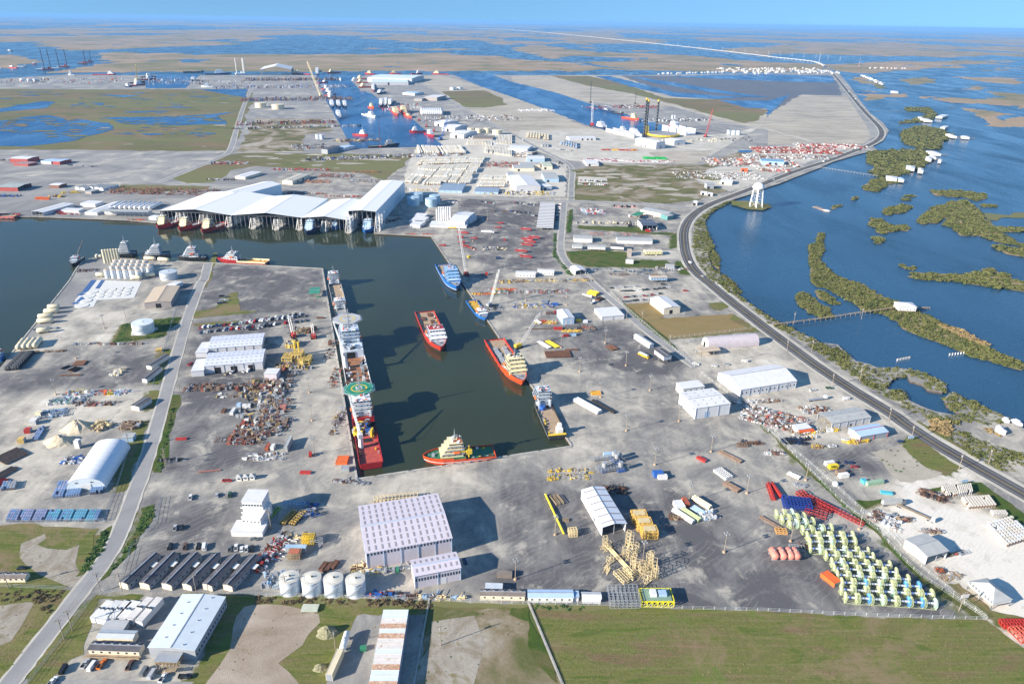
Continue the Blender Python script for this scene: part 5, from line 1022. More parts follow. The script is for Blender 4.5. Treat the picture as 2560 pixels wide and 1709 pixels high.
# water tower
wt=PT('@12 2236,612')[0];t=thing('water_tower','white water tower with six legs on its own small causeway spit','water tower',tuple(wt),0)
WTm=M('tower_white_paint',(.82,.82,.80),.45,var=.04);HT=height_at(PX('@12 2236,612')[0],PX('@12 2262,400')[0])
mb=MB();rr=8.6;rg=[]
for j in range(11):
 a=-math.pi/2+math.pi*j/10;rg.append([(max(.3,rr*math.cos(a))*math.cos(2*math.pi*i/24),max(.3,rr*math.cos(a))*math.sin(2*math.pi*i/24),HT-5+rr*.72*math.sin(a)) for i in range(24)])
mb.loft(WTm,rg);part('bowl',mb,t,smooth=True)
P_('cyl','riser',t,WTm,0,0,0,HT-10,.9,n=10)
P_('cyl','walkway',t,WTm,0,0,HT-6.2,HT-5.2,rr+1.1,n=24)
for i in range(6):
 a=i*math.pi/3+.3;P_('tube','leg',t,WTm,(11*math.cos(a),11*math.sin(a),0),(7.8*math.cos(a),7.8*math.sin(a),HT-6),.42,6)
 b=a+math.pi/3
 for z0,z1,q0,q1 in((0,.33,11,9.9),(.33,.66,9.9,8.9),(.66,1,8.9,7.8)):
  mb=MB();Z=HT-7
  mb.tube(WTm,(q0*math.cos(a),q0*math.sin(a),z0*Z),(q1*math.cos(b),q1*math.sin(b),z1*Z),.13,3);mb.tube(WTm,(q0*math.cos(b),q0*math.sin(b),z0*Z),(q1*math.cos(a),q1*math.sin(a),z1*Z),.13,3)
  mb.tube(WTm,(q1*math.cos(a),q1*math.sin(a),z1*Z),(q1*math.cos(b),q1*math.sin(b),z1*Z),.2,4);part('brace',mb,t)
# the covered dry dock
BW=M('boathouse_white_metal',(.82,.83,.84),.5,var=.03,stripes=(6,.12));BB=M('boathouse_side_metal',(.62,.74,.82),.5,var=.05,stripes=(4,.1))
HB=max(10,height_at(PX('@11 400,812')[0],PX('@11 415,712')[0]));HTALL=max(20,height_at(PX('@11 1108,812')[0],PX('@11 1098,658')[0]))
bld('tall bay of the covered dry dock, long white box with an open dark mouth','@11 845,650 1098,657 1415,380',None,HTALL,'gy',1.5,wall=BB,rm=BW,open_='f',name='dry_dock_bay',ribs=12,trim=BB)
for i,s in enumerate(('@10 1465,648 2120,690 2500,512','@10 2120,690 2764,712 3000,540','@10 2764,712 3189,735 3300,560')):
 bld('low white roofed bay of the covered dry dock, %s from the west'%nth(i),s,None,HB,'gy',5 if i<2 else 3.5,wall=BB,rm=BW,open_='f',name='dry_dock_bay',over=.2,trim=STEEL)
bld('long northern extension of the covered dry dock behind its west bay','@10 2030,482 2205,506 2424,386',None,HB+3,'gy',3,wall=BB,rm=BW,name='dry_dock_extension',trim=STEEL)
SHADE=M('painted_shade',(.07,.075,.085),.8)  # dark sheets added inside the bays; their colour stands in for interior shade
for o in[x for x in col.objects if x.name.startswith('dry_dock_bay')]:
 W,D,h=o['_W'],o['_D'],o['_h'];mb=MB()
 for x,y,sx,sy in((.35,D/2,.2,D-1),(W-.35,D/2,.2,D-1),(W/2,D*.8,W-1,.2)):mb.box(SHADE,x,y,0,sx,sy,h-.4)
 mb.box(SHADE,W/2,D/2,h-.25,W-.6,D-1,.15);part('interior_shade',mb,o)
def pier(label,s,dist=34,hh=None):
 a=PT(s)[0];d=(PT('@11 1415,375',HTALL)[0]-PT('@11 1098,657',HTALL)[0]);d.z=0;d.normalize();rz=math.atan2(d.y,d.x)
 t=thing('dock_pier',label,'pier',(a.x,a.y,-1.5),rz);P_('box','pontoon',t,CONC,dist/2,0,-3,dist,7,5)
 hh=hh or HB
 for q in range(3):
  x=3+q*13
  for e in(-2.6,2.6):
   mb=MB();mb.box(PALEW,0,0,0,.6,.6,hh-2.2);part('column',mb,t,(x,e,2))
  mb=MB()
  for z in range(4):
   z0=2+z*(hh-2)/4;z1=z0+(hh-4)/4
   mb.tube(PALEW,(x,-2.6,z0),(x,2.6,z1),.22,4);mb.tube(PALEW,(x,2.6,z0),(x,-2.6,z1),.22,4)
   if q:mb.tube(PALEW,(x-13,-2.6,z0),(x,-2.6,z1),.22,4);mb.tube(PALEW,(x-13,2.6,z1),(x,2.6,z0),.22,4)
  part('lattice',mb,t)
 for e in(-1,1):
  P_('tube','raking_leg',t,PALEW,(-4,e*3.4,1.8),(2,e*2.4,hh-1),.4,4)
for i,s in enumerate(('@10 1640,755','@10 1855,775','@10 2100,795','@10 2320,808','@11 185,818','@11 400,820','@11 625,835')):
 pier('white lattice pier under the dry dock roof, %s from the west'%nth(i),s)
pier('tall white lattice pier at the left side of the dry dock mouth','@11 850,848',hh=HTALL-1);pier('tall white lattice pier at the right side of the dry dock mouth','@11 1118,838',hh=HTALL-1)
# ================================================================ SHIPS
WL=-1.5
HRED=M('orange_red_hull',(.46,.035,.02),.4,var=.08,dirt=((.4,.10,.06),.72));HORANGE=M('bright_orange_hull',(.62,.075,.018),.4,var=.08);HBLUE=M('blue_hull',(.02,.13,.42),.35,var=.1);HBLACK=M('black_hull',(.025,.027,.03),.5,var=.2)
HNAVY=M('navy_hull',(.02,.04,.10),.4,var=.15);HWHITE=M('white_hull',(.72,.73,.74),.4,var=.06);HDRED=M('dark_red_hull',(.34,.02,.025),.45,var=.12)
SUPW=M('ship_white_paint',(.76,.77,.78),.4,var=.05);SUPC=M('ship_cream_paint',(.74,.66,.42),.45,var=.06)
DKTAN=M('timber_deck',(.40,.29,.19),.8,var=.2,sc=.5,dirt=((.22,.14,.1),.66));DKBROWN=M('rusty_brown_deck',(.30,.14,.07),.8,var=.3,sc=.3,dirt=((.16,.07,.04),.6));DKRED=M('worn_red_deck',(.42,.07,.05),.7,var=.2,sc=.3,dirt=((.5,.25,.22),.66))
DKGREEN=M('green_deck',(.02,.16,.08),.6,var=.2);DKGREY=M('grey_deck',(.30,.31,.32),.7,var=.15);DKYEL=M('ochre_deck',(.62,.36,.04),.7,var=.1);DKBLUE=M('pale_blue_deck',(.42,.52,.62),.6,var=.1)
def outline(L,B,k=1.0,bow=1.0,sharp=1.0,round_stern=False):
 pts=[]
 fr=[(0,.92),(.06,1),(.3,1),(.6,1),(.75,.93),(.85,.74),(.92,.48),(.97,.22),(1.0,.03)]
 if round_stern:fr[0:2]=[(-.01,.3),(.02,.7),(.08,.95)]
 for x,w in fr:pts.append((x*L*(bow if x>.9 else 1),w**sharp*B/2*k))
 return[(x,-w) for x,w in pts]+[(x,w) for x,w in reversed(pts)]
def ship(label,s,B=None,hull=HRED,deck=DKTAN,sup=SUPW,house=(.66,.90),tiers=3,hd=2.6,hf=2.6,lod=0,mast=9,funnels=2,rail=None,name='supply_vessel',cat='ship',group=None,cargo=None,heli=None,stripe=None,round_stern=False,house_b=.78,crane=None,boot=None,bow=1.03,tier_h=2.7,pilot=None,wlz=WL):
 """s: stern waterline point, bow waterline point"""
 a,b=PT(s,wlz);d=b-a;L=d.length;rz=math.atan2(d.y,d.x);B=B or L*.21
 t=thing(name,label,cat,(a.x,a.y,wlz),rz,group)
 mb=MB();o0=outline(L*.985,B,.96,.99,1.15,round_stern);o1=outline(L,B,1,1.0+(bow-1)*.5,1,round_stern)
 mb.loft(hull,[[(x,y,-1.2) for x,y in o0],[(x,y,.3) for x,y in o0],[(x,y,hd) for x,y in o1]]);part('hull',mb,t)
 boot=boot or(HBLACK if lod<2 and hull is not HBLACK else None)
 if boot:mb=MB();mb.loft(boot,[[(x*1.002-.05,y*1.012,-.3) for x,y in o0],[(x*1.002-.05,y*1.012,.55) for x,y in o0]],caps=False);part('boot_stripe',mb,t)
 # forecastle
 xf=house[0]-.03 if house[0]>.3 else .0
 def cut(o,lo,k=1.0):
  p=[(x,y) for x,y in o if x>=lo*L];w=B/2*k
  return[(lo*L,-w)]+[q for q in p]+[(lo*L,w)]
 fk=[(x,y*(1.0)) for x,y in cut(outline(L,B,1.0,1+(bow-1)*.5,.9),xf)];fk2=cut(outline(L,B,1.03,bow,.8),xf,1.03)
 if hf>0:
  mb=MB();mb.loft(hull,[[(x,y,hd-.02) for x,y in fk],[(x,y,hd+hf) for x,y in fk2]]);part('forecastle',mb,t)
  mb=MB();mb.prism(deck if deck in(DKGREEN,DKRED,DKBLUE) else DKGREY,[(xf*L+.3+(x-xf*L)*.985,y*.93) for x,y in fk2],hd+hf-.02,hd+hf+.06);part('foredeck',mb,t)
 P_('box','deck',t,deck,xf*L/2+.3,0,hd-.02,xf*L-.9,B*.94,.1)
 # bulwark
 mb=MB();rc=rail or hull
 for e in(-1,1):mb.box(rc,xf*L/2,e*(B/2-.15),hd+.02,xf*L,.3,1.1 if not rail else 1.9)
 mb.box(rc,.2,0,hd+.02,.3,B*.9,.9);part('bulwark',mb,t)
 if hf>0:
  n=len(fk2);mb=MB();c=[(x,y) for x,y in fk2[1:-1]]
  mb.loft(hull,[[(x,y,hd+hf) for x,y in c],[(x*1.004,y*1.01,hd+hf+1.2) for x,y in c],[(x*1.0-.2,y*.97,hd+hf+1.2) for x,y in c],[(x-.25,y*.965,hd+hf) for x,y in c]],closed=False,caps=False);part('bow_bulwark',mb,t)
 if stripe:
  mb=MB();o2=outline(L,B,1.008,1.0+(bow-1)*.5,1,round_stern);mb.loft(stripe,[[(x,y,hd-.55) for x,y in o2],[(x,y,hd-.15) for x,y in o2]],caps=False);part('rubbing_strake',mb,t)
 # deckhouse
 x0,x1=house[0]*L,house[1]*L;z=hd+hf+.05;hw=B*house_b;me=None
 for k in range(tiers):
  q=k/max(1,tiers);xa,xb=x0+q*(x1-x0)*.10,x1-q*(x1-x0)*.5;w=hw*(1-.16*q)
  mb=MB();th=tier_h if k<tiers-1 else tier_h*.95
  mb.box(sup,(xa+xb)/2,0,z,xb-xa,w,th-.05,top=.97)
  mb.box(sup,(xa+xb)/2-.2,0,z+th-.05,xb-xa+1.4,w+1.4,.05)
  o_=part('deckhouse' if k<tiers-1 else 'wheelhouse',mb,t)
  if lod<2:
   mb=MB();top_=k==tiers-1;wz=z+(th*.45 if top_ else th*.5)
   nW=6 if top_ else 4
   for e in(-1,1):
    for i in range(nW):
     xx=xa+(xb-xa)*(i+.5)/nW;mb.box(GLASS,xx,e*(w/2*.985+.03),wz,(xb-xa)/nW*(.8 if top_ else .35),.12,th*(.36 if top_ else .24))
     if i<nW-1:yy=-w/2+w*(i+.5)/(nW-1);mb.box(GLASS,xb*1.0+.02 if e>0 else xa-.02,yy,wz,.14,w/nW*(.8 if top_ else .35),th*(.36 if top_ else .24))
   part('window_band',mb,o_)['kind']='stuff'
   if k:mb=MB();[mb.box(STEEL,(xa+xb)/2-.2,e*(w/2+1.1),z,xb-xa+2,.07,.9) for e in(-1,1)];mb.box(STEEL,xa-1.1,0,z,.07,w+2,.9);part('deck_rail',mb,o_)
  z+=th
 zt=z;xw=x0+(x1-x0)*.35
 if mast:
  mb=MB();mb.tube(sup if lod>1 else STEEL,(xw-.6,0,zt),(xw,0,zt+mast),.3,4,.1);mb.tube(STEEL,(xw+1.2,0,zt),(xw,0,zt+mast*.6),.15,4)
  for q,w in((.35,2.4),(.55,3.4),(.75,1.8)):mb.box(STEEL,xw,0,zt+mast*q,.3,w,.2)
  part('mast',mb,t)
  if lod<2:
   for yy,rr in((1.6,.7),(-1.6,.7),(2.6,.45)):mb=MB();mb.cyl(SUPW,xw+1.5,yy,zt,zt+.8,.25,n=6);mb.dome(SUPW,xw+1.5,yy,zt+.8,rr,1.1,10,3);part('radar_dome',mb,t)
 for e in range(funnels):
  yy=(e-.5)*hw*.8 if funnels==2 else 0;mb=MB();xq=x0-1.4 if house[0]>.3 else x1+1.5
  mb.box(sup,xq,yy,hd+.05,2.0,1.5,hf+tier_h*1.7,top=.9);mb.cyl(BLACK,xq,yy,hd+hf+tier_h*1.7+.05,hd+hf+tier_h*1.7+1.1,.4,n=6);part('funnel',mb,t)
 if lod<2:
  r_=random.Random(label);mb=MB()
  for q in range(16):mb.box(r_.choice([STEEL,SUPW,TRIM,sup,ORANGE,HBLACK]),x0+(x1-x0)*r_.uniform(.05,.45),r_.uniform(-.3,.3)*B,zt,r_.uniform(.4,1.6),r_.uniform(.4,1.4),r_.uniform(.4,1.6))
  for q in range(14):mb.box(r_.choice([STEEL,TRIM,RUST,PALEW,YELP,HBLACK]),r_.uniform(.03,max(.1,xf-.02))*L,r_.choice([-1,1])*B*r_.uniform(.3,.43),hd+.1,r_.uniform(.5,2.5),r_.uniform(.4,1.2),r_.uniform(.4,1.5))
  for q in range(8):mb.box(STEEL,L*(.8+.02*q),r_.uniform(-.2,.2)*B,hd+hf+.08,.5,.5,r_.uniform(.4,1.0))
  w=part('deck_fittings',mb,t);w['kind']='stuff'
  mb=MB()
  for q in range(6):
   for e in(-1,1):xq=L*(.12+q*.12);mb.tube(BLACK,(xq,e*(B/2+.02),hd-1.5),(xq,e*(B/2+.45),hd-1.5),.7,8)
  w=part('tyre_fender',mb,t);w['kind']='stuff'
  mb=MB();xx=(house[1]+1)/2*L*.985;mb.box(STEEL,xx,0,hd+hf+.06,2,2.4,.9);mb.cyl(STEEL,xx,-1.6,hd+hf+.06,hd+hf+.9,.5,n=8);mb.cyl(STEEL,xx,1.6,hd+hf+.06,hd+hf+.9,.5,n=8);part('windlass',mb,t)
  if house[0]>.3:
   for e in(-1,1):
    P_('tank','lifeboat',t,ORANGE,(x0+2,e*hw*.56,hd+hf+tier_h+1.1),(x0+6.5,e*hw*.56,hd+hf+tier_h+1.1),.9,8)
 return t,L,B,hd,xf*L
def put(t,obj_t,x,y,z,rz=0):
 """place another thing aboard at ship coordinates (stays top-level)"""
 M_=Matrix.Translation(t.location)@Matrix.Rotation(t.rotation_euler.z,4,'Z');p=M_@Vector((x,y,z));obj_t.location=p;obj_t.rotation_euler=(0,0,t.rotation_euler.z+rz)
def boxthing(label,name,cat,L,W,Hh,m,ribs=True,group=None,loc=(0,0,0),rz=0):
 t=thing(name,label,cat,loc,rz,group);P_('box','shell',t,m,0,0,.15,L-.1,W-.1,Hh-.25)
 mb=MB()
 for a in(-1,1):
  for b in(-1,1):mb.box(m,a*(L/2-.1),b*(W/2-.1),0,.2,.2,Hh)
  mb.box(m,0,a*(W/2-.08),0,L-.4,.16,.16);mb.box(m,0,a*(W/2-.08),Hh-.16,L-.4,.16,.16)
 if ribs:
  for a in(-1,1):
   for i in range(1,int(L/.6)):mb.box(m,-L/2+i*.6,a*(W/2-.04),.18,.25,.06,Hh-.36)
 part('frame',mb,t)
 P_('box','door',t,TRIM,L/2-.02,0,.2,.05,W-.3,Hh-.4)
 return t
def pipes(label,L,n,r,m,layers=1,group=None,name='pipe_stack',loc=(0,0,0),rz=0,jitr=0.):
 t=thing(name,label,'pipes',loc,rz,group);me=None;q=0;r0=random.Random(n)
 mb=MB();mb.tube(m,(-L/2,0,0),(L/2,0,0),r,6 if r>.2 else 4);me=mb.mesh('pipe')
 for l in range(layers):
  for i in range(n-l):o=link('pipe',me,t,(r0.uniform(-1,1)*jitr,(i-(n-l-1)/2)*2.05*r,.35+r+l*1.75*r))
 for x in(-.35,.35):P_('box','dunnage',t,WOOD,L*x,0,0,.3,n*2.05*r+.4,.34)
 return t
def helideck(t,x,r,z,m,ring,H_=False,legs_to=4):
 mb=MB();pts=[(x+r*math.cos(math.pi/8+i*math.pi/4),r*math.sin(math.pi/8+i*math.pi/4)) for i in range(8)]
 mb.prism(m,pts,z,z+.35);mb.prism(STEEL,[(x+(a-x)*1.1,b*1.1) for a,b in pts],z-.35,z-.05);o=part('helideck',mb,t)
 def annulus(r1,r2,zz,mm,nm,n=36):
  q=MB();vs=[]
  for i in range(n):a=2*math.pi*i/n;vs+=[(x+r1*math.cos(a),r1*math.sin(a),zz),(x+r2*math.cos(a),r2*math.sin(a),zz)]
  q.add(vs,[(2*i,2*i+1,(2*i+3)%(2*n),(2*i+2)%(2*n)) for i in range(n)],mm);part(nm,q,o)
 annulus(r*.44,r*.53,z+.38,ring,'landing_circle')
 annulus(r*.96*.92,r*.98*.92,z+.38,PALEW,'edge_marking',8)
 if H_:
  q=MB()
  for dy in(-r*.16,r*.16):q.box(PALEW,x,dy,z+.36,r*.5,r*.09,.03)
  q.box(PALEW,x,0,z+.36,r*.09,r*.23,.03);part('letter_h',q,o)
 q=MB()
 for i in range(8):
  a,b=pts[i];q.tube(STEEL,(x+(a-x)*.7,b*.7,z),(x+(a-x)*.35,b*.35,z-legs_to),.2,4)
 part('deck_support',q,t)
def deckcrane(t,x,y,z,h,L,az,el,m=SUPW,rr=1.4):
 P_('cyl','crane_pedestal',t,m,x,y,z,z+h,rr,rr*.8,n=10)
 P_('box','crane_cab',t,m,x,y,z+h,3.6,3.2,3.0,az)
 d=Vector((math.cos(az)*math.cos(el),math.sin(az)*math.cos(el),math.sin(el)));a=Vector((x,y,z+h+2));s=Vector((-math.sin(az),math.cos(az),0))
 mb=MB();mb.tube(m,a+s*.6,a+d*L+s*.25,.55,4,.3);mb.tube(m,a-s*.6,a+d*L-s*.25,.55,4,.3);mb.tube(m,a,a+d*L,.5,4,.3)
 mb.tube(STEEL,a+Vector((0,0,4)),a+d*L*.9,.12,3);mb.tube(m,a,a+Vector((0,0,4)),.4,4);part('crane_jib',mb,t)
CW_=PALEW
# --- the slip and basin
t,L,B,z,xf=ship('bright blue supply vessel moored at the right quay, bow toward the viewer','@11 1712,1165 1838,1388',hull=HBLUE,deck=DKTAN,sup=M('mixed_blue_white_house',(.30,.50,.74),.4),house=(.52,.86),tiers=4,hf=3.4,stripe=SUPW,rail=HBLUE,mast=8,tier_h=2.6,B=None)
P_('box','white_house_front',t,SUPW,L*.80,0,z+3.5,L*.08,B*.6,2.6)
t,L,B,z,xf=ship('red and black supply vessel with a white wheelhouse, under way in mid slip','@21 1545,318 1695,662',hull=HRED,deck=DKTAN,sup=SUPW,house=(.66,.88),tiers=3,hf=3.2,rail=M('red_cargo_rail',(.40,.03,.025),.5),mast=8,boot=HBLACK,stripe=HBLACK)
P_('box','red_monkey_deck',t,REDP,L*.73,0,z+3.2+2.7*3+.1,L*.1,B*.7,.3)
for k in range(5):
 p=pipes('rusty pipe bundle lying on the deck of the mid slip vessel, %s from the stern'%nth(k),9,7,.28,RUST if k<3 else BROWNST,1,'deck pipes on the mid slip vessel');put(t,p,L*.1+k*L*.1,(-1)**k*B*.2,z+.1,.0)
t,L,B,z,xf=ship('bright orange supply vessel with cream deckhouse at the right quay','@21 2185,575 @22 90,975',hull=HORANGE,deck=DKTAN,sup=SUPC,house=(.68,.88),tiers=4,hf=3.2,rail=M('red_cargo_rail2',(.48,.025,.02),.5),mast=9)
for k in range(7):
 for e in(-1,1):
  p=pipes('grey casing bundle on the orange vessel deck, %s row from aft, %s side'%(nth(k),'port' if e>0 else 'starboard'),L*.065,6,.32,STEEL,1,'casing bundles on the orange vessel');put(t,p,L*.24+k*L*.055,e*B*.22,z+.1,math.pi/2 if k%3==2 else 0)
ship('small blue crew boat with an ochre deck tied under the lattice crane','@21 1972,205 2102,380',hull=HBLUE,deck=DKYEL,sup=SUPW,house=(.70,.88),tiers=2,hd=1.8,hf=1.6,mast=5,tier_h=2.3,funnels=0,name='crew_boat',cat='boat')
t,L,B,z,xf=ship('dark grey workboat with tan deck and yellow stern at the right quay','@32 418,182 @22 238,1072',hull=HBLACK,deck=DKTAN,sup=M('grey_white_house',(.52,.58,.64),.45),house=(.68,.92),tiers=4,hf=2.2,mast=10,name='workboat',stripe=STEEL)
P_('box','stern_roller',t,YELP,1.2,0,z+1.1,2.0,B*.95,.5);mb=MB();mb.box(SUPW,6,-B*.2,z+.1,5,4,4);mb.box(SUPW,6,-B*.2,z+4.1,2.5,2.5,3);part('stern_house',mb,t);P_('cyl','blue_drum',t,BLUEP,L*.62,B*.15,z,z+3,2.2,n=12)
t,L,B,z,xf=ship('orange red anchor handling tug with green decks at the foot of the slip','@31 2188,322 1548,385',B=15,hull=HORANGE,deck=DKGREEN,sup=SUPC,house=(.46,.78),tiers=4,hf=1.6,hd=3.0,mast=9,round_stern=True,stripe=SUPW,house_b=.62,bow=1.02,funnels=1,name='tug',cat='tug',tier_h=2.6)
deckcrane(t,L*.38,B*.28,z,3.5,9,math.pi*.02,.05,YELP,.5)
mb=MB();mb.tube(HBLACK,(L*.52,0,z+10),(L*.52,0,z+22),.5,5,.3);mb.box(HBLACK,L*.52,0,z+14,.5,4,.4);mb.box(HBLACK,L*.52,0,z+18,.5,3,.4);part('black_lattice_mast',mb,t)
# --- left quay of the slip
def bpx(s,w):
 a,b=PX(s);m=((a[0]+b[0])/2,(a[1]+b[1])/2);return(G(m[0]+w/7.34,m[1],WL)-G(m[0]-w/7.34,m[1],WL)).length
t,L,B,z,xf=ship('long tan decked supply ship with a small white bridge, northernmost on the left quay','@21 772,262 @11 712,1300',B=bpx('@21 772,262 @11 712,1300',118),hull=HNAVY,deck=DKTAN,sup=SUPW,house=(.80,.97),tiers=4,hf=1.8,mast=8,rail=STEEL,name='supply_ship')
t,L,B,z,xf=ship('short work vessel with a cluttered white house between two longer ships','@21 790,350 765,232',B=bpx('@21 790,350 765,232',120),hull=HBLACK,deck=DKGREY,sup=SUPW,house=(.5,.9),tiers=3,hf=1,mast=6,name='work_vessel')
CRB=bpx('@21 945,1030 852,400',205)
t,L,B,z,xf=ship('big white construction ship with a grey helideck and brown working deck','@21 955,1040 852,545',B=CRB,hull=HWHITE,deck=DKBROWN,sup=M('bluish_ship_paint',(.60,.68,.76),.45,var=.08),house=(.70,.95),tiers=4,hf=5.5,hd=4.5,mast=0,rail=HWHITE,name='construction_ship',house_b=.85,tier_h=2.9,funnels=2,bow=1.0)
r0=random.Random(9);mb=MB()
for q in range(46):mb.box(r0.choice([STEEL,DKGREY,HBLACK,SUPW,BROWNST,RUST,TRIM]),L*r0.uniform(.04,.50),r0.choice([-1,1])*r0.uniform(.22,.45)*B,z+.1,r0.uniform(1,4),r0.uniform(.6,2.4),r0.uniform(.5,3.5))
for q in range(24):mb.box(r0.choice([STEEL,SUPW,TRIM,HBLACK]),L*r0.uniform(.55,.66),r0.uniform(-.4,.4)*B,z+7.1,r0.uniform(1,3),r0.uniform(.6,2.4),r0.uniform(.5,2))
w=part('working_deck_gear',mb,t);w['kind']='stuff'
helideck(t,L*.95,12.5,z+5.5+12.5,M('grey_helideck',(.42,.43,.44),.7),M('yellow_marking',(.7,.5,.06),.6),legs_to=6)
P_('box','mid_hangar',t,MATS['bluish_ship_paint'],L*.60,0,z+.1,L*.14,B*.92,7);P_('box','hangar_opening',t,DARK,L*.528,B*.1,z+.15,.3,B*.4,5.5)
deckcrane(t,L*.36,B*.40,z,12,40,.15,.35,PALEW,2.2)
mb=MB();mb.tube(STEEL,(L*.8,0,z+16),(L*.8,0,z+34),1.2,4,.4);[mb.box(STEEL,L*.8,0,z+18+4*q,.8,6-q,.4) for q in range(4)];part('lattice_mast',mb,t)
t,L,B,z,xf=ship('red decked construction ship with a green helideck, southernmost on the left quay','@31 1062,450 @21 957,1178',B=bpx('@31 1062,450 @21 958,1130',200),hull=HDRED,deck=DKRED,sup=SUPW,house=(.68,.97),tiers=4,hf=4.5,hd=4.0,mast=0,rail=HDRED,name='construction_ship',house_b=.86,tier_h=2.9,bow=1.0)
helideck(t,L*.93,11.2,z+4.5+11.5,M('green_helideck',(.02,.24,.15),.6),MATS['yellow_marking'],True,6)
deckcrane(t,L*.26,B*.30,z,8,34,.12,.42,PALEW,1.8)
mb=MB();mb.tube(STEEL,(L*.88,0,z+15),(L*.88,0,z+33),1.0,4,.3);[mb.box(STEEL,L*.88,0,z+18+4*q,.8,5-q,.4) for q in range(4)];part('lattice_mast',mb,t)
r0=random.Random(5);mb=MB()
for q in range(40):mb.box(r0.choice([STEEL,DKGREY,HBLACK,YELP,BLUEP,RUST]),L*r0.uniform(.42,.62),r0.uniform(-.42,.42)*B,z+.1,r0.uniform(1,5),r0.uniform(1,3),r0.uniform(1,6),r0.uniform(0,3))
w=part('deck_machinery',mb,t);w['kind']='stuff'
P_('box','moon_pool',t,DARK,L*.36,-B*.05,z+.12,L*.06,B*.4,.06)
# --- dry dock berths
for i,s in enumerate(('@10 1650,748 1452,826','@10 1850,768 1652,842','@10 2062,775 1862,862')):
 ship('red supply vessel with cream house, %s from the west under the dry dock'%nth(i),s,hull=HRED,deck=DKGREY,sup=SUPC,house=(.62,.86),tiers=4,hf=3.2,mast=8,group='red vessels at the dry dock',B=13)
ship('dark blue vessel with a pale blue house in a middle dry dock berth','@11 600,775 465,876',B=13,hull=HNAVY,deck=DKGREY,sup=M('pale_blue_house',(.50,.66,.80),.4),house=(.6,.86),tiers=4,hf=2.8,mast=8)
ship('small pale blue boat in the dry dock berth left of the tall bay','@11 790,780 708,832',B=9,hull=HBLUE,deck=DKGREY,sup=MATS['pale_blue_house'],house=(.55,.85),tiers=3,hf=1.6,mast=5,name='crew_boat',cat='boat')
ship('blue tug with its bow at the mouth of the tall dry dock bay','@11 1085,775 1002,862',B=14,hull=HBLUE,deck=DKGREY,sup=MATS['pale_blue_house'],house=(.5,.84),tiers=4,hf=2,mast=7,name='tug',cat='tug')
# --- north tip of the peninsula
ship('black hulled tug with a white tower house, left of three behind the tanks','@10 1250,1062 1010,1072',B=12,hull=HBLACK,deck=DKGREY,sup=SUPW,house=(.22,.62),tiers=5,hf=1.4,mast=9,name='tug',cat='tug')
ship('black hulled white topped tug, middle of three behind the tanks','@10 1555,1072 1310,1082',B=12,hull=HBLACK,deck=DKGREY,sup=SUPW,house=(.3,.75),tiers=4,hf=1.4,mast=12,name='tug',cat='tug')
ship('black hulled white topped tug, right of three behind the tanks','@10 1905,1088 1640,1098',B=12,hull=HBLACK,deck=DKGREY,sup=SUPW,house=(.35,.8),tiers=4,hf=1.4,mast=12,name='tug',cat='tug')
t,L,B,z,xf=ship('small dark workboat carrying a black lattice crane at the peninsula corner','@10 748,1098 665,1168',B=9,hull=HBLACK,deck=DKGREY,sup=MATS['grey_white_house'],house=(.4,.8),tiers=2,hf=1,mast=0,name='workboat',cat='boat')
deckcrane(t,L*.35,0,z,3,20,2.4,1.0,HBLACK,.8)
t,L,B,z,xf=ship('red and yellow supply vessel with a white house behind the north quay','@10 2455,1140 2015,1118',B=13,hull=HDRED,deck=M('orange_ochre_deck',(.60,.30,.05),.7),sup=SUPW,house=(.62,.86),tiers=3,hf=2,mast=8,rail=SUPC)
ship('orange red supply vessel with a cream house cut by the left edge','@10 165,712 -260,705',B=16,hull=HRED,deck=DKTAN,sup=SUPC,house=(.5,.8),tiers=3,hf=2.6,mast=5,stripe=SUPW)
ship('white and blue boat at the left edge beside the black tyre stack','@20 -60,690 20,750',B=8,hull=HBLUE,deck=DKGREY,sup=SUPW,house=(.4,.8),tiers=2,hf=1.2,mast=4,name='workboat',cat='boat')
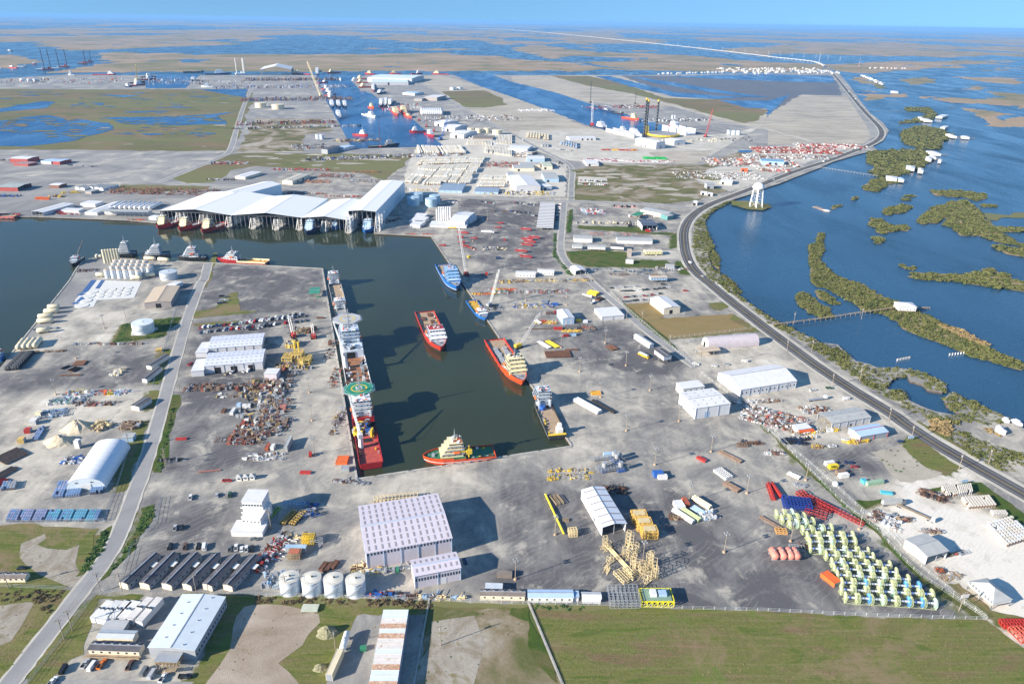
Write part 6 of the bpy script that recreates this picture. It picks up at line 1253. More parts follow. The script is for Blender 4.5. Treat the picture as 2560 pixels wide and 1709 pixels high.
# --- far basin, canal and beyond: (label, points, beam, hull, superstructure, house span, tiers)
FAR=[
 ('white ship under way in the far basin','@01 985,1052 1092,1082',13,HWHITE,SUPW,(.55,.85),3),('small orange cream tug under way in the far basin','@01 1035,985 1080,998',9,HORANGE,SUPC,(.4,.8),3),
 ('dark red supply vessel crossing near the far basin corner','@01 1565,1215 1410,1220',14,HDRED,SUPW,(.6,.85),3),('small red vessel at the far basin south east corner','@01 1560,1228 1632,1262',12,HDRED,SUPW,(.4,.75),3),
 ('blue white supply vessel, left of three nested at the far west quay','@01 682,940 705,990',14,HNAVY,SUPW,(.5,.85),4),('blue white supply vessel, middle of three nested at the far west quay','@01 740,945 765,990',14,HNAVY,SUPW,(.5,.85),4),('blue white supply vessel, right of three nested at the far west quay','@01 800,950 822,990',14,HNAVY,SUPW,(.5,.85),4),
 ('grey work vessel alone at the far west quay','@01 735,1025 775,1098',13,HNAVY,SUPW,(.4,.8),3),('red barge tug in the corner of the far basin','@01 900,1238 1025,1255',11,HDRED,SUPW,(.55,.85),3),
 ('dark tug with a tall mast along the far basin south quay','@01 1030,1355 1310,1340',14,HBLACK,STEEL,(.6,.85),3),('blue black vessel, left of three nested at the far east quay','@01 1165,915 1140,985',14,HNAVY,SUPW,(.5,.85),4),
 ('blue black vessel, middle of three nested at the far east quay','@01 1205,905 1178,985',14,HNAVY,SUPW,(.5,.85),4),('blue black vessel, right of three nested at the far east quay','@01 1245,925 1222,980',14,HNAVY,SUPW,(.5,.85),4),
 ('orange cream vessel, left of the pair at the far east quay','@01 1245,1000 1300,1062',17,HORANGE,SUPC,(.5,.85),4),('orange cream vessel, right of the pair at the far east quay','@01 1320,985 1375,1055',17,HORANGE,SUPC,(.5,.85),4),
 ('little orange tug below the orange cream pair','@01 1370,1060 1428,1085',9,HORANGE,SUPC,(.3,.7),2),('black and white vessel in front of the huge pale shed, nearer','@01 1175,845 1115,868',15,HNAVY,SUPW,(.5,.85),3),('red and white vessel at the corner of the huge pale shed','@01 1070,780 1078,845',14,HDRED,SUPW,(.45,.85),4),
 ('orange cream vessel at the end of the huge pale shed, nearest','@01 1045,800 945,808',15,HORANGE,SUPC,(.5,.85),4),('orange cream vessel at the end of the huge pale shed, middle','@01 1020,760 925,765',15,HORANGE,SUPC,(.5,.85),4),('orange cream vessel at the end of the huge pale shed, farthest','@01 1000,722 925,735',15,HORANGE,SUPC,(.5,.85),4),
 ('white boat just off the end of the huge pale shed','@01 935,740 878,742',12,HWHITE,SUPW,(.4,.8),3),('tiny white boat in the middle of the far basin mouth','@01 768,728 778,740',7,HWHITE,SUPW,(.3,.8),2),
 ('red vessel beside the open dry dock cover on the canal','@01 500,685 325,678',18,HDRED,SUPC,(.6,.9),4),('red vessel right of the white ferry on the canal','@01 770,668 655,672',16,HRED,SUPC,(.6,.85),4),('tall white ship at the head of the far basin','@01 565,645 560,690',18,HNAVY,SUPW,(.3,.85),6),
 ('dark red vessel by the yellow crane boom, far west quay','@01 570,765 660,758',13,HDRED,SUPW,(.55,.85),2),('red vessel behind the huge pale shed roof, first from west','@01 1090,682 1000,680',16,HRED,SUPC,(.4,.8),4),('red vessel behind the huge pale shed roof, second from west','@01 1330,680 1225,680',16,HRED,SUPC,(.5,.85),4),
 ('red vessel with a blue crane behind the huge pale shed','@01 1425,682 1530,680',16,HRED,SUPW,(.5,.85),4),('red vessel at the right end of the canal row','@01 1770,686 1612,682',16,HDRED,SUPC,(.6,.9),4),
 ('mixed vessel, nearest of four at the far west quay cluster','@01 640,905 735,895',15,HBLACK,SUPW,(.3,.8),3),('mixed vessel, second of four at the far west quay cluster','@01 640,880 735,868',15,HRED,SUPW,(.3,.8),4),('mixed vessel, third of four at the far west quay cluster','@01 625,852 715,842',15,HNAVY,SUPW,(.3,.8),4),('mixed vessel, farthest of four at the far west quay cluster','@01 610,822 690,815',15,HRED,SUPW,(.3,.8),4),
 ('dark red vessel moored along the far island quay','@00 850,688 1062,690',18,HDRED,SUPW,(.7,.92),4),('white ship near the tip of the far island quay','@00 690,690 628,690',18,HWHITE,SUPW,(.5,.85),5),('red vessel, nearest in the far island quay cluster','@00 1180,792 1335,780',17,HDRED,SUPW,(.4,.8),4),('dark vessel, second in the far island quay cluster','@00 1185,768 1330,758',17,HBLACK,SUPC,(.4,.8),4),
 ('red vessel, third in the far island quay cluster','@00 1290,735 1440,730',17,HDRED,SUPW,(.4,.8),4),('navy vessel, fourth in the far island quay cluster','@00 1290,712 1430,708',17,HNAVY,SUPW,(.4,.8),4),('small white and blue boat at the corner of the far island yard','@00 1205,802 1145,800',12,HNAVY,SUPW,(.4,.8),3),
 ('long black barge on the canal left of the grey ship','@00 1680,664 1870,662',22,HBLACK,HBLACK,(.9,.96),1),('long grey ship on the canal with a cluttered deck','@00 1880,682 2122,680',24,HNAVY,MATS['bluish_ship_paint'],(.4,.8),5),('white boat in the inlet below the long grey ship','@00 1838,742 1732,742',14,HNAVY,SUPW,(.5,.85),4),('small vessel moored at the dry field quay by the inlet','@00 1960,800 1850,800',12,HWHITE,MATS['grey_white_house'],(.4,.8),3),
 ('red barge tug in the far left bay, nearer','@00 160,625 85,622',13,HRED,SUPW,(.5,.9),2),('white barge in the far left bay','@00 160,612 245,612',13,HWHITE,SUPW,(.8,.95),1),('white boat in the far left bay near the marsh','@00 335,590 298,590',12,HDRED,SUPW,(.3,.8),3),('grey boat at the far end of the left bay','@00 60,468 120,470',16,HNAVY,SUPW,(.3,.7),2),('white boat cut by the left edge in the bay','@00 20,628 -30,628',12,HWHITE,SUPW,(.3,.8),3),
 ('orange red vessel moored on the canal beyond the jack-up legs','@02 1022,1080 1160,1108',15,HORANGE,SUPC,(.6,.88),4),('grey barge vessel on the canal quay by the crane','@02 825,1010 920,1030',15,HNAVY,STEEL,(.3,.7),2),('dark barge ahead of the orange canal vessel','@02 930,1035 1020,1052',14,HBLACK,STEEL,(.8,.9),1),
 ('white ship with a helideck beside the white crane tower','@02 770,1160 858,1185',20,HNAVY,SUPW,(.3,.85),4),('white ship docked on the grey floating dock','@02 1065,1205 1165,1250',16,HWHITE,SUPW,(.3,.85),3),('small white tug on the grey floating dock','@02 985,1200 1040,1215',12,HNAVY,SUPW,(.3,.8),3),('red white ship sitting on the white floating dock','@02 1455,1160 1675,1222',18,HRED,SUPW,(.05,.35),4),
]
for lb,s,B,hc,sc,hs,ti in FAR:
 ship(lb,s,B=B,hull=hc,deck=DKTAN if hc in(HRED,HWHITE) else DKGREY,sup=sc,house=hs,tiers=ti,lod=2,hf=2.4 if hs[0]>.3 else .6,mast=9,funnels=0 if ti<3 else 2,tier_h=3.2,wlz=.45)
# floating docks
def fdock(label,s,B,m,hw=10):
 a,b=PT(s,.4);d=b-a;L=d.length;t=thing('floating_dock',label,'floating dock',(a.x,a.y,.4),math.atan2(d.y,d.x));P_('box','pontoon',t,m,L/2,0,-.4,L,B,3)
 for e in(-1,1):P_('box','side_wall',t,m,L/2,e*(B/2-1.5),2.6,L,3,hw)
fdock('grey floating dry dock holding a white ship','@02 895,1205 1160,1268',26,STEEL,7);fdock('white walled floating dry dock with a red ship inside','@02 1420,1195 1640,1238',34,SUPW,12)
def lift(label,x,y,n=3,h=60,hull=SUPW,leg=HBLACK,sp=22,loc=None,topm=None,lr=1.9,dirs=None):
 p=PT('@00 %d,%d'%(x,y),.4)[0] if loc is None else PT(loc,.4)[0]
 t=thing('lift_boat',label,'lift boat',(p.x,p.y,.4),.5);mb=MB();mb.prism(hull,[(-sp*.8,-sp*.5),(sp*.7,-sp*.5),(sp*.95,0),(sp*.7,sp*.5),(-sp*.8,sp*.5)],0,5);part('hull',mb,t)
 P_('box','deckhouse',t,hull,sp*.2,0,5,10,14,9)
 for q in range(n):
  x_,y_=[(sp*.5,-sp*.42),(sp*.5,sp*.42),(-sp*.6,0)][q];P_('cyl','leg',t,leg,x_,y_,-2,h,lr,n=8)
  if topm:P_('cyl','leg_cap',t,topm,x_,y_,h,h+5,lr*1.3,n=8)
for i,(x,y,n,h,hc) in enumerate(((380,640,1,105,SUPW),(440,640,1,100,REDP),(520,632,1,95,SUPW),(590,615,1,90,ORANGE),(760,585,2,72,ORANGE),(812,572,2,60,REDP))):
 lift('lift boat with raised black legs in the far left bay, %s from the left'%nth(i),x,y,n,h,hc,HBLACK,30)
lift('white legged lift boat at the end of the dry field quay',2210,682,3,75,SUPW,PALEW,32)
def solo_leg(label,base,h,topm=YELP):
 p=PT(base)[0];t=thing('rig_tower',label,'rig leg',tuple(p));P_('cyl','column',t,HBLACK,0,0,-1,h,2.6,n=12);P_('cyl','cap',t,topm,0,0,h,h+4,2.9,n=12)
 mb=MB();[mb.cyl(STEEL,0,0,z,z+.6,2.8,n=12) for z in range(8,int(h),8)];part('collar',mb,t)
hj=height_at(PX('@02 1210,1245')[0],PX('@02 1228,915')[0])
solo_leg('tall black jack-up leg with a yellow cap, left of three','@02 1210,1245',hj);solo_leg('tall black jack-up leg with a yellow cap, middle of three','@02 1228,1225',height_at(PX('@02 1228,1225')[0],PX('@02 1242,930')[0]));solo_leg('tall black jack-up leg with a yellow cap, right of three','@02 1322,1190',height_at(PX('@02 1322,1190')[0],PX('@02 1343,930')[0]))
p=PT('@02 1385,1245')[0];t=thing('jackup_deck','round yellow rimmed jack-up rig deck between the legs and the dock','rig deck',tuple(p));mb=MB();mb.cyl(YELP,0,0,2,6,42,n=24);mb.cyl(DKGREY,0,0,6.02,6.3,38,n=24);part('deck',mb,t);P_('box','leg_housing',t,YELP,-42,0,0,6,6,24)
# wreck
a,b=PT('@13 425,612 565,660',-1.6);d=b-a;t=thing('wrecked_barge','pale half sunken barge with a rusty deck in the mid lagoon','barge',(a.x,a.y,-1.7),math.atan2(d.y,d.x));P_('box','hull',t,M('rotten_deck',(.34,.26,.22),.9,var=.4),d.length/2,0,0,d.length,8,.9);mb=MB();mb.prism(SUPW,[(d.length*.72,-4),(d.length,-1),(d.length,1),(d.length*.72,4)],.9,1.5);part('bow_plate',mb,t)
# ================================================================ VEHICLES, GEAR, FENCES, POLES
CARC={c:M(c+'_car_paint',v,.3,var=.03) for c,v in(('white',(.74,.74,.74)),('silver',(.42,.43,.45)),('grey',(.16,.17,.18)),('black',(.018,.018,.02)),('red',(.36,.02,.02)),('dark blue',(.02,.04,.12)),('brown',(.12,.06,.04)),('green',(.03,.09,.05)),('tan',(.40,.33,.24)),('yellow',(.7,.5,.05)),('orange',(.6,.16,.02)))}
def wheels(t,xs,w,r=.38):
 mb=MB();mb.tube(BLACK,(0,-.13,0),(0,.13,0),r,8);me=mb.mesh('wheel')
 for x in xs:
  for e in(-1,1):link('wheel',me,t,(x,e*w/2,r))
PROTO={}
def car_proto(kind,c):
 key=(kind,c)
 if key in PROTO:return PROTO[key]
 m=CARC[c];b=MB();g=MB();x=MB();L=5.6 if kind=='pickup' else 4.7;W=1.95
 if kind=='pickup':
  b.box(m,0,0,.45,L,W,.55,top=.98);b.box(m,2.0,0,1.0,1.55,W*.96,.18,top=.9)
  for e in(-1,1):b.box(m,-1.75,e*(W/2-.06),1.0,2.05,.1,.4)
  b.box(m,-2.74,0,1.0,.08,W,.4);g.box(GLASS,.45,0,1.0,1.95,W*.92,.55,top=.82);b.box(m,.4,0,1.55,1.4,W*.76,.08);x.box(BLACK,-1.75,0,1.01,1.9,W*.88,.05)
 elif kind=='van':
  b.box(m,0,0,.4,5.2,W,1.5,top=.94);g.box(GLASS,1.3,0,1.15,2.3,W*1.01,.5,top=.95);b.box(m,-.2,0,1.9,4.2,W*.86,.1)
 else:
  b.box(m,0,0,.4,L,W,.6,top=.97);g.box(GLASS,-.25,0,1.0,2.7,W*.92,.5,top=.78);b.box(m,-.3,0,1.5,1.8,W*.72,.07)
 mb=MB();mb.tube(BLACK,(0,-.13,0),(0,.13,0),.38,7)
 PROTO[key]=(b.mesh('body'),g.mesh('cabin_glass'),x.mesh('load_bed') if x.v else None,PROTO.setdefault('wheel',mb.mesh('wheel')));return PROTO[key]
def car(label,p,rz,kind='pickup',c='white',group=None):
 t=thing({'pickup':'pickup_truck','van':'van','car':'car'}[kind],label,{'pickup':'pickup','van':'van','car':'car'}[kind],(p.x,p.y,p.z),rz,group)
 a,g,x,w=car_proto(kind,c);link('body',a,t);link('cabin_glass',g,t)
 if x:link('load_bed',x,t)
 if p.y<800:
  for dx in(-1.55,1.6):
   for e in(-1,1):link('wheel',w,t,(dx,e*.88,.38))
 return t
def cars(where,s,spec,grp=None,z=.02):
 """spec: list of (kind, colour, heading degrees in the world) matched to points"""
 P=PT(s,z);n=len(P);cnt={}
 for i,p in enumerate(P):
  k,c,hd=spec[i%len(spec)];cnt.setdefault((k,c),[]).append(i)
 for i,p in enumerate(P):
  k,c,hd=spec[i%len(spec)];same=cnt[(k,c)];kn={'pickup':'pickup','van':'van','car':'car'}[k]
  lb=c+' '+kn+('' if len(same)==1 else ', '+nth(same.index(i))+' of its colour from the left,')+' '+where
  car(lb,p,R(hd),k,c,grp)
def line_pts(s,n):
 a,b=PT(s,.02);return[a.lerp(b,(i+.5)/n) for i in range(n)]
def carrow(where,s,n,hd,seed,fill=.85,kinds=('pickup','pickup','car','van'),cols=('white','silver','black','grey','white','red','dark blue','black','white'),grp=None):
 r=random.Random(seed);i=-1
 for q,p in enumerate(line_pts(s,n)):
  if r.random()>fill:continue
  i+=1;k,c=r.choice(kinds),r.choice(cols)
  car('%s %s, %s from the left %s'%(c,{'pickup':'pickup','van':'van','car':'car'}[k],nth(i),where),p+Vector((r.uniform(-.3,.3),r.uniform(-.5,.5),0)),R(hd+r.uniform(-4,4)),k,c,grp or 'vehicles parked '+where)
DD=math.degrees(DOCK)
carrow('in front of the bunkhouse row','@40 1880,222 1890,230',1,DD,1,1)
cars('beside the six bunkhouses','@40 1562,215 1702,215 1822,212 1874,218 2112,235 2168,225 2218,240 2262,238 2312,236',[('pickup','black',DD-5),('pickup','brown',DD),('pickup','black',DD),('van','white',DD),('pickup','grey',DD),('pickup','white',DD),('car','white',DD),('pickup','white',DD),('pickup','black',DD)])
cars('on the dirt lot west of the stacked block','@30 1750,715 1992,695 2110,690 1608,995 1668,990 2335,1095',[('pickup','white',DD),('car','silver',DD),('pickup','green',DD),('pickup','silver',DD),('car','black',DD),('car','grey',0)])
cars('in the bottom left parking lot','@40 585,1345 785,1290 845,1315 935,1295 1192,1305 1322,1365 1395,1390 1500,1415 1700,1408 480,1458',[('van','black',95),('pickup','silver',DD-18),('van','white',DD-20),('pickup','orange',DD-22),('pickup','brown',DD-12),('van','grey',DD-20),('van','silver',DD-22),('pickup','white',DD-22),('pickup','black',2),('pickup','white',80)])
cars('near the mobile home at the left edge','@40 205,412',[('car','black',5)])
cars('on the yard track by the little guard huts','@30 2085,560',[('pickup','red',5)])
car('blue car parked in the shadow of the small pink annex',PT('@31 1915,1300',.02)[0],DOCK,'car','dark blue')
carrow('in the upper row of the long parking strip','@20 1830,440 @21 460,330',42,92,3,.88);carrow('in the lower row of the long parking strip','@20 1840,485 @21 470,375',40,92,4,.85)
carrow('in the rear row of the long parking strip','@20 2200,395 @21 440,310',26,92,5,.7)
cars('in the open left yard','@21 25,440 60,430 115,425',[('pickup','white',95),('pickup','white',95),('van','black',95)])
cars('before the southern white shed','@20 2080,860 2130,850 2245,838 2280,835 1745,775 2310,460',[('pickup','tan',80),('pickup','white',80),('pickup','white',80),('van','white',80),('pickup','red',80),('pickup','black',10)])
cars('in the small lot north east of the tan warehouse','@20 2035,150 2080,158 2040,185 2080,188 2020,215 2060,210',[('pickup','black',20),('car','grey',20),('pickup','white',20),('car','white',20),('pickup','dark blue',20),('car','black',20)])
# public car park and right yard
r=random.Random(11);k=0
for a,b,n in(('@22 905,78 1160,60','',9),('@22 1240,50 1300,45','',1),('@22 1000,105 1110,100','',5),('@22 1160,100 1260,85','',3),('@22 1290,92 1460,68','',4),('@22 1030,160 1165,152','',6),('@22 1200,150 1380,125','',5),('@22 1020,200 1250,180','',8),('@22 1380,45 1400,42','',1),('@22 1580,103 1600,100','',1)):
 row=['in the northern row','near the north edge','in the second row west side','in the second row centre','in the second row east side','in the third row west side','in the third row east side','in the southern row','at the far north edge','standing alone at the east end'][k];k+=1
 carrow(row+' of the public car park',a,n,0,k,.95,kinds=('car','pickup','car'),cols=('white','grey','black','red','silver','white','black'))
cars('on the road beside the white tent hall','@22 1688,772 1858,792 1968,778 2135,750',[('pickup','white',-35),('car','white',-10),('car','silver',-10),('van','white',-5)])
cars('driving on the highway','@12 1635,1128 1750,1252 100,0 @03 705,0 742,842 780,888 800,910 852,972 905,1350 @13 625,155 508,202 55,365',[('van','white',115),('car','silver',125)])
cars('in the lot by the grey workshops','@33 710,185 590,245 1215,200 740,395 790,432 @23 560,995 410,1015 715,1095',[('pickup','white',-20),('pickup','white',10),('car','dark blue',0),('pickup','dark blue',0),('car','red',0),('pickup','green',0),('pickup','white',20),('van','white',10)])
for i,(a,n) in enumerate((('@12 20,665 160,670',6),('@12 20,575 210,600',12),('@11 2020,560 2240,590',6),('@12 175,690 230,700',3))):
 carrow('in the %s row north of the parked lorries'%nth(i),a,n,80,60+i,.85)
carrow('in the shade beside the long parking canopy','@12 395,760 440,590',12,170,70,.8)
carrow('in front of the flat pier lot huts','@02 400,1370 560,1385',8,0,71,.8);carrow('beside the raised hall at the highway curve','@12 1210,820 1330,828',6,90,72,.9);carrow('under the second stilted lodge','@12 1210,1050 1330,1055',5,90,73,.9)
carrow('in the field corner lot, upper row','@12 620,372 860,385',11,60,74,.9);carrow('in the field corner lot, lower row','@12 650,408 870,412',12,60,75,.9)
carrow('in the far left parking field','@10 620,232 890,250',10,10,76,.8)
# ---- lorries, trailers, bus
def lorry(label,p,rz,L=14,cab='white',load=STEEL,lh=1.0,boxed=False,group=None,name='lorry'):
 t=thing(name,label,'lorry',(p.x,p.y,.02),rz,group);m=CARC.get(cab,MATS.get(cab,WHITE));P_('box','cab',t,m,L/2-1.1,0,.9,2.1,2.4,2.2,top=.94)
 P_('box','windscreen',t,GLASS,L/2-.08,0,2.0,.1,2.1,.8)
 P_('box','trailer_bed',t,TRIM,-1,0,1.0,L-2.2,2.4,.3)
 if lh:P_('box','load',t,load,-1.2,0,1.32,L-3,2.3,lh if boxed else lh*.7)
 wheels(t,(L/2-1.2,L/2-3.6,-L/2+2.4,-L/2+1.1),2.1,.5);return t
WR=CARC['red']
for i,(s,l) in enumerate((('@11 1900,862','fire'),('@12 205,905',''),('@12 140,920',''),('@12 165,945',''),('@12 140,972',''),('@12 85,1030',''),('@12 130,1082',''),('@12 130,830',''))):
 p=PT(s)[0];t=lorry('red crane lorry with long booms, %s in the open lot west of the gate road'%nth(i),p,R(-8),15,'red',REDP,1.6,group='red well service lorries');mb=MB();mb.tube(REDP,(-9,.4,3.2),(5,.4,3.6),.35,4);mb.tube(REDP,(-9,-.4,3.2),(5,-.4,3.6),.35,4);mb.tube(PALEW,(-4,.9,3.9),(6,.9,3.4),.2,4);part('boom',mb,t)
for i,s in enumerate(('@11 1875,900','@11 1885,945','@11 1920,985','@11 2240,770','@11 2220,810','@11 1710,975','@11 2000,910')):
 lorry('small red flatbed rig in the dock side yard, %s from the west boat basin'%nth(i),PT(s)[0],R(-5),9,'red',REDP,1.2,group='red rigs in the dock side yard')
lorry('flatbed lorry with a white cab in the highway side lot',PT('@23 450,1100')[0],R(15),17,'white',RUST,.0);lorry('white lorry with a long empty flatbed in the limestone yard',PT('@33 1350,860')[0],R(-48),22,'white',WOOD,.2);lorry('dark grey box trailer parked by the limestone yard gate',PT('@33 1145,775')[0],R(6),15,'grey',GREYR,2.6,True)
lorry('white lorry beside the yellow pallet stacks',PT('@22 690,155')[0],R(-40),12,'white',PALEW,1.5);lorry('white service truck near the brown pipe racks',PT('@22 740,215')[0],R(60),8,'white',STEEL,.8);lorry('dark red truck beside the white painted shed',PT('@22 355,312')[0],R(10),11,'red',RUST,1);lorry('white tanker lorry on the dock side lot',PT('@11 2125,855')[0],R(-3),18,'white',WHITE,2.6,True);lorry('grey truck with lowered bed beside the silo plant',PT('@11 1800,815')[0],R(-5),12,'yellow',YELP,1.2)
p=PT('@22 1203,700')[0];t=thing('school_bus','yellow bus with a white roof parked near the raised watch office','bus',(p.x,p.y,.02),R(-52));mb=MB();mb.box(M('bus_yellow',(.75,.42,.03),.4),0,0,.5,10.5,2.4,1.5);mb.box(MATS['bus_yellow'],5.7,0,.5,1.2,2.2,1.0);part('body',mb,t);P_('box','window_band',t,GLASS,0,0,2.0,9.8,2.42,.6);P_('box','roof',t,WHITE,0,0,2.6,10.4,2.4,.35,top=.9);wheels(t,(-3.4,4.2),2.2,.5)
# ---- light poles
def pole(label,s,h=13.2,head='flood',m=None,name='light_pole',cat='light pole',group='yard light poles'):
 p=PT(s)[0];m=m or M('pole_wood',(.30,.25,.20),.9);t=thing(name,label,cat,tuple(p),DOCK,group);P_('tube','shaft',t,m,(0,0,0),(0,0,h),.22,6,.15)
 if head=='flood':
  mb=MB();[mb.box(STEEL,x,y,h-.9,.8,.6,.8) for x,y in((.9,.9),(-.9,.9),(.9,-.9),(-.9,-.9))];mb.box(STEEL,0,0,h-.6,2.2,.14,.14);mb.box(STEEL,0,0,h-.75,.14,2.2,.14);part('flood_lights',mb,t)
  P_('cyl','base',t,M('pole_base_concrete',(.50,.34,.22),.9),0,0,0,.9,.9,.7,n=8)
 elif head=='cross':
  P_('box','crossarm',t,WOOD,0,0,h-1.0,.16,3.0,.2);mb=MB();[mb.cyl(STEEL,0,y,h-.8,h-.4,.12,n=5) for y in(-1.3,0,1.3)];part('insulators',mb,t)
  if name=='utility_pole':P_('cyl','transformer',t,STEEL,.5,0,h-3.2,h-1.9,.35,n=8)
 return t
LP=['@22 1048,1382 on the open yard south of the block warehouse','@22 1045,785 beside the school bus','@22 812,1075 beside the orange frame in the open yard','@22 1265,1012 west of the two storey office','@22 1530,1295 at the block warehouse corner','@22 620,840 in the yard right of the orange ship','@22 855,580 between the two brown pipe stacks','@22 450,620 beside the white and yellow pipes',
 '@32 1945,1210 in the open yard north of the brown field','@32 1310,410 beside the blue container','@32 1825,290 near the red skip','@32 2155,670 west of the red girders','@32 1620,755 behind the white and rust containers','@32 395,1050 beside the long yellow beam','@32 30,1460 left of the wooden towers','@32 1200,1290 among the wooden towers','@33 345,550 beside the ditch fence north part','@33 835,1000 beside the ditch fence by the reels','@33 205,1110 left of the reel rows','@22 500,230 at the equipment rows',
 '@21 490,1030 on the slip road by the junk rows','@21 515,1290 at the southern slip road crates','@31 540,320 beside the red forklift','@31 130,985 by the yellow trusses','@20 515,1050 in the sandy left yard','@20 700,720 beside the rusty plate stacks','@20 960,440 west of the levee ring','@11 1990,930 in the dock side lot west','@11 2125,725 behind the white silos','@12 2100,1000 none','@22 125,190 in the quay side equipment yard','@12 980,1460 at the car park entrance','@12 500,1440 on the yard south of the gate canopy']
for s in LP:
 a,w=s.split(' ')[0:2],s.split(' ',2)[2]
 if w=='none':continue
 pole('tall floodlight pole '+w,' '.join(a))
UPL=[('@40 925,620','by the bottom left road'),('@40 1125,620','left of the bunkhouse row'),('@40 1805,640','below the bunkhouse row'),('@40 590,1060','on the road verge by the trailer pack'),('@40 665,975','beside the verge fence near the trailer pack'),('@40 80,590','beside the brown roofed mobile home'),('@30 1525,455','at the yard road corner'),('@30 1190,260','behind the arched shelter'),('@20 1155,350','near the junk yard entrance'),('@20 1665,1090','east of the left road'),('@20 1730,710','west of the white sheds'),('@20 1780,480','at the end of the parking strip'),
 ('@30 1525,400','beside the weedy verge'),('@23 170,660','at the highway by the ribbed hut'),('@23 585,975','on the highway by the tent hall'),('@23 840,925','in the mangroves opposite the tent hall'),('@23 400,655','in the mangroves by the footbridge'),('@23 1105,1290','on the highway by the grey workshop'),('@23 235,400','standing in the water by the footbridge start'),('@23 855,360','standing in the water mid footbridge'),('@33 1750,450','on the highway by the dirt lot'),('@33 2020,400','in the bushes right of the highway'),('@33 1310,180','by the blue sign at the dirt lot corner'),('@22 1190,390','in the tan lawn west corner'),('@22 1050,360','by the low white office'),('@22 1445,610','on the fence by the long narrow trailer'),('@22 2100,730','south of the ribbed arched hut'),('@43 1750,800','at the corner of the reel yard'),('@41 280,650','in front of the leftmost white tank'),('@41 730,1160','at the sandy field edge'),('@41 1695,1115','in the grey scrub parcel'),('@31 140,1000','beside the small hedge garden')]
for s,w in UPL:pole('wooden utility pole '+w,s,12.5,'cross',name='utility_pole',cat='utility pole',group='wooden utility poles')
def wire(label,pts,h=11.5,sag=1.5,n=3):
 P=PT(pts);t=thing('power_line',label,'power line',(0,0,0));
 for k in range(n):
  mb=MB();off=(k-(n-1)/2)*1.2
  for a,b in zip(P,P[1:]):
   d=(b-a).normalized();s=Vector((-d.y,d.x,0))*off
   for q in range(6):
    u,v=q/6,(q+1)/6;mb.tube(BLACK,a.lerp(b,u)+s+Vector((0,0,h-4*sag*u*(1-u))),a.lerp(b,v)+s+Vector((0,0,h-4*sag*v*(1-v))),.05,3,cap=False)
  part('wire',mb,t)
wire('power line along the west side of the highway','@23 170,660 585,975 1105,1290 @33 1750,450');wire('power line through the mangroves east of the highway','@23 400,655 840,925 @33 1500,150 2020,400 @S 2620,1290');wire('power line crossing the bottom left road','@40 925,620 590,1060');wire('power line above the bunkhouse south wall','@40 925,620 1805,640 @41 280,650')
# highway far poles
for i in range(26):
 u=i/25;p=G(2100-760*u+60*u*u,150-62*u);t=thing('pylon','distant pylon, %s from the right in the line behind the causeway'%nth(i),'pylon',tuple(p),0,'distant pylons');hh=28+14*u;mb=MB();mb.tube(PALEW,(0,0,-2),(0,0,hh),1.2,4,.5);mb.box(PALEW,0,0,hh-5,12,.8,.8);part('frame',mb,t)
for s,h,l in(('@03 830,625',60,'red and white radio mast beyond the highway'),('@03 468,572',75,'thin radio mast at the end of the marsh village')):
 p=PT(s)[0];t=thing('radio_mast',l,'mast',tuple(p));
 for q in range(6):P_('tube','section',t,REDP if q%2==0 and 'red' in l else PALEW,(0,0,h*q/6),(0,0,h*(q+1)/6),1.6-.2*q,4)
# ---- cranes on the quay
def crawler(label,s,L,az,el,m=REDP,boom=PALEW,h0=2.5,z=0,sc=1):
 p=PT(s)[0];t=thing('crawler_crane',label,'crane',(p.x,p.y,z),az)
 mb=MB();[mb.box(BLACK,0,e*2.2*sc,0,7*sc,1.1*sc,1.2*sc) for e in(-1,1)];part('tracks',mb,t)
 P_('box','body',t,m,-.8*sc,0,1.3*sc,6.4*sc,3.4*sc,2.6*sc);P_('box','cab',t,GLASS,2.2*sc,1.6*sc,1.6*sc,1.6*sc,1.3*sc,2*sc)
 d=Vector((math.cos(el),0,math.sin(el)));a=Vector((2*sc,0,2.2*sc));u=Vector((-math.sin(el),0,math.cos(el)));w=.85*sc;mb=MB();n=int(L/(2.6*sc))
 C4=[(Vector((0,e*w,0))+u*f*w) for e in(-1,1) for f in(-1,1)]
 for c in C4:mb.tube(boom,a+c*.6,a+d*L*.08+c,.17*sc,3);mb.tube(boom,a+d*L*.08+c,a+d*L*.9+c,.17*sc,3);mb.tube(boom,a+d*L*.9+c,a+d*L+c*.3,.17*sc,3)
 for q in range(n):
  f0,f1=.08+.82*q/n,.08+.82*(q+1)/n
  for i,j in((0,1),(1,3),(3,2),(2,0)):mb.tube(boom,a+d*L*f0+C4[i],a+d*L*f1+C4[j],.1*sc,3)
 part('lattice_boom',mb,t)
 mb=MB();g=Vector((-1.5*sc,0,8*sc));mb.tube(boom,(-2*sc,0,3.6*sc),g,.18,3);mb.tube(STEEL,g,a+d*L,.07,3);mb.tube(STEEL,g,(-3.6*sc,0,2*sc),.07,3);mb.tube(STEEL,a+d*L,a+d*L+Vector((0,0,-L*.45)),.06,3);part('rigging',mb,t)
 return t
crawler('red crawler crane with a tall white boom beside the blue vessel','@11 1930,1240',52,R(115),R(68));crawler('white lattice crane behind the small blue crew boat','@21 2140,240',36,R(60),R(62),STEEL);crawler('white lattice crane with a yellow cab above the orange vessel','@22 60,620',34,R(38),R(50),YELP)
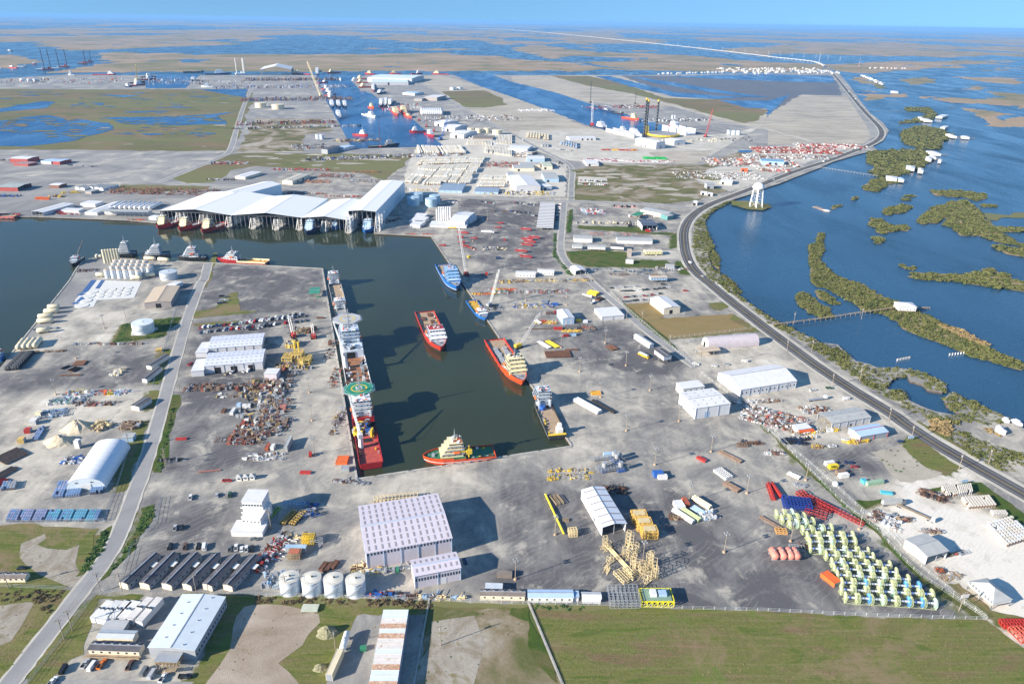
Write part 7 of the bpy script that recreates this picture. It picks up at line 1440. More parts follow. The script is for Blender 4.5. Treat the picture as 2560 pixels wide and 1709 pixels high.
crawler('black crane with a white boom among the yellow machinery','@21 345,520',17,R(120),R(60),REDP);crawler('red crane with a white boom at the edge of the slip road','@21 530,530',11,R(110),R(55),REDP);crawler('red lattice crane on the far basin south quay','@01 1140,1355',62,R(100),R(78),REDP,REDP);crawler('huge yellow crane boom on the far west quay','@01 590,885',150,R(125),R(48),LAT,LAT,sc=2.2);crawler('red crane by the white floating dock','@02 1775,1258',70,R(60),R(62),REDP,REDP,sc=1.6)
crawler('white crane tower on the canal bank','@02 735,1160',62,R(95),R(86),REDP,SUPW,sc=2.4);crawler('thin dark crane on the canal bank, left','@02 722,945',70,R(100),R(84),HBLACK,HBLACK,sc=1.3);crawler('thin dark crane on the canal bank, right','@02 1130,955',40,R(80),R(76),HBLACK,HBLACK,sc=1.4);crawler('yellow crane at the far island quay cluster','@00 1255,770',75,R(95),R(72),YELP,YELP,sc=2);crawler('blue crane on the orange barge in the far basin corner','@01 1695,1285',50,R(55),R(62),BLUEP,BLUEP,sc=1.6);crawler('small blue crane on the far basin south quay','@01 1575,1345',34,R(100),R(75),BLUEP,BLUEP,sc=1.2)
for i,s in enumerate(('@01 1500,1110','@01 1565,1165','@01 1632,1210')):crawler('small red quay crane, %s from the north, far east quay'%nth(i),s,26,R(90),R(76),REDP,REDP,sc=1.4)
# ---- reels
GREYW2=M('dull_white_paint',(.52,.54,.58),.5,var=.12)
def reel_mesh():
 out={}
 for key,m in(('pale_green',PALEGREEN),('blue',M('reel_blue_paint',(.10,.34,.66),.5)),('mint',M('reel_mint_paint',(.50,.70,.58),.5))):
  mb=MB();r=4.5;n=20
  for r1,r2 in((4.1,4.5),(.9,1.3)):
   vs=[]
   for i in range(n):
    a=2*math.pi*i/n
    for q,x in((r1,-.09),(r2,-.09),(r2,.09),(r1,.09)):vs.append((x,q*math.cos(a),q*math.sin(a)))
   mb.add(vs,[(4*i+j,4*i+(j+1)%4,4*((i+1)%n)+(j+1)%4,4*((i+1)%n)+j) for i in range(n) for j in range(4)],m)
  vs=[]
  for i in range(n):
   a=2*math.pi*i/n;vs+=[(0,1.2*math.cos(a),1.2*math.sin(a)),(0,2.3*math.cos(a),2.3*math.sin(a))]
  mb.add(vs,[(2*i,2*i+1,(2*i+3)%(2*n),(2*i+2)%(2*n)) for i in range(n)],m)
  for i in range(20):
   a=2*math.pi*(i+.5)/20;mb.tube(m,(0,2.2*math.cos(a),2.2*math.sin(a)),(0,4.1*math.cos(a),4.1*math.sin(a)),.2,3)
  out[key]=mb.mesh('flange')
 mb=MB();mb.tube(GREYW2,(-3.0,0,0),(3.0,0,0),1.15,12);out['drum']=mb.mesh('drum')
 mb=MB();mb.tube(BLUEP,(-.4,0,0),(.4,0,0),1.2,12);out['band']=mb.mesh('band')
 mb=MB()
 for x in(-3.2,3.2):mb.box(PALEGREEN,x,0,-4.5,.4,6.5,.4);[mb.tube(PALEGREEN,(x,e*3.0,-4.3),(x,e*.4,-1.4),.18,3) for e in(-1,1)]
 for y in(-3,3):mb.box(PALEGREEN,0,y,-4.5,6.2,.3,.3)
 mb.tube(PALEGREEN,(-3.1,-3,-4.2),(3.1,3,-4.2),.12,3);mb.tube(PALEGREEN,(3.1,-3,-4.2),(-3.1,3,-4.2),.12,3);out['cradle']=mb.mesh('cradle')
 return out
RM_=reel_mesh()
ROWS=[('@33 70,855 230,845 2',2),('@33 120,905 340,880 3',3),('@33 190,950 420,925 3',3),('@33 310,1000 590,985 3',3),('@33 350,1055 790,1055 4',4),('@33 370,1110 810,1105 4',4),('@33 375,1170 930,1200 5',5),('@43 520,280 975,300 4',4),('@43 575,345 1130,375 5',5),('@43 595,400 1190,440 5',5),('@43 625,460 1300,505 6',6),('@43 665,530 1400,570 6',6),('@43 660,595 1520,640 7',7),('@43 700,665 1550,725 7',7)]
rr_=random.Random(3)
for ri,(s,n) in enumerate(ROWS):
 w=s.split();P=PT(' '.join(w[:3]),3.0);a,b=P;n=int(w[3]);d=b-a;rz=math.atan2(d.y,d.x);step=d.length/n
 for i in range(n):
  p=a+d*((i+.5)/n);t=thing('pipe_reel','pale green open flanged reel, %s from the left in the %s row from the back'%(nth(i),nth(ri)),'reel',(p.x,p.y,2.8),rz+rr_.uniform(-.05,.05),'rows of pale green reels')
  k1='blue' if ri in(11,13) and i in(1,4,5) else('mint' if rr_.random()<.2 else 'pale_green')
  t.scale=(.6,.6,rr_.uniform(.57,.62));f=step/7.2/.6;link('drum',RM_['drum'],t).scale=(f*1.08,.8,.8)
  for e in(-1,1):q=link('flange',RM_[k1 if e>0 else 'pale_green'],t,(e*2.85*f,0,0))
  link('cradle',RM_['cradle'],t).scale=(f,.9,1);link('band',RM_['band'],t,(-1.0,0,0)) if rr_.random()<.6 else None
# ---- containers and boxes: (label, where, length, width, height, heading, material)
CT=[('orange container behind the small white portable building','@33 345,115',12,2.6,2.6,12,ORANGE),('orange container at the left end of the reel rows','@43 570,520',9,5.0,2.6,-62,ORANGE),('yellow container beside the white one in the grey lot','@33 595,440',6.5,2.6,2.8,12,M('bright_yellow',(.8,.6,.03),.5)),('white container behind the yellow one in the grey lot','@33 560,410',6.5,2.6,2.8,12,WHITE),('rust roofed container left of a white one in the grey lot','@33 660,490',6,2.6,2.8,12,BROWNST),('white container beside the rust roofed one in the grey lot','@33 690,520',6.5,2.6,2.8,12,PALEW),
 ('long pale green skip container by the white road','@33 975,585',12,2.6,2.4,14,M('sage_paint',(.28,.42,.30),.6)),('turquoise blue skip beside the pale green skip','@33 878,572',4,2.6,2.2,100,M('turquoise_paint',(.08,.40,.50),.5)),('turquoise trailer cart on the white road','@33 1085,672',7,2.4,1.4,-10,MATS['turquoise_paint']),('white box at the ditch fence','@33 612,600',2.4,2.2,2.6,0,WHITE),
 ('blue container with a white one in front in the open yard','@32 1340,510',6.5,5.2,2.8,5,BLUEP),('white container with a pink emblem in front of the blue one','@32 1378,535',6,2.5,2.8,5,WHITE),('white double container left of a rust red one','@32 1530,800',7,5.2,3.2,100,WHITE),('rust red container beside the white double container','@32 1590,770',7,2.5,3,100,M('rust_red',(.38,.10,.05),.6)),('red skip full of white scrap in the open yard','@32 1738,365',7,2.6,1.5,-50,REDP),('pale blue container behind the folded conveyors','@32 888,330',7.5,2.6,2.6,4,BLUEW),
 ('green box near the stretched sandy field trailers','@41 985,1155',3,2.5,1.8,10,GREENP),('long red flat rack west of the yellow crane tracks','@30 1665,175',7.5,2.4,.9,6,REDP),('white container in the row yard beside a long one','@20 2265,1170',6,2.4,2.6,2,WHITE),('long white flat box in the row yard','@20 2140,1215',8,2.6,2.4,92,PALEW),('tall blue white box behind the long flat box','@20 2195,1160',3,3,3,92,BLUEW),('dark brown skip at the left of the row yard','@20 2055,1205',5.5,2.4,1.6,92,RUST),('rust red skip at the row yard west edge','@20 2232,1320',7,2.6,1.6,92,M('rust_red2',(.30,.07,.04),.7)),('red and white skip beside the yard road','@31 455,485',7,2.4,1.2,-2,REDP),
 ('brown open skip, left of three by the white tanks','@31 620,1350',6.5,2.4,1.6,75,RUST),('brown open skip, middle of three by the white tanks','@31 668,1360',7.5,2.4,1.6,75,RUST),('brown open skip, right of three by the white tanks','@31 722,1335',6.5,2.4,1.6,75,RUST),('dark brown shelter box at the right of the pink warehouse','@31 2280,1430',8,2.8,2.8,-3,DARKR2),('dark container beside the small red container','@31 110,260',6,2.4,2.6,92,MATS['rust_red']),('white container right of the small red container','@31 155,260',5,2.6,2.6,92,PALEW),('orange red open deck unit beside the slip corner','@31 795,375',9,7.5,1.6,92,ORANGE),('grey transformer box south of the orange deck unit','@31 825,460',4,5,2.8,92,STEEL),
 ('rust red container with reels in the junk rows edge','@21 250,1180',5,5,2.8,92,M('dusty_red',(.40,.16,.13),.7)),('long grey and red open container in the junk rows','@21 255,1320',14,4.5,1.4,92,BROWNST),('dark pontoon block with white ends by the slip road','@31 300,240',14,2.4,4.2,92,GREYR),('brown crate standing by the slip quay','@21 680,590',5,2.2,3.5,92,RUST),('yellow box on the dock side yard near the boom','@11 1955,1080',3.5,3,2.6,30,YELP),('dark blue container in the dock side yard','@11 2225,1090',6,2.8,2.4,0,HNAVY),('red cabin box in the dock side yard','@11 2115,1235',3,2.4,3,0,REDP),('red block box in the dock side lot','@11 2280,922',2.4,2.2,2.4,0,REDP),
 ('blue basket frame in the equipment rows','@22 398,230',6,3,2.2,5,BLUEP),('bright red frame beside the yellow grating','@22 422,450',8,4,1.8,6,REDP),('red box left of a pale blue one','@22 490,515',6,2.4,1.8,6,REDP),('pale blue patterned box beside the red box','@22 562,510',5,2.6,2.2,6,BLUEW),('white round topped box beside the painted shed','@22 672,388',4.5,2.6,2.4,4,WHITE),('yellow box beside the painted shed wall','@22 610,380',5,2.4,2.6,4,YELP),('orange yellow frame table by the floodlight pole','@22 770,1040',7.5,5,1.2,8,M('orange_yellow',(.72,.36,.03),.5)),('red flat container by the dark blue roofed hall','@12 1248,840',7,3,2.6,2,REDP),('black tank box at the grass strip end','@12 1083,795',6,5,3.4,0,BLACK),('tall dark container pile beside the left yard quay','@20 1270,1340',3,3,2,0,STEEL),('orange container pair half behind a red one, west yard','@10 365,545',11,4,4,10,ORANGE),('orange container west yard, right of a pair','@10 430,548',9,4,4,10,ORANGE),
 ('yellow bin by the left trailer ditch','@20 1462,652',5,5,2.4,20,M('dull_yellow',(.6,.42,.14),.7)),('small green pad box at the quay shelter','@11 570,1440',3,2,1,0,GREENP),('white box in the junk yard west side','@20 365,1240',4,3.5,3,0,CREAMT),('pale box in the junk yard beside the steel pallets','@20 315,1315',4.5,5,3.4,10,PALEW),('red bottomed white box by the steel pallets','@30 262,110',4,3.6,3,10,REDP),('tan yellow box at the end of the steel pallets','@30 205,200',4,4,3.4,10,MATS['dull_yellow']),('pale cylinder silo box beside the arched shelter','@30 722,250',3.2,3.2,6,0,PALEW)]
for lb,s,L,W,Hh,hd,m in CT:
 p=PT(s)[0];boxthing(lb,'container' if 'container' in lb else 'skip' if 'skip' in lb else 'crate','container' if 'container' in lb else 'skip' if 'skip' in lb else 'crate',L,W,Hh,m,True,None,(p.x,p.y,.02),R(hd))
# stack of rusty white containers at the bottom, and the tank trailers beside it
a,b=PT('@41 1290,860 1185,1468');n=13;RW=M('rust_streaked_white',(.70,.66,.62),.6,var=.08,sc=.3,dirt=((.42,.16,.05),.58));RW2=M('clean_white_container',(.66,.72,.78),.5,var=.06,dirt=((.5,.3,.2),.74));RW3=M('rust_orange_container',(.52,.30,.18),.7,var=.3,sc=.5,dirt=((.66,.6,.55),.52))
d=(b-a);stp=d.length/n;u=d.normalized();rz=math.atan2(u.y,u.x)+math.pi/2
for i in range(n+4):
 for l in range(2):
  p=a+u*(stp*(i+.5));m=[RW2,RW2,RW,RW3,RW2,RW3,RW,RW,RW2,RW,RW,RW3,RW2,RW2,RW3,RW,RW2][i%17]
  boxthing('stained white container, %s from the back, %s layer of the long stack'%(nth(i),'upper' if l else 'lower'),'container','container',12.2,stp*.9,2.7,m,False,'long stack of stained white containers',(p.x,p.y,.02+l*2.72),rz)
def htank(label,a,b,r,m,legs=True,group=None,name='horizontal_tank',z=None):
 A,B=PT(a+' '+b);mid=(A+B)/2;d=B-A;t=thing(name,label,'tank',(mid.x,mid.y,.02),math.atan2(d.y,d.x),group);L=d.length/2;mb=MB();z=r+.5 if z is None else z;mb.tank(m,(-L,0,z),(L,0,z),r,12);part('shell',mb,t,smooth=True)
 for x in(-.6,.6):P_('box','saddle',t,TRIM,x*L,0,0,.5,r*1.7,z-r*.5)
 P_('cyl','hatch',t,STEEL,0,0,z+r*.95,z+r+.4,.4,n=8);return t
htank('rusty topped white rail tank beside the sandy field','@41 845,1030','795,1195',1.5,PALEW,z=3);
A,B=PT('@41 780,1205 675,1440');d=B-A;mid=(A+B)/2;boxthing('long cream covered hopper at the bottom beside the rail tank','hopper_wagon','wagon',d.length,3.0,4.2,CREAMT,True,None,(mid.x,mid.y,.02),math.atan2(d.y,d.x))
for i in range(4):htank('cream pressure tank, %s of the four leaning in a row at the west quay'%nth(i),'@20 %d,%d'%(170+i*50,650-i*5),'%d,%d'%(230+i*50,572-i*3),2.4,CREAMT,group='four cream pressure tanks')
for i,(a,b) in enumerate((('@20 440,268','555,262'),('@20 405,310','550,300'),('@20 350,358','495,345'),('@20 345,398','498,390'),('@20 340,490','465,475'))):htank('cream horizontal tank, %s from the north along the west quay'%nth(i),a,b,2.3,CREAMT,group='cream tanks on the west quay')
for i,(a,b,l) in enumerate((('@10 880,1082','945,1085','left of the tall cream silos'),('@10 1325,1100','1430,1105','behind the silos, left of two'),('@10 1452,1110','1555,1118','behind the silos, right of two'),('@10 1205,1278','1300,1282','in front of the silver silos, long'),('@10 1335,1262','1425,1250','in front of the silver silos, short'),('@10 885,1252','960,1255','left of the silver silos'))):htank('cream horizontal tank '+l,a,b,2.2,CREAMT)
for i in range(9):
 x=1010+i*45;htank('white horizontal tank, %s from the left in the west quay mud plant'%nth(i),'@10 %d,%d'%(x,638+i*1),'%d,%d'%(x+110,588+i),2.6,WHITE,group='mud plant tanks')
for i in range(10):htank('white horizontal tank, %s from the left in the far east tank row'%nth(i),'@01 %d,1060'%(1530+i*19),'%d,1025'%(1524+i*19),6,WHITE,group='far east tank row')
for i in range(4):htank('pinkish orange pontoon, %s from the left in the row beside the reels'%nth(i),'@43 %d,%d'%((25,98,170,225)[i],258),'%d,%d'%((72,148,215,270)[i],350),2.1,M('salmon_paint',(.66,.24,.18),.6,var=.1),name='pontoon',group='four pinkish pontoons')
# ---- open steel frames / towers / baskets
def frame(mb,m,cx,cy,z,L,W,Hh,rz=0,nx=1,ny=1,nz=1,r=.15,diag=True):
 c,s=math.cos(rz),math.sin(rz);P=lambda i,j,k:Vector((cx+(i/nx-.5)*L*c-(j/ny-.5)*W*s,cy+(i/nx-.5)*L*s+(j/ny-.5)*W*c,z+k/nz*Hh))
 for i in range(nx+1):
  for j in range(ny+1):mb.tube(m,P(i,j,0),P(i,j,nz),r,4)
 for k in range(nz+1):
  for j in range(ny+1):mb.tube(m,P(0,j,k),P(nx,j,k),r,4)
  for i in range(nx+1):mb.tube(m,P(i,0,k),P(i,ny,k),r,4)
 if diag:
  for i in range(nx):
   for k in range(nz):mb.tube(m,P(i,0,k),P(i+1,0,k+1),r*.7,3);mb.tube(m,P(i+1,ny,k),P(i,ny,k+1),r*.7,3)
def frame_thing(label,s,L,W,Hh,hd,m,nx=2,ny=1,nz=1,r=.16,name='lattice_structure',cat='frame',group=None,deckm=None):
 p=PT(s)[0];t=thing(name,label,cat,(p.x,p.y,.02),R(hd),group);mb=MB();frame(mb,m,0,0,.1,L,W,Hh,0,nx,ny,nz,r);part('lattice',mb,t)
 if deckm:P_('box','top_deck',t,deckm,0,0,Hh+.12,L*.8,W*.7,.3)
 return t
for i,s in enumerate(('@32 1160,915','@32 1205,985','@32 1255,1060')):
 t=frame_thing('yellow steel basket module, %s from the back beside the open ended warehouse'%nth(i),s,8.5,6,5,5,M('module_yellow',(.74,.48,.12),.6),3,2,2,.28,'yellow_module','module','three yellow modules',M('ply_top',(.62,.50,.28),.8))
 P_('box','core',t,M('module_plate',(.60,.42,.16),.7),0,0,.3,6.5,4.2,4)
TW=[(850,1130,14),(880,1150,10),(900,1260,8),(1060,1110,18),(1090,1120,16),(1040,1200,10),(1070,1230,12),(1130,1180,12),(1110,1300,14),(1150,1320,10),(1190,1350,12),(1210,1390,9),(1250,1310,18),(1270,1290,16),(1300,1360,16),(1310,1410,14),(1100,1380,8),(1240,1440,10),(870,1340,5)]
for i,(x,y,h) in enumerate(TW):
 t=frame_thing('pale yellow lattice tower section, %s from the back left of the tangled group'%nth(i),'@32 %d,%d'%(x,y+40),2.2+(i%3)*.6,2.2,h*.55,10+17*(i%5),LAT,1,1,max(2,int(h/4)),.1,'lattice_tower','lattice tower','pale yellow lattice towers')
 mb=MB();q=3+(i%3);[mb.tube(LAT,(-q,e*1.2,.3),(q,e*1.2,.3),.13,3) for e in(-1,1)];[mb.tube(LAT,(e*q,-1.2,.3),(0,0,3.5),.1,3) for e in(-1,1)];part('base_frame',mb,t)
pipes('long cream tubes leaning together among the lattice towers',26,4,.3,LAT,1,name='tube_bundle',loc=tuple(PT('@32 985,1280')[0]),rz=R(-63))
t=frame_thing('pale lattice boat shaped frame under the cream tubes','@32 1020,1440',9,6,2,-60,LAT,4,2,1,.16)
frame_thing('grey steel pipe rack with many bays above the brown field','@42 1020,700',15,11,5,2,STEEL,7,2,3,.12,'pipe_rack','rack')
t=frame_thing('bright yellow rig platform frame with a green deck above the brown field','@42 1320,700',16,9,3.4,1,M('rig_yellow',(.80,.72,.04),.5),6,1,1,.3,'rig_platform','platform');P_('box','deck',t,M('green_grating',(.20,.30,.22),.8),0,0,3.6,14,8,.3);P_('box','white_tank',t,WHITE,-1.8,0,3.95,3,4,1.6);P_('box','grey_tank',t,BLUEW,2.8,0,3.95,4,3.4,1.4)
frame_thing('long cream truss rack along the back wall of the pink warehouse','@31 1285,735',26,4,3,11,LAT,12,1,1,.2,'truss_rack','rack')
frame_thing('yellow scaffold basket by the red brown crates','@31 485,1125',6.5,4,5,0,YELP,5,2,2,.18,'scaffold','scaffold')
frame_thing('grey lattice cage beside the yellow scaffold basket','@31 560,1145',4,5,4,75,STEEL,3,1,1,.14)
frame_thing('white lattice truss lying between container and girders','@32 1935,500',11,6,1.5,-62,WHITE,6,4,1,.2,'truss','truss');frame_thing('rusty top hatch frame lying north of the lattice truss','@32 2110,235',7,3.5,1.2,0,BROWNST,4,2,1,.2)
for i,(a,b) in enumerate((('@33 0,590','50,735'),('@33 30,590','120,715'))):
 A,B=PT(a+' '+b[0:]) if False else PT(a+' '+b);d=B-A;m_=(A+B)/2;t=thing('red_girder','bright red crane girder, %s of the pair above the blue frames'%('left' if i==0 else 'right'),'girder',(m_.x,m_.y,.02),math.atan2(d.y,d.x));P_('box','beam',t,REDP,0,0,.6,d.length,1.6,1.6,tx=1,top=.8);mb=MB();frame(mb,REDP,0,0,0,d.length,3,.6,0,5,1,1,.15);part('bracing',mb,t)
t=frame_thing('pile of blue space frames behind the reels','@33 260,780',16,9,3,-10,M('deep_blue',(.02,.05,.26),.5),8,4,2,.28)
frame_thing('dark red ladder trusses beside the blue frames','@33 470,770',18,6,1.2,-50,M('dark_red_paint',(.36,.03,.03),.6),8,3,1,.2);frame_thing('tangled dark red trusses right of the blue frames','@33 440,850',12,8,2,-30,MATS['dark_red_paint'],5,3,1,.2);frame_thing('long dark red lattice boom beside the red trusses','@33 660,860',28,2.4,1.8,-50,MATS['dark_red_paint'],12,1,1,.2,'lattice_boom','boom')
frame_thing('red valve stand above the dark red trusses','@33 305,690',5,4,2.2,20,REDP,2,2,1,.25);frame_thing('yellow wood pallet frame at the reel row corner','@33 118,1025',6,4,1.2,-5,M('pallet_orange',(.6,.34,.12),.7),3,2,1,.2);frame_thing('grey rack left of the first reel rows','@33 265,1175',8,4,1,-8,STEEL,5,1,1,.16)
frame_thing('red racks cut by the right edge below the limestone yard','@43 2270,935',14,4,2.4,0,REDP,9,2,1,.28,'red_rack','rack');frame_thing('tangled red hose rack at the lower right edge','@43 2310,1030',6,8,2.4,10,M('hose_red',(.6,.12,.08),.6),3,3,1,.24,'red_rack','rack')
for i,s in enumerate(('@21 330,600','@21 390,730','@21 460,760','@21 300,740')):
 t=frame_thing('big yellow subsea machine beside the slip road, %s of four'%nth(i),s,11,8,(3,7,5,5)[i],92,M('machine_yellow',(.62,.46,.14),.6,var=.2),4,3,2,.35,'yellow_machine','machine');mb=MB();r0=random.Random(i)
 for q in range(22):mb.box(r0.choice([MATS['machine_yellow'],BLACK,STEEL,MATS['machine_yellow'],BROWNST]),r0.uniform(-5,5),r0.uniform(-3.5,3.5),.3,r0.uniform(1,3),r0.uniform(1,3),r0.uniform(1,5),r0.uniform(0,3))
 part('machinery',mb,t)
for i,s in enumerate(('@21 365,690','@21 400,690')):
 p=PT(s)[0];t=thing('yellow_column','upright yellow column on the subsea machines, %s of two'%('left' if i==0 else 'right'),'column',tuple(p));P_('cyl','shaft',t,YELP,0,0,0,12,.8,n=8);P_('cyl','flange',t,YELP,0,0,12.02,12.6,1.2,n=8)
for i,s in enumerate(('@31 300,900','@31 385,905')):
 t=frame_thing('black skid with yellow pipework, %s of the two beside the stacked block'%('left' if i==0 else 'right'),s,12,3.2,1.6,72,M('skid_yellow',(.55,.38,.10),.6,var=.3),6,2,1,.2,'skid','skid');P_('box','base',t,BLACK,0,0,0,12.4,3.6,.5)
frame_thing('blue and grey lattice sled north of the black skids','@31 350,775',13,3,1.8,-2,BLUEW,6,1,1,.16);frame_thing('green yellow beams leaning by the stacked block','@31 170,850',9,2,.6,72,M('lime_green',(.28,.42,.05),.6),2,1,1,.3)
t=frame_thing('brick red and wooden crate stack beside the black skids','@31 360,1250',6.5,5,3.4,0,WOOD,4,3,2,.2,'crate_stack','crates',None,M('brick_red_top',(.45,.14,.08),.8));bld('small blue grey roofed lean-to behind the crate stack','@31 268,1170 450,1172 448,1145',None,3.2,'flat',wall=GREYW,rm=BLUEW,name='lean_to')
t=frame_thing('timber pallets with a rusty pump frame behind the long yellow beam','@32 410,740',9,5,1.5,-66,WOOD,6,2,1,.2);frame_thing('small wooden crate right of the long yellow beam','@32 492,920',3.5,2,.8,0,WOOD,4,2,1,.14)
t=frame_thing('cream timber teepee of beams at the end of the yellow beam','@32 555,1050',4.6,4,3.6,10,LAT,3,2,2,.2)
A,B=PT('@32 305,690 475,1055');d=B-A;m_=(A+B)/2;t=thing('spreader_beam','long bright yellow spreader beam lying in the yard','beam',(m_.x,m_.y,.02),math.atan2(d.y,d.x));P_('tube','tube',t,MATS['rig_yellow'],(-d.length/2,0,1.1),(d.length/2,0,1.1),.55,8);[part('stand',MB().box(WOOD,x*d.length,0,0,.4,3,.6),t) for x in(-.4,-.15,.12,.4)]
def spread(label,s,L,W,hd,n,mats,hmax=2.2,seed=1,name='equipment_cluster',cat='equipment'):
 """a pile of small gear too mixed to count"""
 p=PT(s)[0];r=random.Random(seed);mb=MB();t=thing(name,label,cat,(p.x,p.y,.02),R(hd))
 rows=max(1,int(W/3.6));cm=[r.choice(mats) for _ in range(max(3,n//8))]
 for q in range(n):
  x=r.uniform(-L/2,L/2);y=(r.randrange(rows)-(rows-1)/2)*W/rows+r.uniform(-.7,.7);m=cm[int((x/L+.5)*len(cm)*.999)] if r.random()<.55 else r.choice(mats);a=r.choice([0,0,0,1.57,1.57,r.uniform(-.2,.2),r.uniform(0,3)]);k=r.random();sf=1 if p.y<1400 else 1.8
  if k<.34:mb.box(m,x,y,0,r.uniform(.8,3.0)*sf,r.uniform(.6,1.8)*sf,r.uniform(.3,hmax),a)
  elif k<.5:frame(mb,m,x,y,0,r.uniform(2,5)*sf,r.uniform(1.4,2.4)*sf,r.uniform(.8,hmax),a,1,1,1,.12*sf,False)
  elif k<.86:
   for j in range(r.choice([1,1,3,4])):c_=r.uniform(2,5)*sf;ox,oy=-math.sin(a)*j*.5*sf,math.cos(a)*j*.5*sf;z_=r.uniform(.2,.5);mb.tube(m,(x+ox,y+oy,z_),(x+ox+math.cos(a)*c_,y+oy+math.sin(a)*c_,z_+r.choice([0,0,0,hmax*.5])),r.uniform(.1,.25)*sf,5)
  else:mb.cyl(m,x,y,0,r.uniform(.6,hmax),r.uniform(.4,.9)*sf,n=7)
 o=part('gear',mb,t);o['kind']='stuff';return t
MR=M('faded_red_paint',(.34,.09,.06),.7,var=.3,sc=.8);MY=M('faded_yellow_paint',(.50,.36,.12),.7,var=.3,sc=.8)
JUNK=[RUST,BROWNST,STEEL,PALEW,MR,MY,TRIM,BLACK,TRIM,BROWNST,WOOD,STEEL];RJ=[RUST,BROWNST,RUST,BLACK,STEEL,MR,WOOD,TRIM,BROWNST];WJ=[PALEW,STEEL,WHITE,BROWNST,TRIM,RUST];REDJ=[MR,REDP,MR,PALEW,RUST,STEEL]
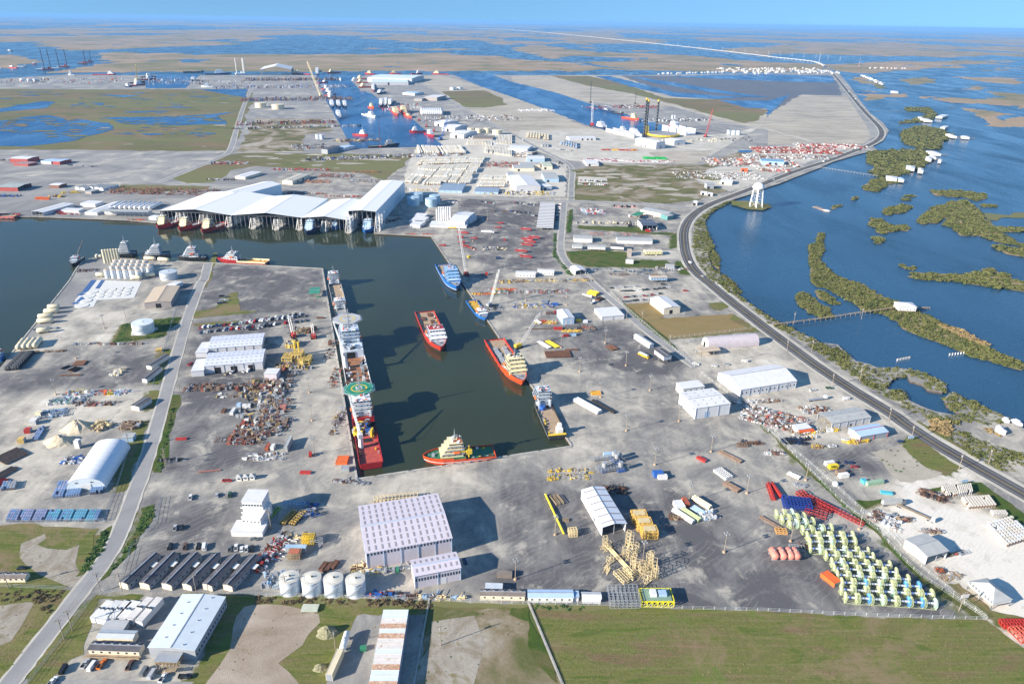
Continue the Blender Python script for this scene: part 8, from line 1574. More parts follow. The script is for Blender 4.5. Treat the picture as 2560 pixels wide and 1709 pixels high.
SP=[('rust coloured gear heaped in the upper junk row, left yard','@20 2150,990',75,12,4,240,RJ,2.8),('mixed rusty gear heaped in the junk block beside the slip road','@21 90,1000',34,30,2,150,JUNK,3.2),('mixed rusty gear in the junk block south part','@21 80,1180',34,30,2,120,JUNK,3),('mixed gear in the junk block far south','@21 90,1350',32,26,2,95,JUNK,2.8),('rows of small crates along the slip quay edge','@21 720,900',6,34,92-90,40,RJ,2),('rusty gear in the middle junk rows of the left yard','@20 2290,1420',24,26,4,150,RJ,2.4),('dark machinery row beside the junk block west edge','@21 250,1000',8,60,2,110,[BLACK,TRIM,STEEL,BROWNST],3),('mixed small gear in the left centre yard, upper','@20 2230,1060',40,8,4,50,JUNK,2),('mixed small gear in the left centre yard, lower','@20 2180,1450',26,10,4,30,RJ,1.8),('scattered gear on the slip quay, north part','@21 690,640',5,40,2,40,RJ,1.8),('scattered gear on the slip quay, south part','@21 745,1290',5,40,2,50,JUNK,1.6),('low gear beside the black crane with the white boom','@21 420,470',24,14,4,110,RJ+[MY],3),('gear between the yellow machines and the box shed','@21 250,820',14,20,4,70,JUNK,2.6),('black machines in front of the yellow machinery','@21 380,810',24,6,2,70,[BLACK,TRIM,MY],3),('white and rusty frames at the end of the junk rows','@31 60,60',28,26,2,150,JUNK,2.6),('scrap timbers beside the dark pontoon block','@31 80,340',24,10,5,60,WJ,1.6),
 ('silver and green scrap heap west of the left road','@20 620,1110',24,12,12,130,[STEEL,BLUEW,GREENP,PALEW,TRIM],2.2),('yellow and white gear row west of the left road','@20 900,1040',52,8,4,120,[YELP,STEEL,PALEW,TRIM,BLUEW,ORANGE],2.2),('rusty gear row along the sandy yard','@20 880,1140',30,8,6,60,RJ,1.6),('blue grey steel pallets piled west of the sand heaps','@20 480,1230',20,14,20,120,[BLUEW,STEEL,TRIM],1.6),('scrap along the gravel bank south of the levee ring','@20 1000,590',60,4,3,70,WJ,1.8),('white drums and boxes in the middle left yard','@20 1075,850',7,14,0,40,[PALEW,STEEL,CREAMT],2.4),('brown timber crates beside the arched shelter','@20 1200,1340',12,11,5,110,[BROWNST,WOOD],2.4),('cream timbers beside the sand heap','@20 920,1350',10,13,60,70,[WOOD,LAT],3),
 ('black and white gear beside the arched shelter','@30 660,375',11,10,3,70,[WHITE,BLACK,BLUEP,STEEL],1.4),('dark trucks and gear at the weedy verge','@30 1560,375',13,4,5,30,[BLACK,TRIM],2),('gear at the foot of the pink warehouse front wall','@31 1250,1380',42,5,10,120,[YELP,STEEL,GREENP,TRIM,PALEW],2.2),('rusty drums beside the pink warehouse west side','@31 960,1370',8,9,10,40,[RUST,LAT],1.4),('white vessels and hoses left of the crate stack','@31 120,1230',10,30,70-90,130,[WHITE,STEEL,TRIM,RUST,REDP],2.6),('grey boxes beside the leftmost white tank','@41 150,530',10,11,0,50,[STEEL,BLUEW,TRIM],3.4),('orange and blue drums along the southern fence','@41 1200,650',16,3,0,60,[ORANGE,BLUEP,BLACK],1.4),('wood and steel racks along the southern fence','@41 1600,680',34,3.4,0,70,[LAT,STEEL,RUST,BLUEW],1.6),('hoses and bottles at the slip south west corner','@31 860,570',20,6,-8,60,[BLACK,STEEL,TRIM,RUST],.8),
 ('small gear beside the black skids','@31 480,830',8,14,10,70,[BLACK,TRIM,BLUEP],2),('trusses and pipes west of the yellow scaffold','@31 380,1080',18,6,0,50,[LAT,BROWNST],1.0),
 ('timber and yellow pads in the lower middle yard','@32 520,500',26,13,8,70,[WOOD,LAT,YELP,STEEL,BROWNST],1.0),('white boxes of gear right of the casing racks','@32 1780,880',8,9,10,60,[WHITE,PALEW,STEEL,BLUEW],2.6),('gear in the shade behind the open ended warehouse','@32 950,650',14,9,0,60,[RUST,BLACK,WOOD],1.6),('small brown bundles near the casing racks','@32 1495,900',5,5,0,24,[RUST,WOOD],1.4),('rusty frames at the yard corner behind the block warehouse lot','@32 2190,215',12,5,0,40,[BROWNST,RUST],1.4),('silver gear cluster near the ditch','@33 305,610',6,4,0,30,[STEEL,TRIM],1.2),('rust junk at the ditch north end','@33 60,310',10,6,0,30,[RUST,BROWNST,WHITE],1.4),('scrap around the grey rack left of the reels','@33 330,1180',6,6,0,24,[BLACK,RUST],1.2),
 ('dense rusty and white scrap in the lot below the tent hall','@23 60,1280',46,26,-30,340,WJ+[RUST,MR,BROWNST],1.8),('gear under the tent hall south eave','@22 2250,1120',40,6,8,90,WJ,1.4),('gear west of the grey workshop','@23 440,1200',22,12,0,110,WJ,1.8),('rusty gear below the grey workshop','@23 430,1400',34,5,12,110,WJ+[YELP],1.6),('black tyres and barrels by the ditch','@33 240,200',15,8,0,110,[BLACK,BLACK,HNAVY],1.2),('yellow and black boxes by the barrels','@33 400,165',9,4,10,30,[YELP,BLACK,WHITE],1.6),('gear in front of the light blue roofed workshop','@33 830,200',16,4,12,50,[YELP,BROWNST,WOOD],1.6),('yellow lift and cart in the grey lot','@33 470,250',8,4,0,20,[YELP,BROWNST],2),('machines by the limestone yard fence','@33 1060,920',16,12,-45,90,WJ,2.0),('dark machines in the limestone yard','@33 1240,915',8,5,0,40,RJ,1.6),('gear beside the grey canopy shed','@33 1500,1030',10,5,0,40,RJ,1.4),('wooden and rusty gear right of the canopy shed','@33 1700,1235',14,3,10,30,RJ,1.2),('tractor like rusty machine south of the canopy shed','@33 1580,1385',4,3,0,16,[ORANGE,RUST],1.6),('steel frame cart near the raised house','@43 1690,490',10,3,10,34,[STEEL,WOOD],1.2),('dark scrap row at the limestone yard north corner','@33 1510,700',14,8,-35,130,[BLACK,RUST,STEEL,BROWNST],2.2),
 ('yard gear row on the quay side north of the painted shed','@22 200,240',40,14,4,190,[STEEL,TRIM,YELP,WHITE,BROWNST,BLUEP],1.5),('equipment rack rows at the gate side','@22 160,110',78,9,4,330,[REDP,STEEL,TRIM,PALEW,GREENP,BROWNST],1.8),('boats and hoses on the bank left of the gate canopy','@12 300,1295',110,9,6,260,[CREAMT,YELP,WOOD,STEEL,BROWNST],2),('orange and red gear by the quay crane','@21 2100,130',26,5,4,60,[ORANGE,RUST,YELP],1.4),('black crane mats by the quay','@21 2190,260',14,12,10,60,[BLACK,TRIM,STEEL],1.6),('red and yellow gear behind the blue vessel crane','@21 2260,90',30,6,0,90,[REDP,ORANGE,YELP,STEEL],1.8),('orange gear at the quay by the dark workboat','@22 270,1010',6,9,0,30,[ORANGE,BROWNST],1.6),('mixed gear under the painted shed west wall','@22 320,390',22,9,0,80,[YELP,LAT,STEEL,REDP],1.3),('yellow grating pile by the red frame','@22 545,470',17,7,5,90,[M('grating_orange',(.66,.42,.10),.7),YELP],.8),('small gear by the yard track below the painted shed','@22 680,440',16,9,0,50,RJ,.9),
 ('gear on the dock side near the boathouse','@11 1500,865',40,3,0,40,[ORANGE,REDP,BROWNST],1),('black gear cluster in the dock side lot','@11 2180,1000',26,12,0,90,[BLACK,TRIM,STEEL,CREAMT],2),('red gear in the dock side strip','@11 1950,985',26,6,-50,80,REDJ,1.6),('row of dark blue pipes in the lot behind the silos','@11 2280,655',40,4,0,90,[BLUEP,BLACK,BROWNST],1.4),('white parked gear behind the silos','@11 1800,575',16,14,0,60,WJ,1.8),('gear in the shadow beside the tall bay','@11 1240,740',12,34,-40,80,REDJ+[BLACK],2),
 ('pipe racks left of the brown field, dark red','@11 740,330',60,26,0,260,[M('pipe_rack_red',(.34,.12,.10),.8),BROWNST,STEEL],3),('brick coloured pallet stacks behind the boathouse','@11 560,385',46,22,0,160,[M('brick_pallet',(.52,.26,.18),.8),BROWNST],2.6),('grey container like racks behind the boathouse','@11 1010,380',60,26,0,150,[STEEL,TRIM,BROWNST],2.6),('orange pipe racks at the brown field edge','@11 1010,295',50,10,8,110,[M('orange_rust',(.50,.20,.05),.8),BROWNST],2.4),('grey crates along the road behind the boathouse','@11 400,275',110,12,0,220,[STEEL,BROWNST,TRIM,REDP],4),('red and white gear in the strip behind the low bays','@11 450,490',70,8,-3,140,REDJ+[WHITE,STEEL],2),('bright red trucks behind the low bays','@11 800,520',60,6,-2,110,REDJ+[WHITE],2.2),
 ('rust red casing racks in the pipe yard, west part','@10 1250,470',90,45,0,280,[M('pipe_rust',(.24,.10,.06),.8),MATS['pipe_rust'],BROWNST],3.2),('rust red casing racks in the pipe yard, east part','@10 1650,480',120,45,0,300,[MATS['pipe_rust'],BROWNST,RUST],3.2),('yellow cranes and gear in the west yard','@10 650,485',30,10,10,60,[YELP,YELP,TRIM],3),('green brown machines in the west yard','@10 525,520',22,12,0,50,[BROWNST,BLACK,YELP],3),('red and white gear on the west quay','@10 620,680',40,8,0,60,REDJ,2),('red and blue gear in front of the boat shed','@10 450,660',40,8,0,90,[REDP,BLUEP,STEEL],3),('cream gear beneath the mud plant bay','@10 1150,680',90,6,0,130,[CREAMT,STEEL,TRIM,WHITE],3),('orange gear on the west quay edge','@10 1250,735',24,5,0,40,[ORANGE,BROWNST],1.6),('dark blue gear at the left edge of the west yard','@10 40,515',50,14,0,120,[BLUEP,TRIM,BLACK],2.6),('white vehicles in front of the red warehouse','@10 30,185',50,14,0,60,[WHITE,BLACK,STEEL],1.8),('cars and red gear in the lot by the marsh road','@10 2080,215',70,22,5,170,REDJ+[WHITE,BLACK,STEEL],3),('white vans and tanks behind the road junction','@10 2030,365',50,12,0,70,[WHITE,BLACK,STEEL],2.4),('machines on the peninsula west quay','@10 790,1200',24,10,10,60,[BLACK,RUST,TRIM],2),('valves and pumps by the horizontal tank quay','@20 420,450',20,6,10,50,[STEEL,TRIM,BLACK],1.4),('wooden beams on the quay south of the pressure tanks','@20 440,660',26,5,10,40,[WOOD,RUST],1)]
for i,(lb,s,L,W,hd,n,ms,hm) in enumerate(SP):spread(lb,s,L,W,hd,n,ms,hm,100+i)
FARSP=[('crowded blue and rust gear in the far west dock yard, near part','@01 380,915',380,80,900,RJ+[BLUEP,STEEL,STEEL],9),('crowded rust red gear in the far west dock yard, north part','@01 330,735',420,90,700,RJ+[HNAVY,MATS['pipe_rust']],12),('grey gear in the far west dock yard, middle part','@01 250,800',520,120,500,WJ+[BLUEP],8),('small gear in the southern far west yard, red','@01 280,1130',260,60,320,REDJ+RJ,6),('dark pipe line along the southern far west yard','@01 380,1170',330,14,260,[BLACK,RUST,WHITE,STEEL],5),('parked gear in the far west small lot','@01 480,1350',70,60,160,WJ,4),('gear in the yard south of the far basin','@01 1200,1440',330,36,420,WJ+[BLACK,BLUEP],4),('cluttered far island yard','@00 850,745',900,300,500,WJ+[WHITE,ORANGE],10),('cluttered inlet quay yard','@00 1850,760',420,200,200,WJ,9),('gear along the far east quay','@01 1350,990',150,160,180,REDJ+WJ,7),('gear in the far east tank farm','@01 1950,1090',300,120,420,WJ,5),('gear on the canal quay behind the orange vessel','@02 1000,985',260,80,260,REDJ+[WHITE,RUST,BLUEP],6),('gear on the canal quay east part','@02 1480,1105',240,60,160,[STEEL,BLACK,WHITE],5),('white rocks on the west canal bank','@02 220,1015',110,60,160,[WHITE,PALEW],4),('small things on the pier lot','@02 1800,1290',280,60,70,[CREAMT,STEEL,BLACK],4),('rust brown floating barges in the far basin corner','@01 930,1290',110,40,120,[BROWNST,RUST,LAT],4),
 ('red tool baskets filling the red equipment yard','@13 250,100',190,80,1300,REDJ,4),('red tool baskets in the red yard, east part','@13 560,60',150,60,520,REDJ+[WHITE],4),('grey trucks south of the red equipment yard','@13 150,160',190,40,420,WJ,4),('pale vehicles at the south end of the red yard','@13 50,280',60,30,160,[PALEW,REDP,BROWNST],3),('junk in the northern highway yard','@12 2180,210',190,90,760,WJ+[ORANGE],3.4),('junk in the southern highway yard','@12 1900,330',170,70,520,WJ,3),('white rods laid in the strip lot, south row','@12 1050,195',190,14,160,[WHITE,WHITE,M('strip_maroon',(.30,.08,.10),.7)],2),('maroon and white racks in the strip lot, west','@12 820,185',60,26,160,[MATS['strip_maroon'],WHITE],2.4),('bright green racks in the strip lot','@12 1310,170',50,26,200,[M('bright_green',(.03,.42,.10),.6)],2.4),('red and yellow pipe bundles in the flat pier lot','@12 980,95',80,10,90,[REDP,YELP],3),('scattered gear in the block west of the canal road','@12 60,490',120,26,260,[BLACK,STEEL,WHITE,YELP],3),('gear behind the two light blue green sheds','@11 1550,460',110,12,150,[LAT,WOOD,WHITE],2.4),('dark drums in the block by the long cream stores','@12 330,230',60,60,100,[BLACK,TRIM],3),('pipe racks between the cream stacks','@11 2220,230',90,60,260,[BROWNST,STEEL,REDP],3),('blue skips in the lot beside the gate road','@12 1000,1200',110,14,50,[M('navy_skip',(.05,.10,.16),.6)],2.6),('skips and tanks north of the grass strip','@12 870,765',90,12,120,[TRIM,STEEL,BLACK,CREAMT],3.4),('grey lorries in the lot below the crossing','@12 740,660',36,30,110,[REDP,WHITE,TRIM,BLUEW],3),('dark tanks behind the cream shop','@12 1030,615',40,8,60,[BLACK,M('pink_dust',(.55,.3,.3),.7)],3),('red and white gear before the cream shop','@12 1280,705',70,10,120,REDJ+WJ,2.4),('rusty pipes behind the long grey store','@12 950,865',70,8,60,[MATS['dusty_red'],STEEL],1.4),('small trailers on the weedy lot north of the car park','@12 1120,1240',60,8,40,[BROWNST,TRIM],2),('trailers and sheds opposite the mid lagoon bend','@12 1470,1185',40,10,40,WJ,2.6)]
for i,(lb,s,L,W,n,ms,hm) in enumerate(FARSP):spread(lb,s,L,W,DD-90 if '@0' in s else 0,n,ms,hm,300+i)
# marsh village
def village(label,s,n,W,seed):
 A,B=PT(s);r=random.Random(seed)
 for i in range(n):
  p=A.lerp(B,(i+r.random())/n);p=p+Vector((0,r.uniform(-.5,.5)*W,0));w,d_,h=r.uniform(7,13),r.uniform(7,10),r.uniform(2.5,5.5)
  t=thing('village_house','%s, %s from the left'%(label,nth(i)),'house',(p.x,p.y,0),r.uniform(-.4,.4),label);P_('box','wall',t,PALEW,0,0,1,w,d_,h);mb=MB();m=r.choice([WHITE,GREYR,GREYR,BLUER,CREAM,TANW]);mb.add([(-w/2,-d_/2,h+2),(w/2,-d_/2,h+2),(w/2,d_/2,h+2),(-w/2,d_/2,h+2),(-w/2,0,h+5),(w/2,0,h+5)],[(0,1,5,4),(2,3,4,5),(1,2,5),(3,0,4)],m);part('roof',mb,t)
village('pale house of the marsh village beside the highway','@02 1960,655 @03 560,655',150,560,1);village('small white camp on the far spit east of the highway','@03 870,700 1060,785',26,60,2);village('small white house by the far radio mast','@03 930,632 1240,632',12,60,3);village('small white shed along the canal shore road','@02 1330,685 1960,665',22,50,4);village('distant white house on the far shore town','@01 1010,300 1560,300',36,300,5)
# ---- cream container lot beside the canal road
def lot(label,s,nx,ny,L,W,Hh,mats,seed):
 kind='caged_tank' if 'caged' in label else 'steel_pallet' if 'pallet' in label else 'living_unit'
 far_=MB();a,b,c=PT(s);r=random.Random(seed);me={};dv=c-b;L=dv.length/ny*(.74 if 'caged' in label else .86);ux=(b-a).normalized();W=(b-a).length/nx*abs(ux.x*dv.y-ux.y*dv.x)/dv.length*(.86 if 'pallet' in label else .66)
 for j in range(ny):
  for i in range(nx):
   if r.random()<.06:continue
   p=a.lerp(b,(i+.5)/nx)+(c-b)*((j+.5)/ny);m=r.choice(mats);key=m.name
   if 'north' in label and 'tank box' in label:far_.box(m,p.x,p.y,.03,W,L,Hh,math.atan2(dv.y,dv.x)-math.pi/2);continue
   t=thing(kind,'%s, %s across in the %s rank from the front'%(label,nth(i),nth(j)),kind.split('_')[1] if kind!='living_unit' else 'container',(p.x,p.y,.03),math.atan2(dv.y,dv.x)-math.pi/2+r.uniform(-.02,.02),label)
   if key not in me:
    mb=MB();mb.box(m,0,0,0,W,L,Hh*(1.25 if 'tank box' in label else 1),top=.95);m1=mb.mesh('shell');mb=MB();mb.box(BROWNST if r.random()<.5 else TRIM,0,-L/2-.04,.3,W*.8,.1,Hh*.6);m2=mb.mesh('door');me[key]=(m1,m2)
   link('shell',me[key][0],t);link('door',me[key][1],t)
 if far_.v:o=part('living_unit',far_);o['kind']='stuff';tag(o,'ranks of cream tank boxes in the '+label.split(' in the ')[1],'containers')
CL=[M('unit_cream',(.80,.73,.60),.6,var=.1),M('unit_ivory',(.82,.79,.71),.6,var=.1),M('unit_pale',(.72,.67,.57),.6,var=.1)]
lot('cream tank box in the first big block of the lot','@11 1360,400 1540,420 1700,250',9,3,14,3.6,4,CL,1);lot('cream tank box in the second big block of the lot','@11 1560,420 1690,420 1840,240',7,3,14,3.6,4,CL,2);lot('cream tank box in the third big block of the lot','@11 1705,405 1830,405 1960,235',7,3,14,3.6,4,CL,3);lot('cream tank box in the fourth big block of the lot','@11 1845,420 1960,410 2080,215',6,4,14,3.6,4,CL,4)
lot('cream tank box in the rear block of the lot, west','@11 1500,130 1690,138 1650,65',13,1,18,4,4,CL,5);lot('cream tank box in the rear block of the lot, centre','@11 1715,138 1930,132 1870,62',15,2,18,4,4,CL,6);lot('cream tank box in the middle band of the lot','@11 1480,235 2080,215 2110,165',40,2,15,4,4,CL,7);lot('cream tank box in the north east block of the lot','@11 2100,120 2349,155 2349,60',18,3,16,4,4,CL,8);lot('cream tank box in the far north band of the lot','@11 1930,45 2349,35 2349,-40',30,3,22,4,4,CL,9)
lot('cream tank box in the scattered east block of the lot','@11 2030,440 2290,440 2330,340',16,3,12,4,3.4,CL,10);lot('cream container beside the canal road bend','@12 0,160 130,160 240,120',8,2,12,4,4,CL+[BROWNST],11);lot('cream roofed unit in the flat pier lot, north pair','@02 130,1265 340,1290 340,1240',8,2,20,5,4,[CREAMT],12);lot('grey roofed unit in the flat pier lot, south pair','@02 270,1350 360,1355 355,1330',4,1,12,5,4,[GREYR],13);lot('blue grey roofed unit in the flat pier lot','@02 440,1330 600,1370 600,1320',7,2,16,5,4,[BLUER,GREYR],14)
# white caged tanks in the limestone yard, blue pallets bottom left
WB=[M('caged_white',(.62,.64,.66),.6,var=.1),M('caged_pale',(.58,.55,.50),.7,var=.1)]
lot('white caged tank in the big stack at the right edge','@33 2180,1170 2420,1090 2230,900',9,9,2.6,3.4,2.6,WB,21);lot('pale caged tank in the northern stack, right part','@33 1740,700 1870,680 1850,610',8,4,2.6,2.6,3.4,[WB[1]],22);lot('pale caged tank in the northern stack, left part','@33 1620,720 1740,700 1700,610',7,4,2.4,2.6,3,[WB[1]],23);lot('pale caged tank in the middle stack','@33 1830,820 2090,800 2020,710',10,5,2.6,3,2.6,[WB[1]],24);lot('pale caged tank in the small southern stack','@33 2060,880 2200,880 2170,840',6,2,2.4,3,2,[WB[1]],25)
BP=[M('blue_steel_pallet',(.16,.27,.46),.6,var=.2),M('teal_steel_pallet',(.13,.36,.50),.6,var=.2),M('lilac_steel_pallet',(.26,.30,.46),.6,var=.2)]
for i in range(7):
 x=55+i*122;m=BP[1] if i>2 else BP[2];lot('blue steel pallet in the %s block of the bottom left row'%nth(i),'@30 %d,935 %d,935 %d,835'%(x,x+105,x+150),5,4,3.2,1.9,1.9,[m,m,BP[0]],30+i)
lot('blue pallet left of the arched shelter door','@30 480,720 580,715 640,570',4,9,1.6,2,1.8,[BP[0],BP[2]],40);lot('blue pallet in front of the arched shelter, left','@30 600,715 735,700 760,640',6,4,1.6,1.8,2,[BP[0]],41);lot('blue pallet in front of the arched shelter, right','@30 825,685 945,675 960,625',6,3,1.6,1.8,2,[BP[0]],42);lot('blue pallet in the strip beside the sand heaps','@30 290,190 350,190 430,60',3,9,2,2,1.4,[BP[0],BP[2]],43);lot('pale steel pallet at the far left edge','@30 10,650 140,640 165,570',5,4,2.4,2.4,2,[BP[0],STEEL],44)
# ---- pipes
PP=[('white pipe stack in the open yard, long','@22 690,1165',26,4,.75,WHITE,2,-50),('dark rack of thin pipes beside the white pipe stack','@22 840,1165',24,5,.3,BLACK,2,-52),('brown rusty pipe layer, wide, in the upper yard','@22 420,685',13,26,.42,RUST,1,96-180),('brown rusty pipe layer, small, in the upper yard','@22 915,625',10,9,.42,RUST,1,-58),('white capped pipe stack beside the yellow one','@22 295,600',17,3,.7,PALEW,1,-56),('yellow pipe stack beside the white capped one','@22 370,592',17,5,.5,YELP,1,-56),('single brown pipe bundle behind the brown layer','@22 550,642',12,4,.3,RUST,1,5),('pale casing bundle in the rack cluster, left','@32 1570,890',15,3,.6,PALEW,2,-52),('green yellow casing bundle in the rack cluster, middle','@32 1630,870',15,4,.5,PALEGREEN,2,-52),('cream casing bundle in the rack cluster, rear right','@32 1740,770',13,3,.7,CREAMT,2,-52),('blue machine pipes in the rack cluster','@32 1700,830',8,6,.4,BLUEW,1,-52),('long brown beams near the red skip','@32 2000,340',17,4,.5,BROWNST,1,-48),('brown casing bundle below the white truss','@32 2015,620',11,6,.4,BROWNST,2,-50),('long rusty pipes at the left of the first reels','@33 20,945',14,4,.35,BROWNST,1,-52),
 ('rusty plate pile in the middle left yard','@20 735,765',9,12,.35,RUST,1,8),('dark channel beams beside the rusty plate pile','@20 680,825',8,6,.5,RUST,1,75),('brown pipes lying in the middle left yard','@20 650,875',16,3,.3,RUST,1,8),('dark beams left of the rusty plates','@20 600,805',7,3,.4,BLACK,1,60),('brown plate raft at the left edge','@30 105,335',15,14,.5,BROWNST,1,62),('brown rods at the left edge, lower','@30 50,490',13,8,.4,BROWNST,1,70),('red beams at the left edge','@30 5,580',8,5,.5,REDP,1,70),('orange brown beams on the quay by the slip road','@21 590,350',7,4,.4,RUST,1,5),('pink rods beside the yard road','@30 1920,470',14,3,.2,MATS['dusty_red'],1,12),('white silver lattice pipes in the equipment rows','@22 300,200',8,12,.3,STEEL,1,80),('brown pipe racks beneath the yellow pallets','@22 800,180',9,8,.4,RUST,2,50),('yellow pallets piled by the gate road','@22 745,130',11,9,.5,YELP,3,-35),('pale planks bundle in the gate side lot','@41 500,780',8,8,.3,M('pale_green_plank',(.40,.44,.38),.8),2,0),('rust pipe line beside the red frame','@22 260,450',26,2,.3,RUST,1,6),('white cylinder pair by the quay gear','@22 240,390',9,3,.6,WHITE,1,-58),('grey rail beams on the south east ditch track','@33 235,515',8,4,.5,PALEW,1,-45)]
for lb,s,L,n,r_,m,ly,hd in PP:pipes(lb,L,n,r_,m,ly,loc=tuple(PT(s)[0]),rz=R(hd))
# folded conveyors / blue machines
for i,(a,b) in enumerate((('@32 720,380','@32 960,355'),('@32 770,465','@32 980,375'),('@32 790,490','@32 1020,455'),('@32 990,430','@32 820,470'))):
 A,B=PT(a+' '+b);d=B-A;m_=(A+B)/2;t=thing('telescopic_gangway','folded steel gangway machine on a blue base, %s of four'%nth(i),'gangway',(m_.x,m_.y,.02),math.atan2(d.y,d.x));mb=MB();frame(mb,STEEL,0,0,1.4,d.length,1.8,1.8,0,8,1,1,.14);part('truss',mb,t);P_('box','base',t,M('machine_blue',(.04,.10,.30),.5),d.length/2-2,0,0,5,5,1.4);P_('cyl','turret',t,STEEL,d.length/2-2,0,3.3,6.5,1.6,n=10)
# sand heaps, brush mounds
def heap(label,s,rx,h,m,seed,name='sand_heap',cat='heap'):
 p=PT(s)[0];r=random.Random(seed);mb=MB();n=18;rg=[]
 for k,(q,z) in enumerate(((1,0),(.82,.2),(.6,.5),(.36,.8),(.12,1))):rg.append([(q*rx*(1+.22*math.sin(i*1.7+seed)*r.uniform(.4,1))*math.cos(2*math.pi*i/n),q*rx*.8*(1+r.uniform(-.12,.12))*math.sin(2*math.pi*i/n),z*h*r.uniform(.85,1.1)) for i in range(n)])
 mb.loft(m,rg);o=part(name,mb,None,tuple(p));tag(o,label,cat);return o
SANDM=M('heaped_sand',(.55,.47,.34),.95,var=.15,sc=.8)
heap('larger sand heap behind the arched fabric shelter','@20 720,1360',11,6.5,SANDM,3);heap('smaller sand heap left of the arched fabric shelter','@30 545,200',9.5,5,SANDM,5)
heap('rubble mound with green weeds beside the sandy field','@41 655,1000',5.5,4,M('weedy_rubble',(.24,.23,.14),.95,var=.4,sc=1),8,'rubble_mound','mound');heap('small rubble mound lower down beside the sandy field','@41 590,1325',3.4,2.5,MATS['weedy_rubble'],9,'rubble_mound','mound')
p=PT('@20 165,755')[0]
for i in range(9):
 for j in range(2):
  q=p+UD*((i-4)*3.6)+VD*(j*5-2+i*.3);t=thing('tyre_fender','huge black rubber fender, %s from the south in the %s row at the west quay'%(nth(i),'left' if j==0 else 'right'),'fender',(q.x,q.y,0),DOCK+math.pi/2,'black rubber fenders');mb=MB();mb.tank(BLACK,(-3.4,0,1.9),(3.4,0,1.9),1.9,10);part('body',mb,t,smooth=True);mb=MB();[mb.tube(TRIM,(x-.1,0,1.9),(x+.1,0,1.9),2.0,10) for x in(-2,0,2)];part('bands',mb,t)
# pale slab with round silo pads, blue strips
SL_=M('pale_slab_concrete',(.62,.62,.60),.8,var=.05);s_=sheet('silo_slab',PT('@10 790,1400 860,1285 1300,1300 @20 1230,165 890,185 860,245 680,258 690,180 780,90'),.14,SL_)
k=0
for(x,y) in[(950,95),(1035,90),(1105,82),(1175,75),(930,122),(1000,118),(1085,108),(1160,102),(920,150),(995,143),(1075,138),(1150,130),(850,110),(820,152),(790,192),(760,238)]:
 p=PT('@20 %d,%d'%(x,y))[0];mb=MB();mb.cyl(SL_,0,0,0,.45,4.4 if x>900 else 5.4,n=20);o=part('silo_pad',mb,s_,(p.x-s_.location.x,p.y-s_.location.y,.02))
for a,b,w in(('@20 770,115','@10 862,1285',5),('@20 890,78','@10 945,1285',3.5),('@20 725,140','@20 765,120',5),('@20 680,220','@20 700,205',5),('@20 720,200','@20 768,155',5)):
 A,B=PT(a+' '+b,.16);d=B-A;m_=(A+B)/2;mb=MB();mb.box(M('blue_pit',(.05,.12,.30),.5),0,0,0,d.length,w,.25,math.atan2(d.y,d.x));part('containment_strip',mb,s_,(m_.x-s_.location.x,m_.y-s_.location.y,.02))
# footbridge, walkway, piles
def bridge(label,s,w=1.6,z=1.4,name='footbridge',m=WOOD,stepp=6,rail=True):
 P=PT(s,-1.5);t=thing(name,label,'footbridge',(0,0,0));mb=MB();pm=MB();rl=MB()
 for a,b in zip(P,P[1:]):
  d=b-a;c=(a+b)/2;mb.box(m,c.x,c.y,z-.2,d.length,w,.2,math.atan2(d.y,d.x));n=int(d.length/stepp);nn=Vector((-d.y,d.x,0)).normalized()*w/2
  for q in range(n):
   p=a.lerp(b,(q+.5)/n);[pm.box(m,(p+nn*e).x,(p+nn*e).y,-2.5,.22,.22,z+3.3) for e in(-1,1)]
  if rail:[rl.tube(m,a+nn*e+Vector((0,0,z+2.4)),b+nn*e+Vector((0,0,z+2.4)),.05,3) for e in(-1,1)]
 part('deck',mb,t);o=part('pile',pm,t);o['kind']='stuff';rail and part('handrail',rl,t)
bridge('long wooden footbridge from the highway to the hipped camp','@23 40,432 500,370 860,315 1190,268');bridge('thin pale pipe walkway from the highway to the island point','@13 470,258 1010,340',1.6,1.0,rail=False,m=CONC);bridge('low pier between the two outer camps','@03 1700,1278 1845,1280',8,1.0,rail=False)
for i in range(15):
 p=G(1920+(1185+i*14)/3.67 if i<9 else 1920+(1665+(i-9)*26)/3.67,700+(738-i*2.6)/3.67 if i<9 else 700+(688-(i-9)*3)/3.67,-1.5);t=thing('mooring_pile','old white pile stump in the lagoon, %s from the left in the broken line'%nth(i),'pile',(p.x,p.y,-1.6),0,'old pile stumps in the lagoon');P_('cyl','stump',t,PALEW,0,0,0,1.8,.5,n=6);P_('cyl','cap',t,WOOD,0,0,1.82,2.0,.55,n=6)
for i,(a,b) in enumerate((('@23 2230,1300','2330,1350'),('@23 2150,1290','2210,1320'))):
 A,B=PT(a+' '+b);d=B-A;m_=(A+B)/2;t=thing('boat_on_trailer','white boat stored ashore at the right edge, %s of two'%('larger' if i==0 else 'smaller'),'boat',(m_.x,m_.y,.8),math.atan2(d.y,d.x));mb=MB();o_=outline(d.length,3);mb.loft(SUPW,[[(x-d.length/2,y*.7,0) for x,y in o_],[(x-d.length/2,y,1.8) for x,y in o_]]);part('hull',mb,t);P_('box','cabin',t,SUPW,-.5,0,1.85,d.length*.5,2.2,1.2,top=.85);P_('box','cradle',t,TRIM,0,0,-.6,d.length*.6,2,.5)
bld('white domed boat cover ashore at the right edge','@33 2130,95 2190,100 2215,65',None,3.5,'gy',1,wall=WHITE,rm=WHITE,name='boat_cover')
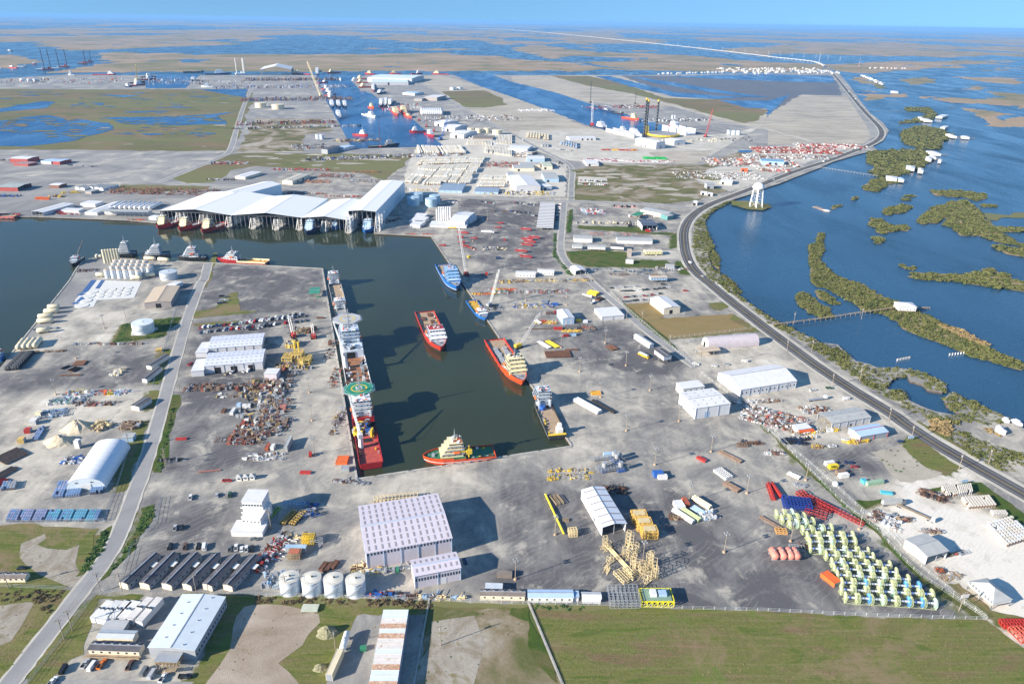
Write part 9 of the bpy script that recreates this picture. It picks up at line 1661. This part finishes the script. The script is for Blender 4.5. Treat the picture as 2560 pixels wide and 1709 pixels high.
# signs
for s,l,c in(('@33 1305,185','blue roadside sign at the dirt lot corner',BLUEW),('@33 1795,590','small blue sign beside the white road',BLUEW),('@43 1795,700','white square sign board at the reel yard corner',WHITE)):
 p=PT(s)[0];t=thing('road_sign',l,'sign',tuple(p),.2);P_('box','panel',t,c,0,0,1.6,4.6,.15,2.2);[part('post',MB().box(TRIM,x,.12,0,.18,.1,3.6),t) for x in(-1.8,1.8)]
# ---- fences
def fence(label,s,hgt=2.2,step=5,m=None,rails=(.3,1.2,2.15)):
 P=PT(s);m=m or M('fence_steel',(.50,.52,.52),.5);t=thing('fence',label,'fence',(0,0,0));pm=MB().cyl(m,0,0,0,hgt,.1,n=4).mesh('post');rl=MB();cnt=0;mesh_=MB()
 for a,b in zip(P,P[1:]):
  d=(b-a);n=max(1,int(d.length/step))
  for q in range(n):
   p=a.lerp(b,q/n)
   if cnt<290:link('post',pm,t,tuple(p));cnt+=1
  for z in rails:rl.tube(m,a+Vector((0,0,z)),b+Vector((0,0,z)),.06,3)
  k=int(d.length/1.2)
  for q in range(min(k,400)):u=a.lerp(b,q/k);v=a.lerp(b,(q+1)/k);mesh_.tube(m,u+Vector((0,0,.2)),v+Vector((0,0,hgt-.1)),.03,3,cap=False)
 part('rail',rl,t);o=part('wire_mesh',mesh_,t);o['kind']='stuff'
fence('chain link fence between the yard and the brown southern field','@40 925,632 @41 0,655 600,672 1590,705 @42 0,735 900,750 1560,780 2349,800 @43 600,830 1200,855 2010,880');fence('chain link fence along the green ditch of the reel yard','@22 2120,1200 2349,1400 @33 0,95 300,385 520,600 720,800 1000,1010 1210,1250 1400,1430 @43 2010,880');fence('chain link fence on the highway side of the ditch','@22 1740,860 2160,1180 @33 0,40 200,250 500,500 800,770 1100,1030 1330,1290 @43 1700,640 2000,860');fence('chain link fence between gate road and tan lawn','@12 690,1230 860,1400 @22 900,110 1050,260 1400,560 1680,800');fence('fence along the bottom left road verge','@40 890,640 560,1080 260,1468',2);fence('fence between left road and bunkhouse lot','@30 1480,715 1430,960 1200,1180 @40 1100,560 925,625');fence('fence behind the arched shelter','@30 1190,250 1080,600 1000,800 960,930 0,950');fence('fence east of the left yard offices','@20 1620,250 1530,560 1400,980');fence('fence south of the tan lawn','@22 1440,540 2040,470 2240,440',2.4)
fence('low concrete wall dividing the southern parcels','@42 150,720 460,1468',1.1,8,CONC,(.3,.6,.9));fence('pale kerb wall beside the stained container stack','@41 1590,700 1450,1468',.8,8,CONC,(.3,.6));fence('fence around the mobile home lot','@40 0,575 610,600',1.6)
for s,w in(('@42 150,722 460,1468 520,1620',1.3),('@41 1590,702 1450,1468 1420,1620',.8)):ribbon('parcel_kerb',PT(s),-w/2,w/2,.5,CONC)
# small guard huts
for i in range(3):
 p=PT('@30 %d,%d'%(2200+i*60,545-i*5))[0];t=thing('guard_hut','white booth with a grey tent roof, %s of three by the yard road'%nth(i),'booth',tuple(p),.1);P_('box','wall',t,PALEW,0,0,0,3,3,2.4);P_('box','roof',t,GREYR,0,0,2.42,3.8,3.8,1.3,top=.1);P_('box','window',t,GLASS,0,-1.52,1.1,1.6,.08,.9)
# red forklift
p=PT('@31 500,325')[0];t=thing('forklift','red forklift parked beside the floodlight pole near the slip','forklift',tuple(p),DOCK);P_('box','body',t,REDP,-.5,0,.6,3.4,2,1.5);mb=MB();[mb.box(TRIM,1.5,e*.6,.3,.2,.2,4.2) for e in(-1,1)];part('mast',mb,t);mb=MB();mb.box(REDP,-.3,0,3.0,2.2,1.8,.15);[mb.box(REDP,x,y,2.1,.12,.12,.9) for x in(-1.2,.6) for y in(-.8,.8)];part('roof_guard',mb,t);wheels(t,(-1.6,1.1),1.9,.6)
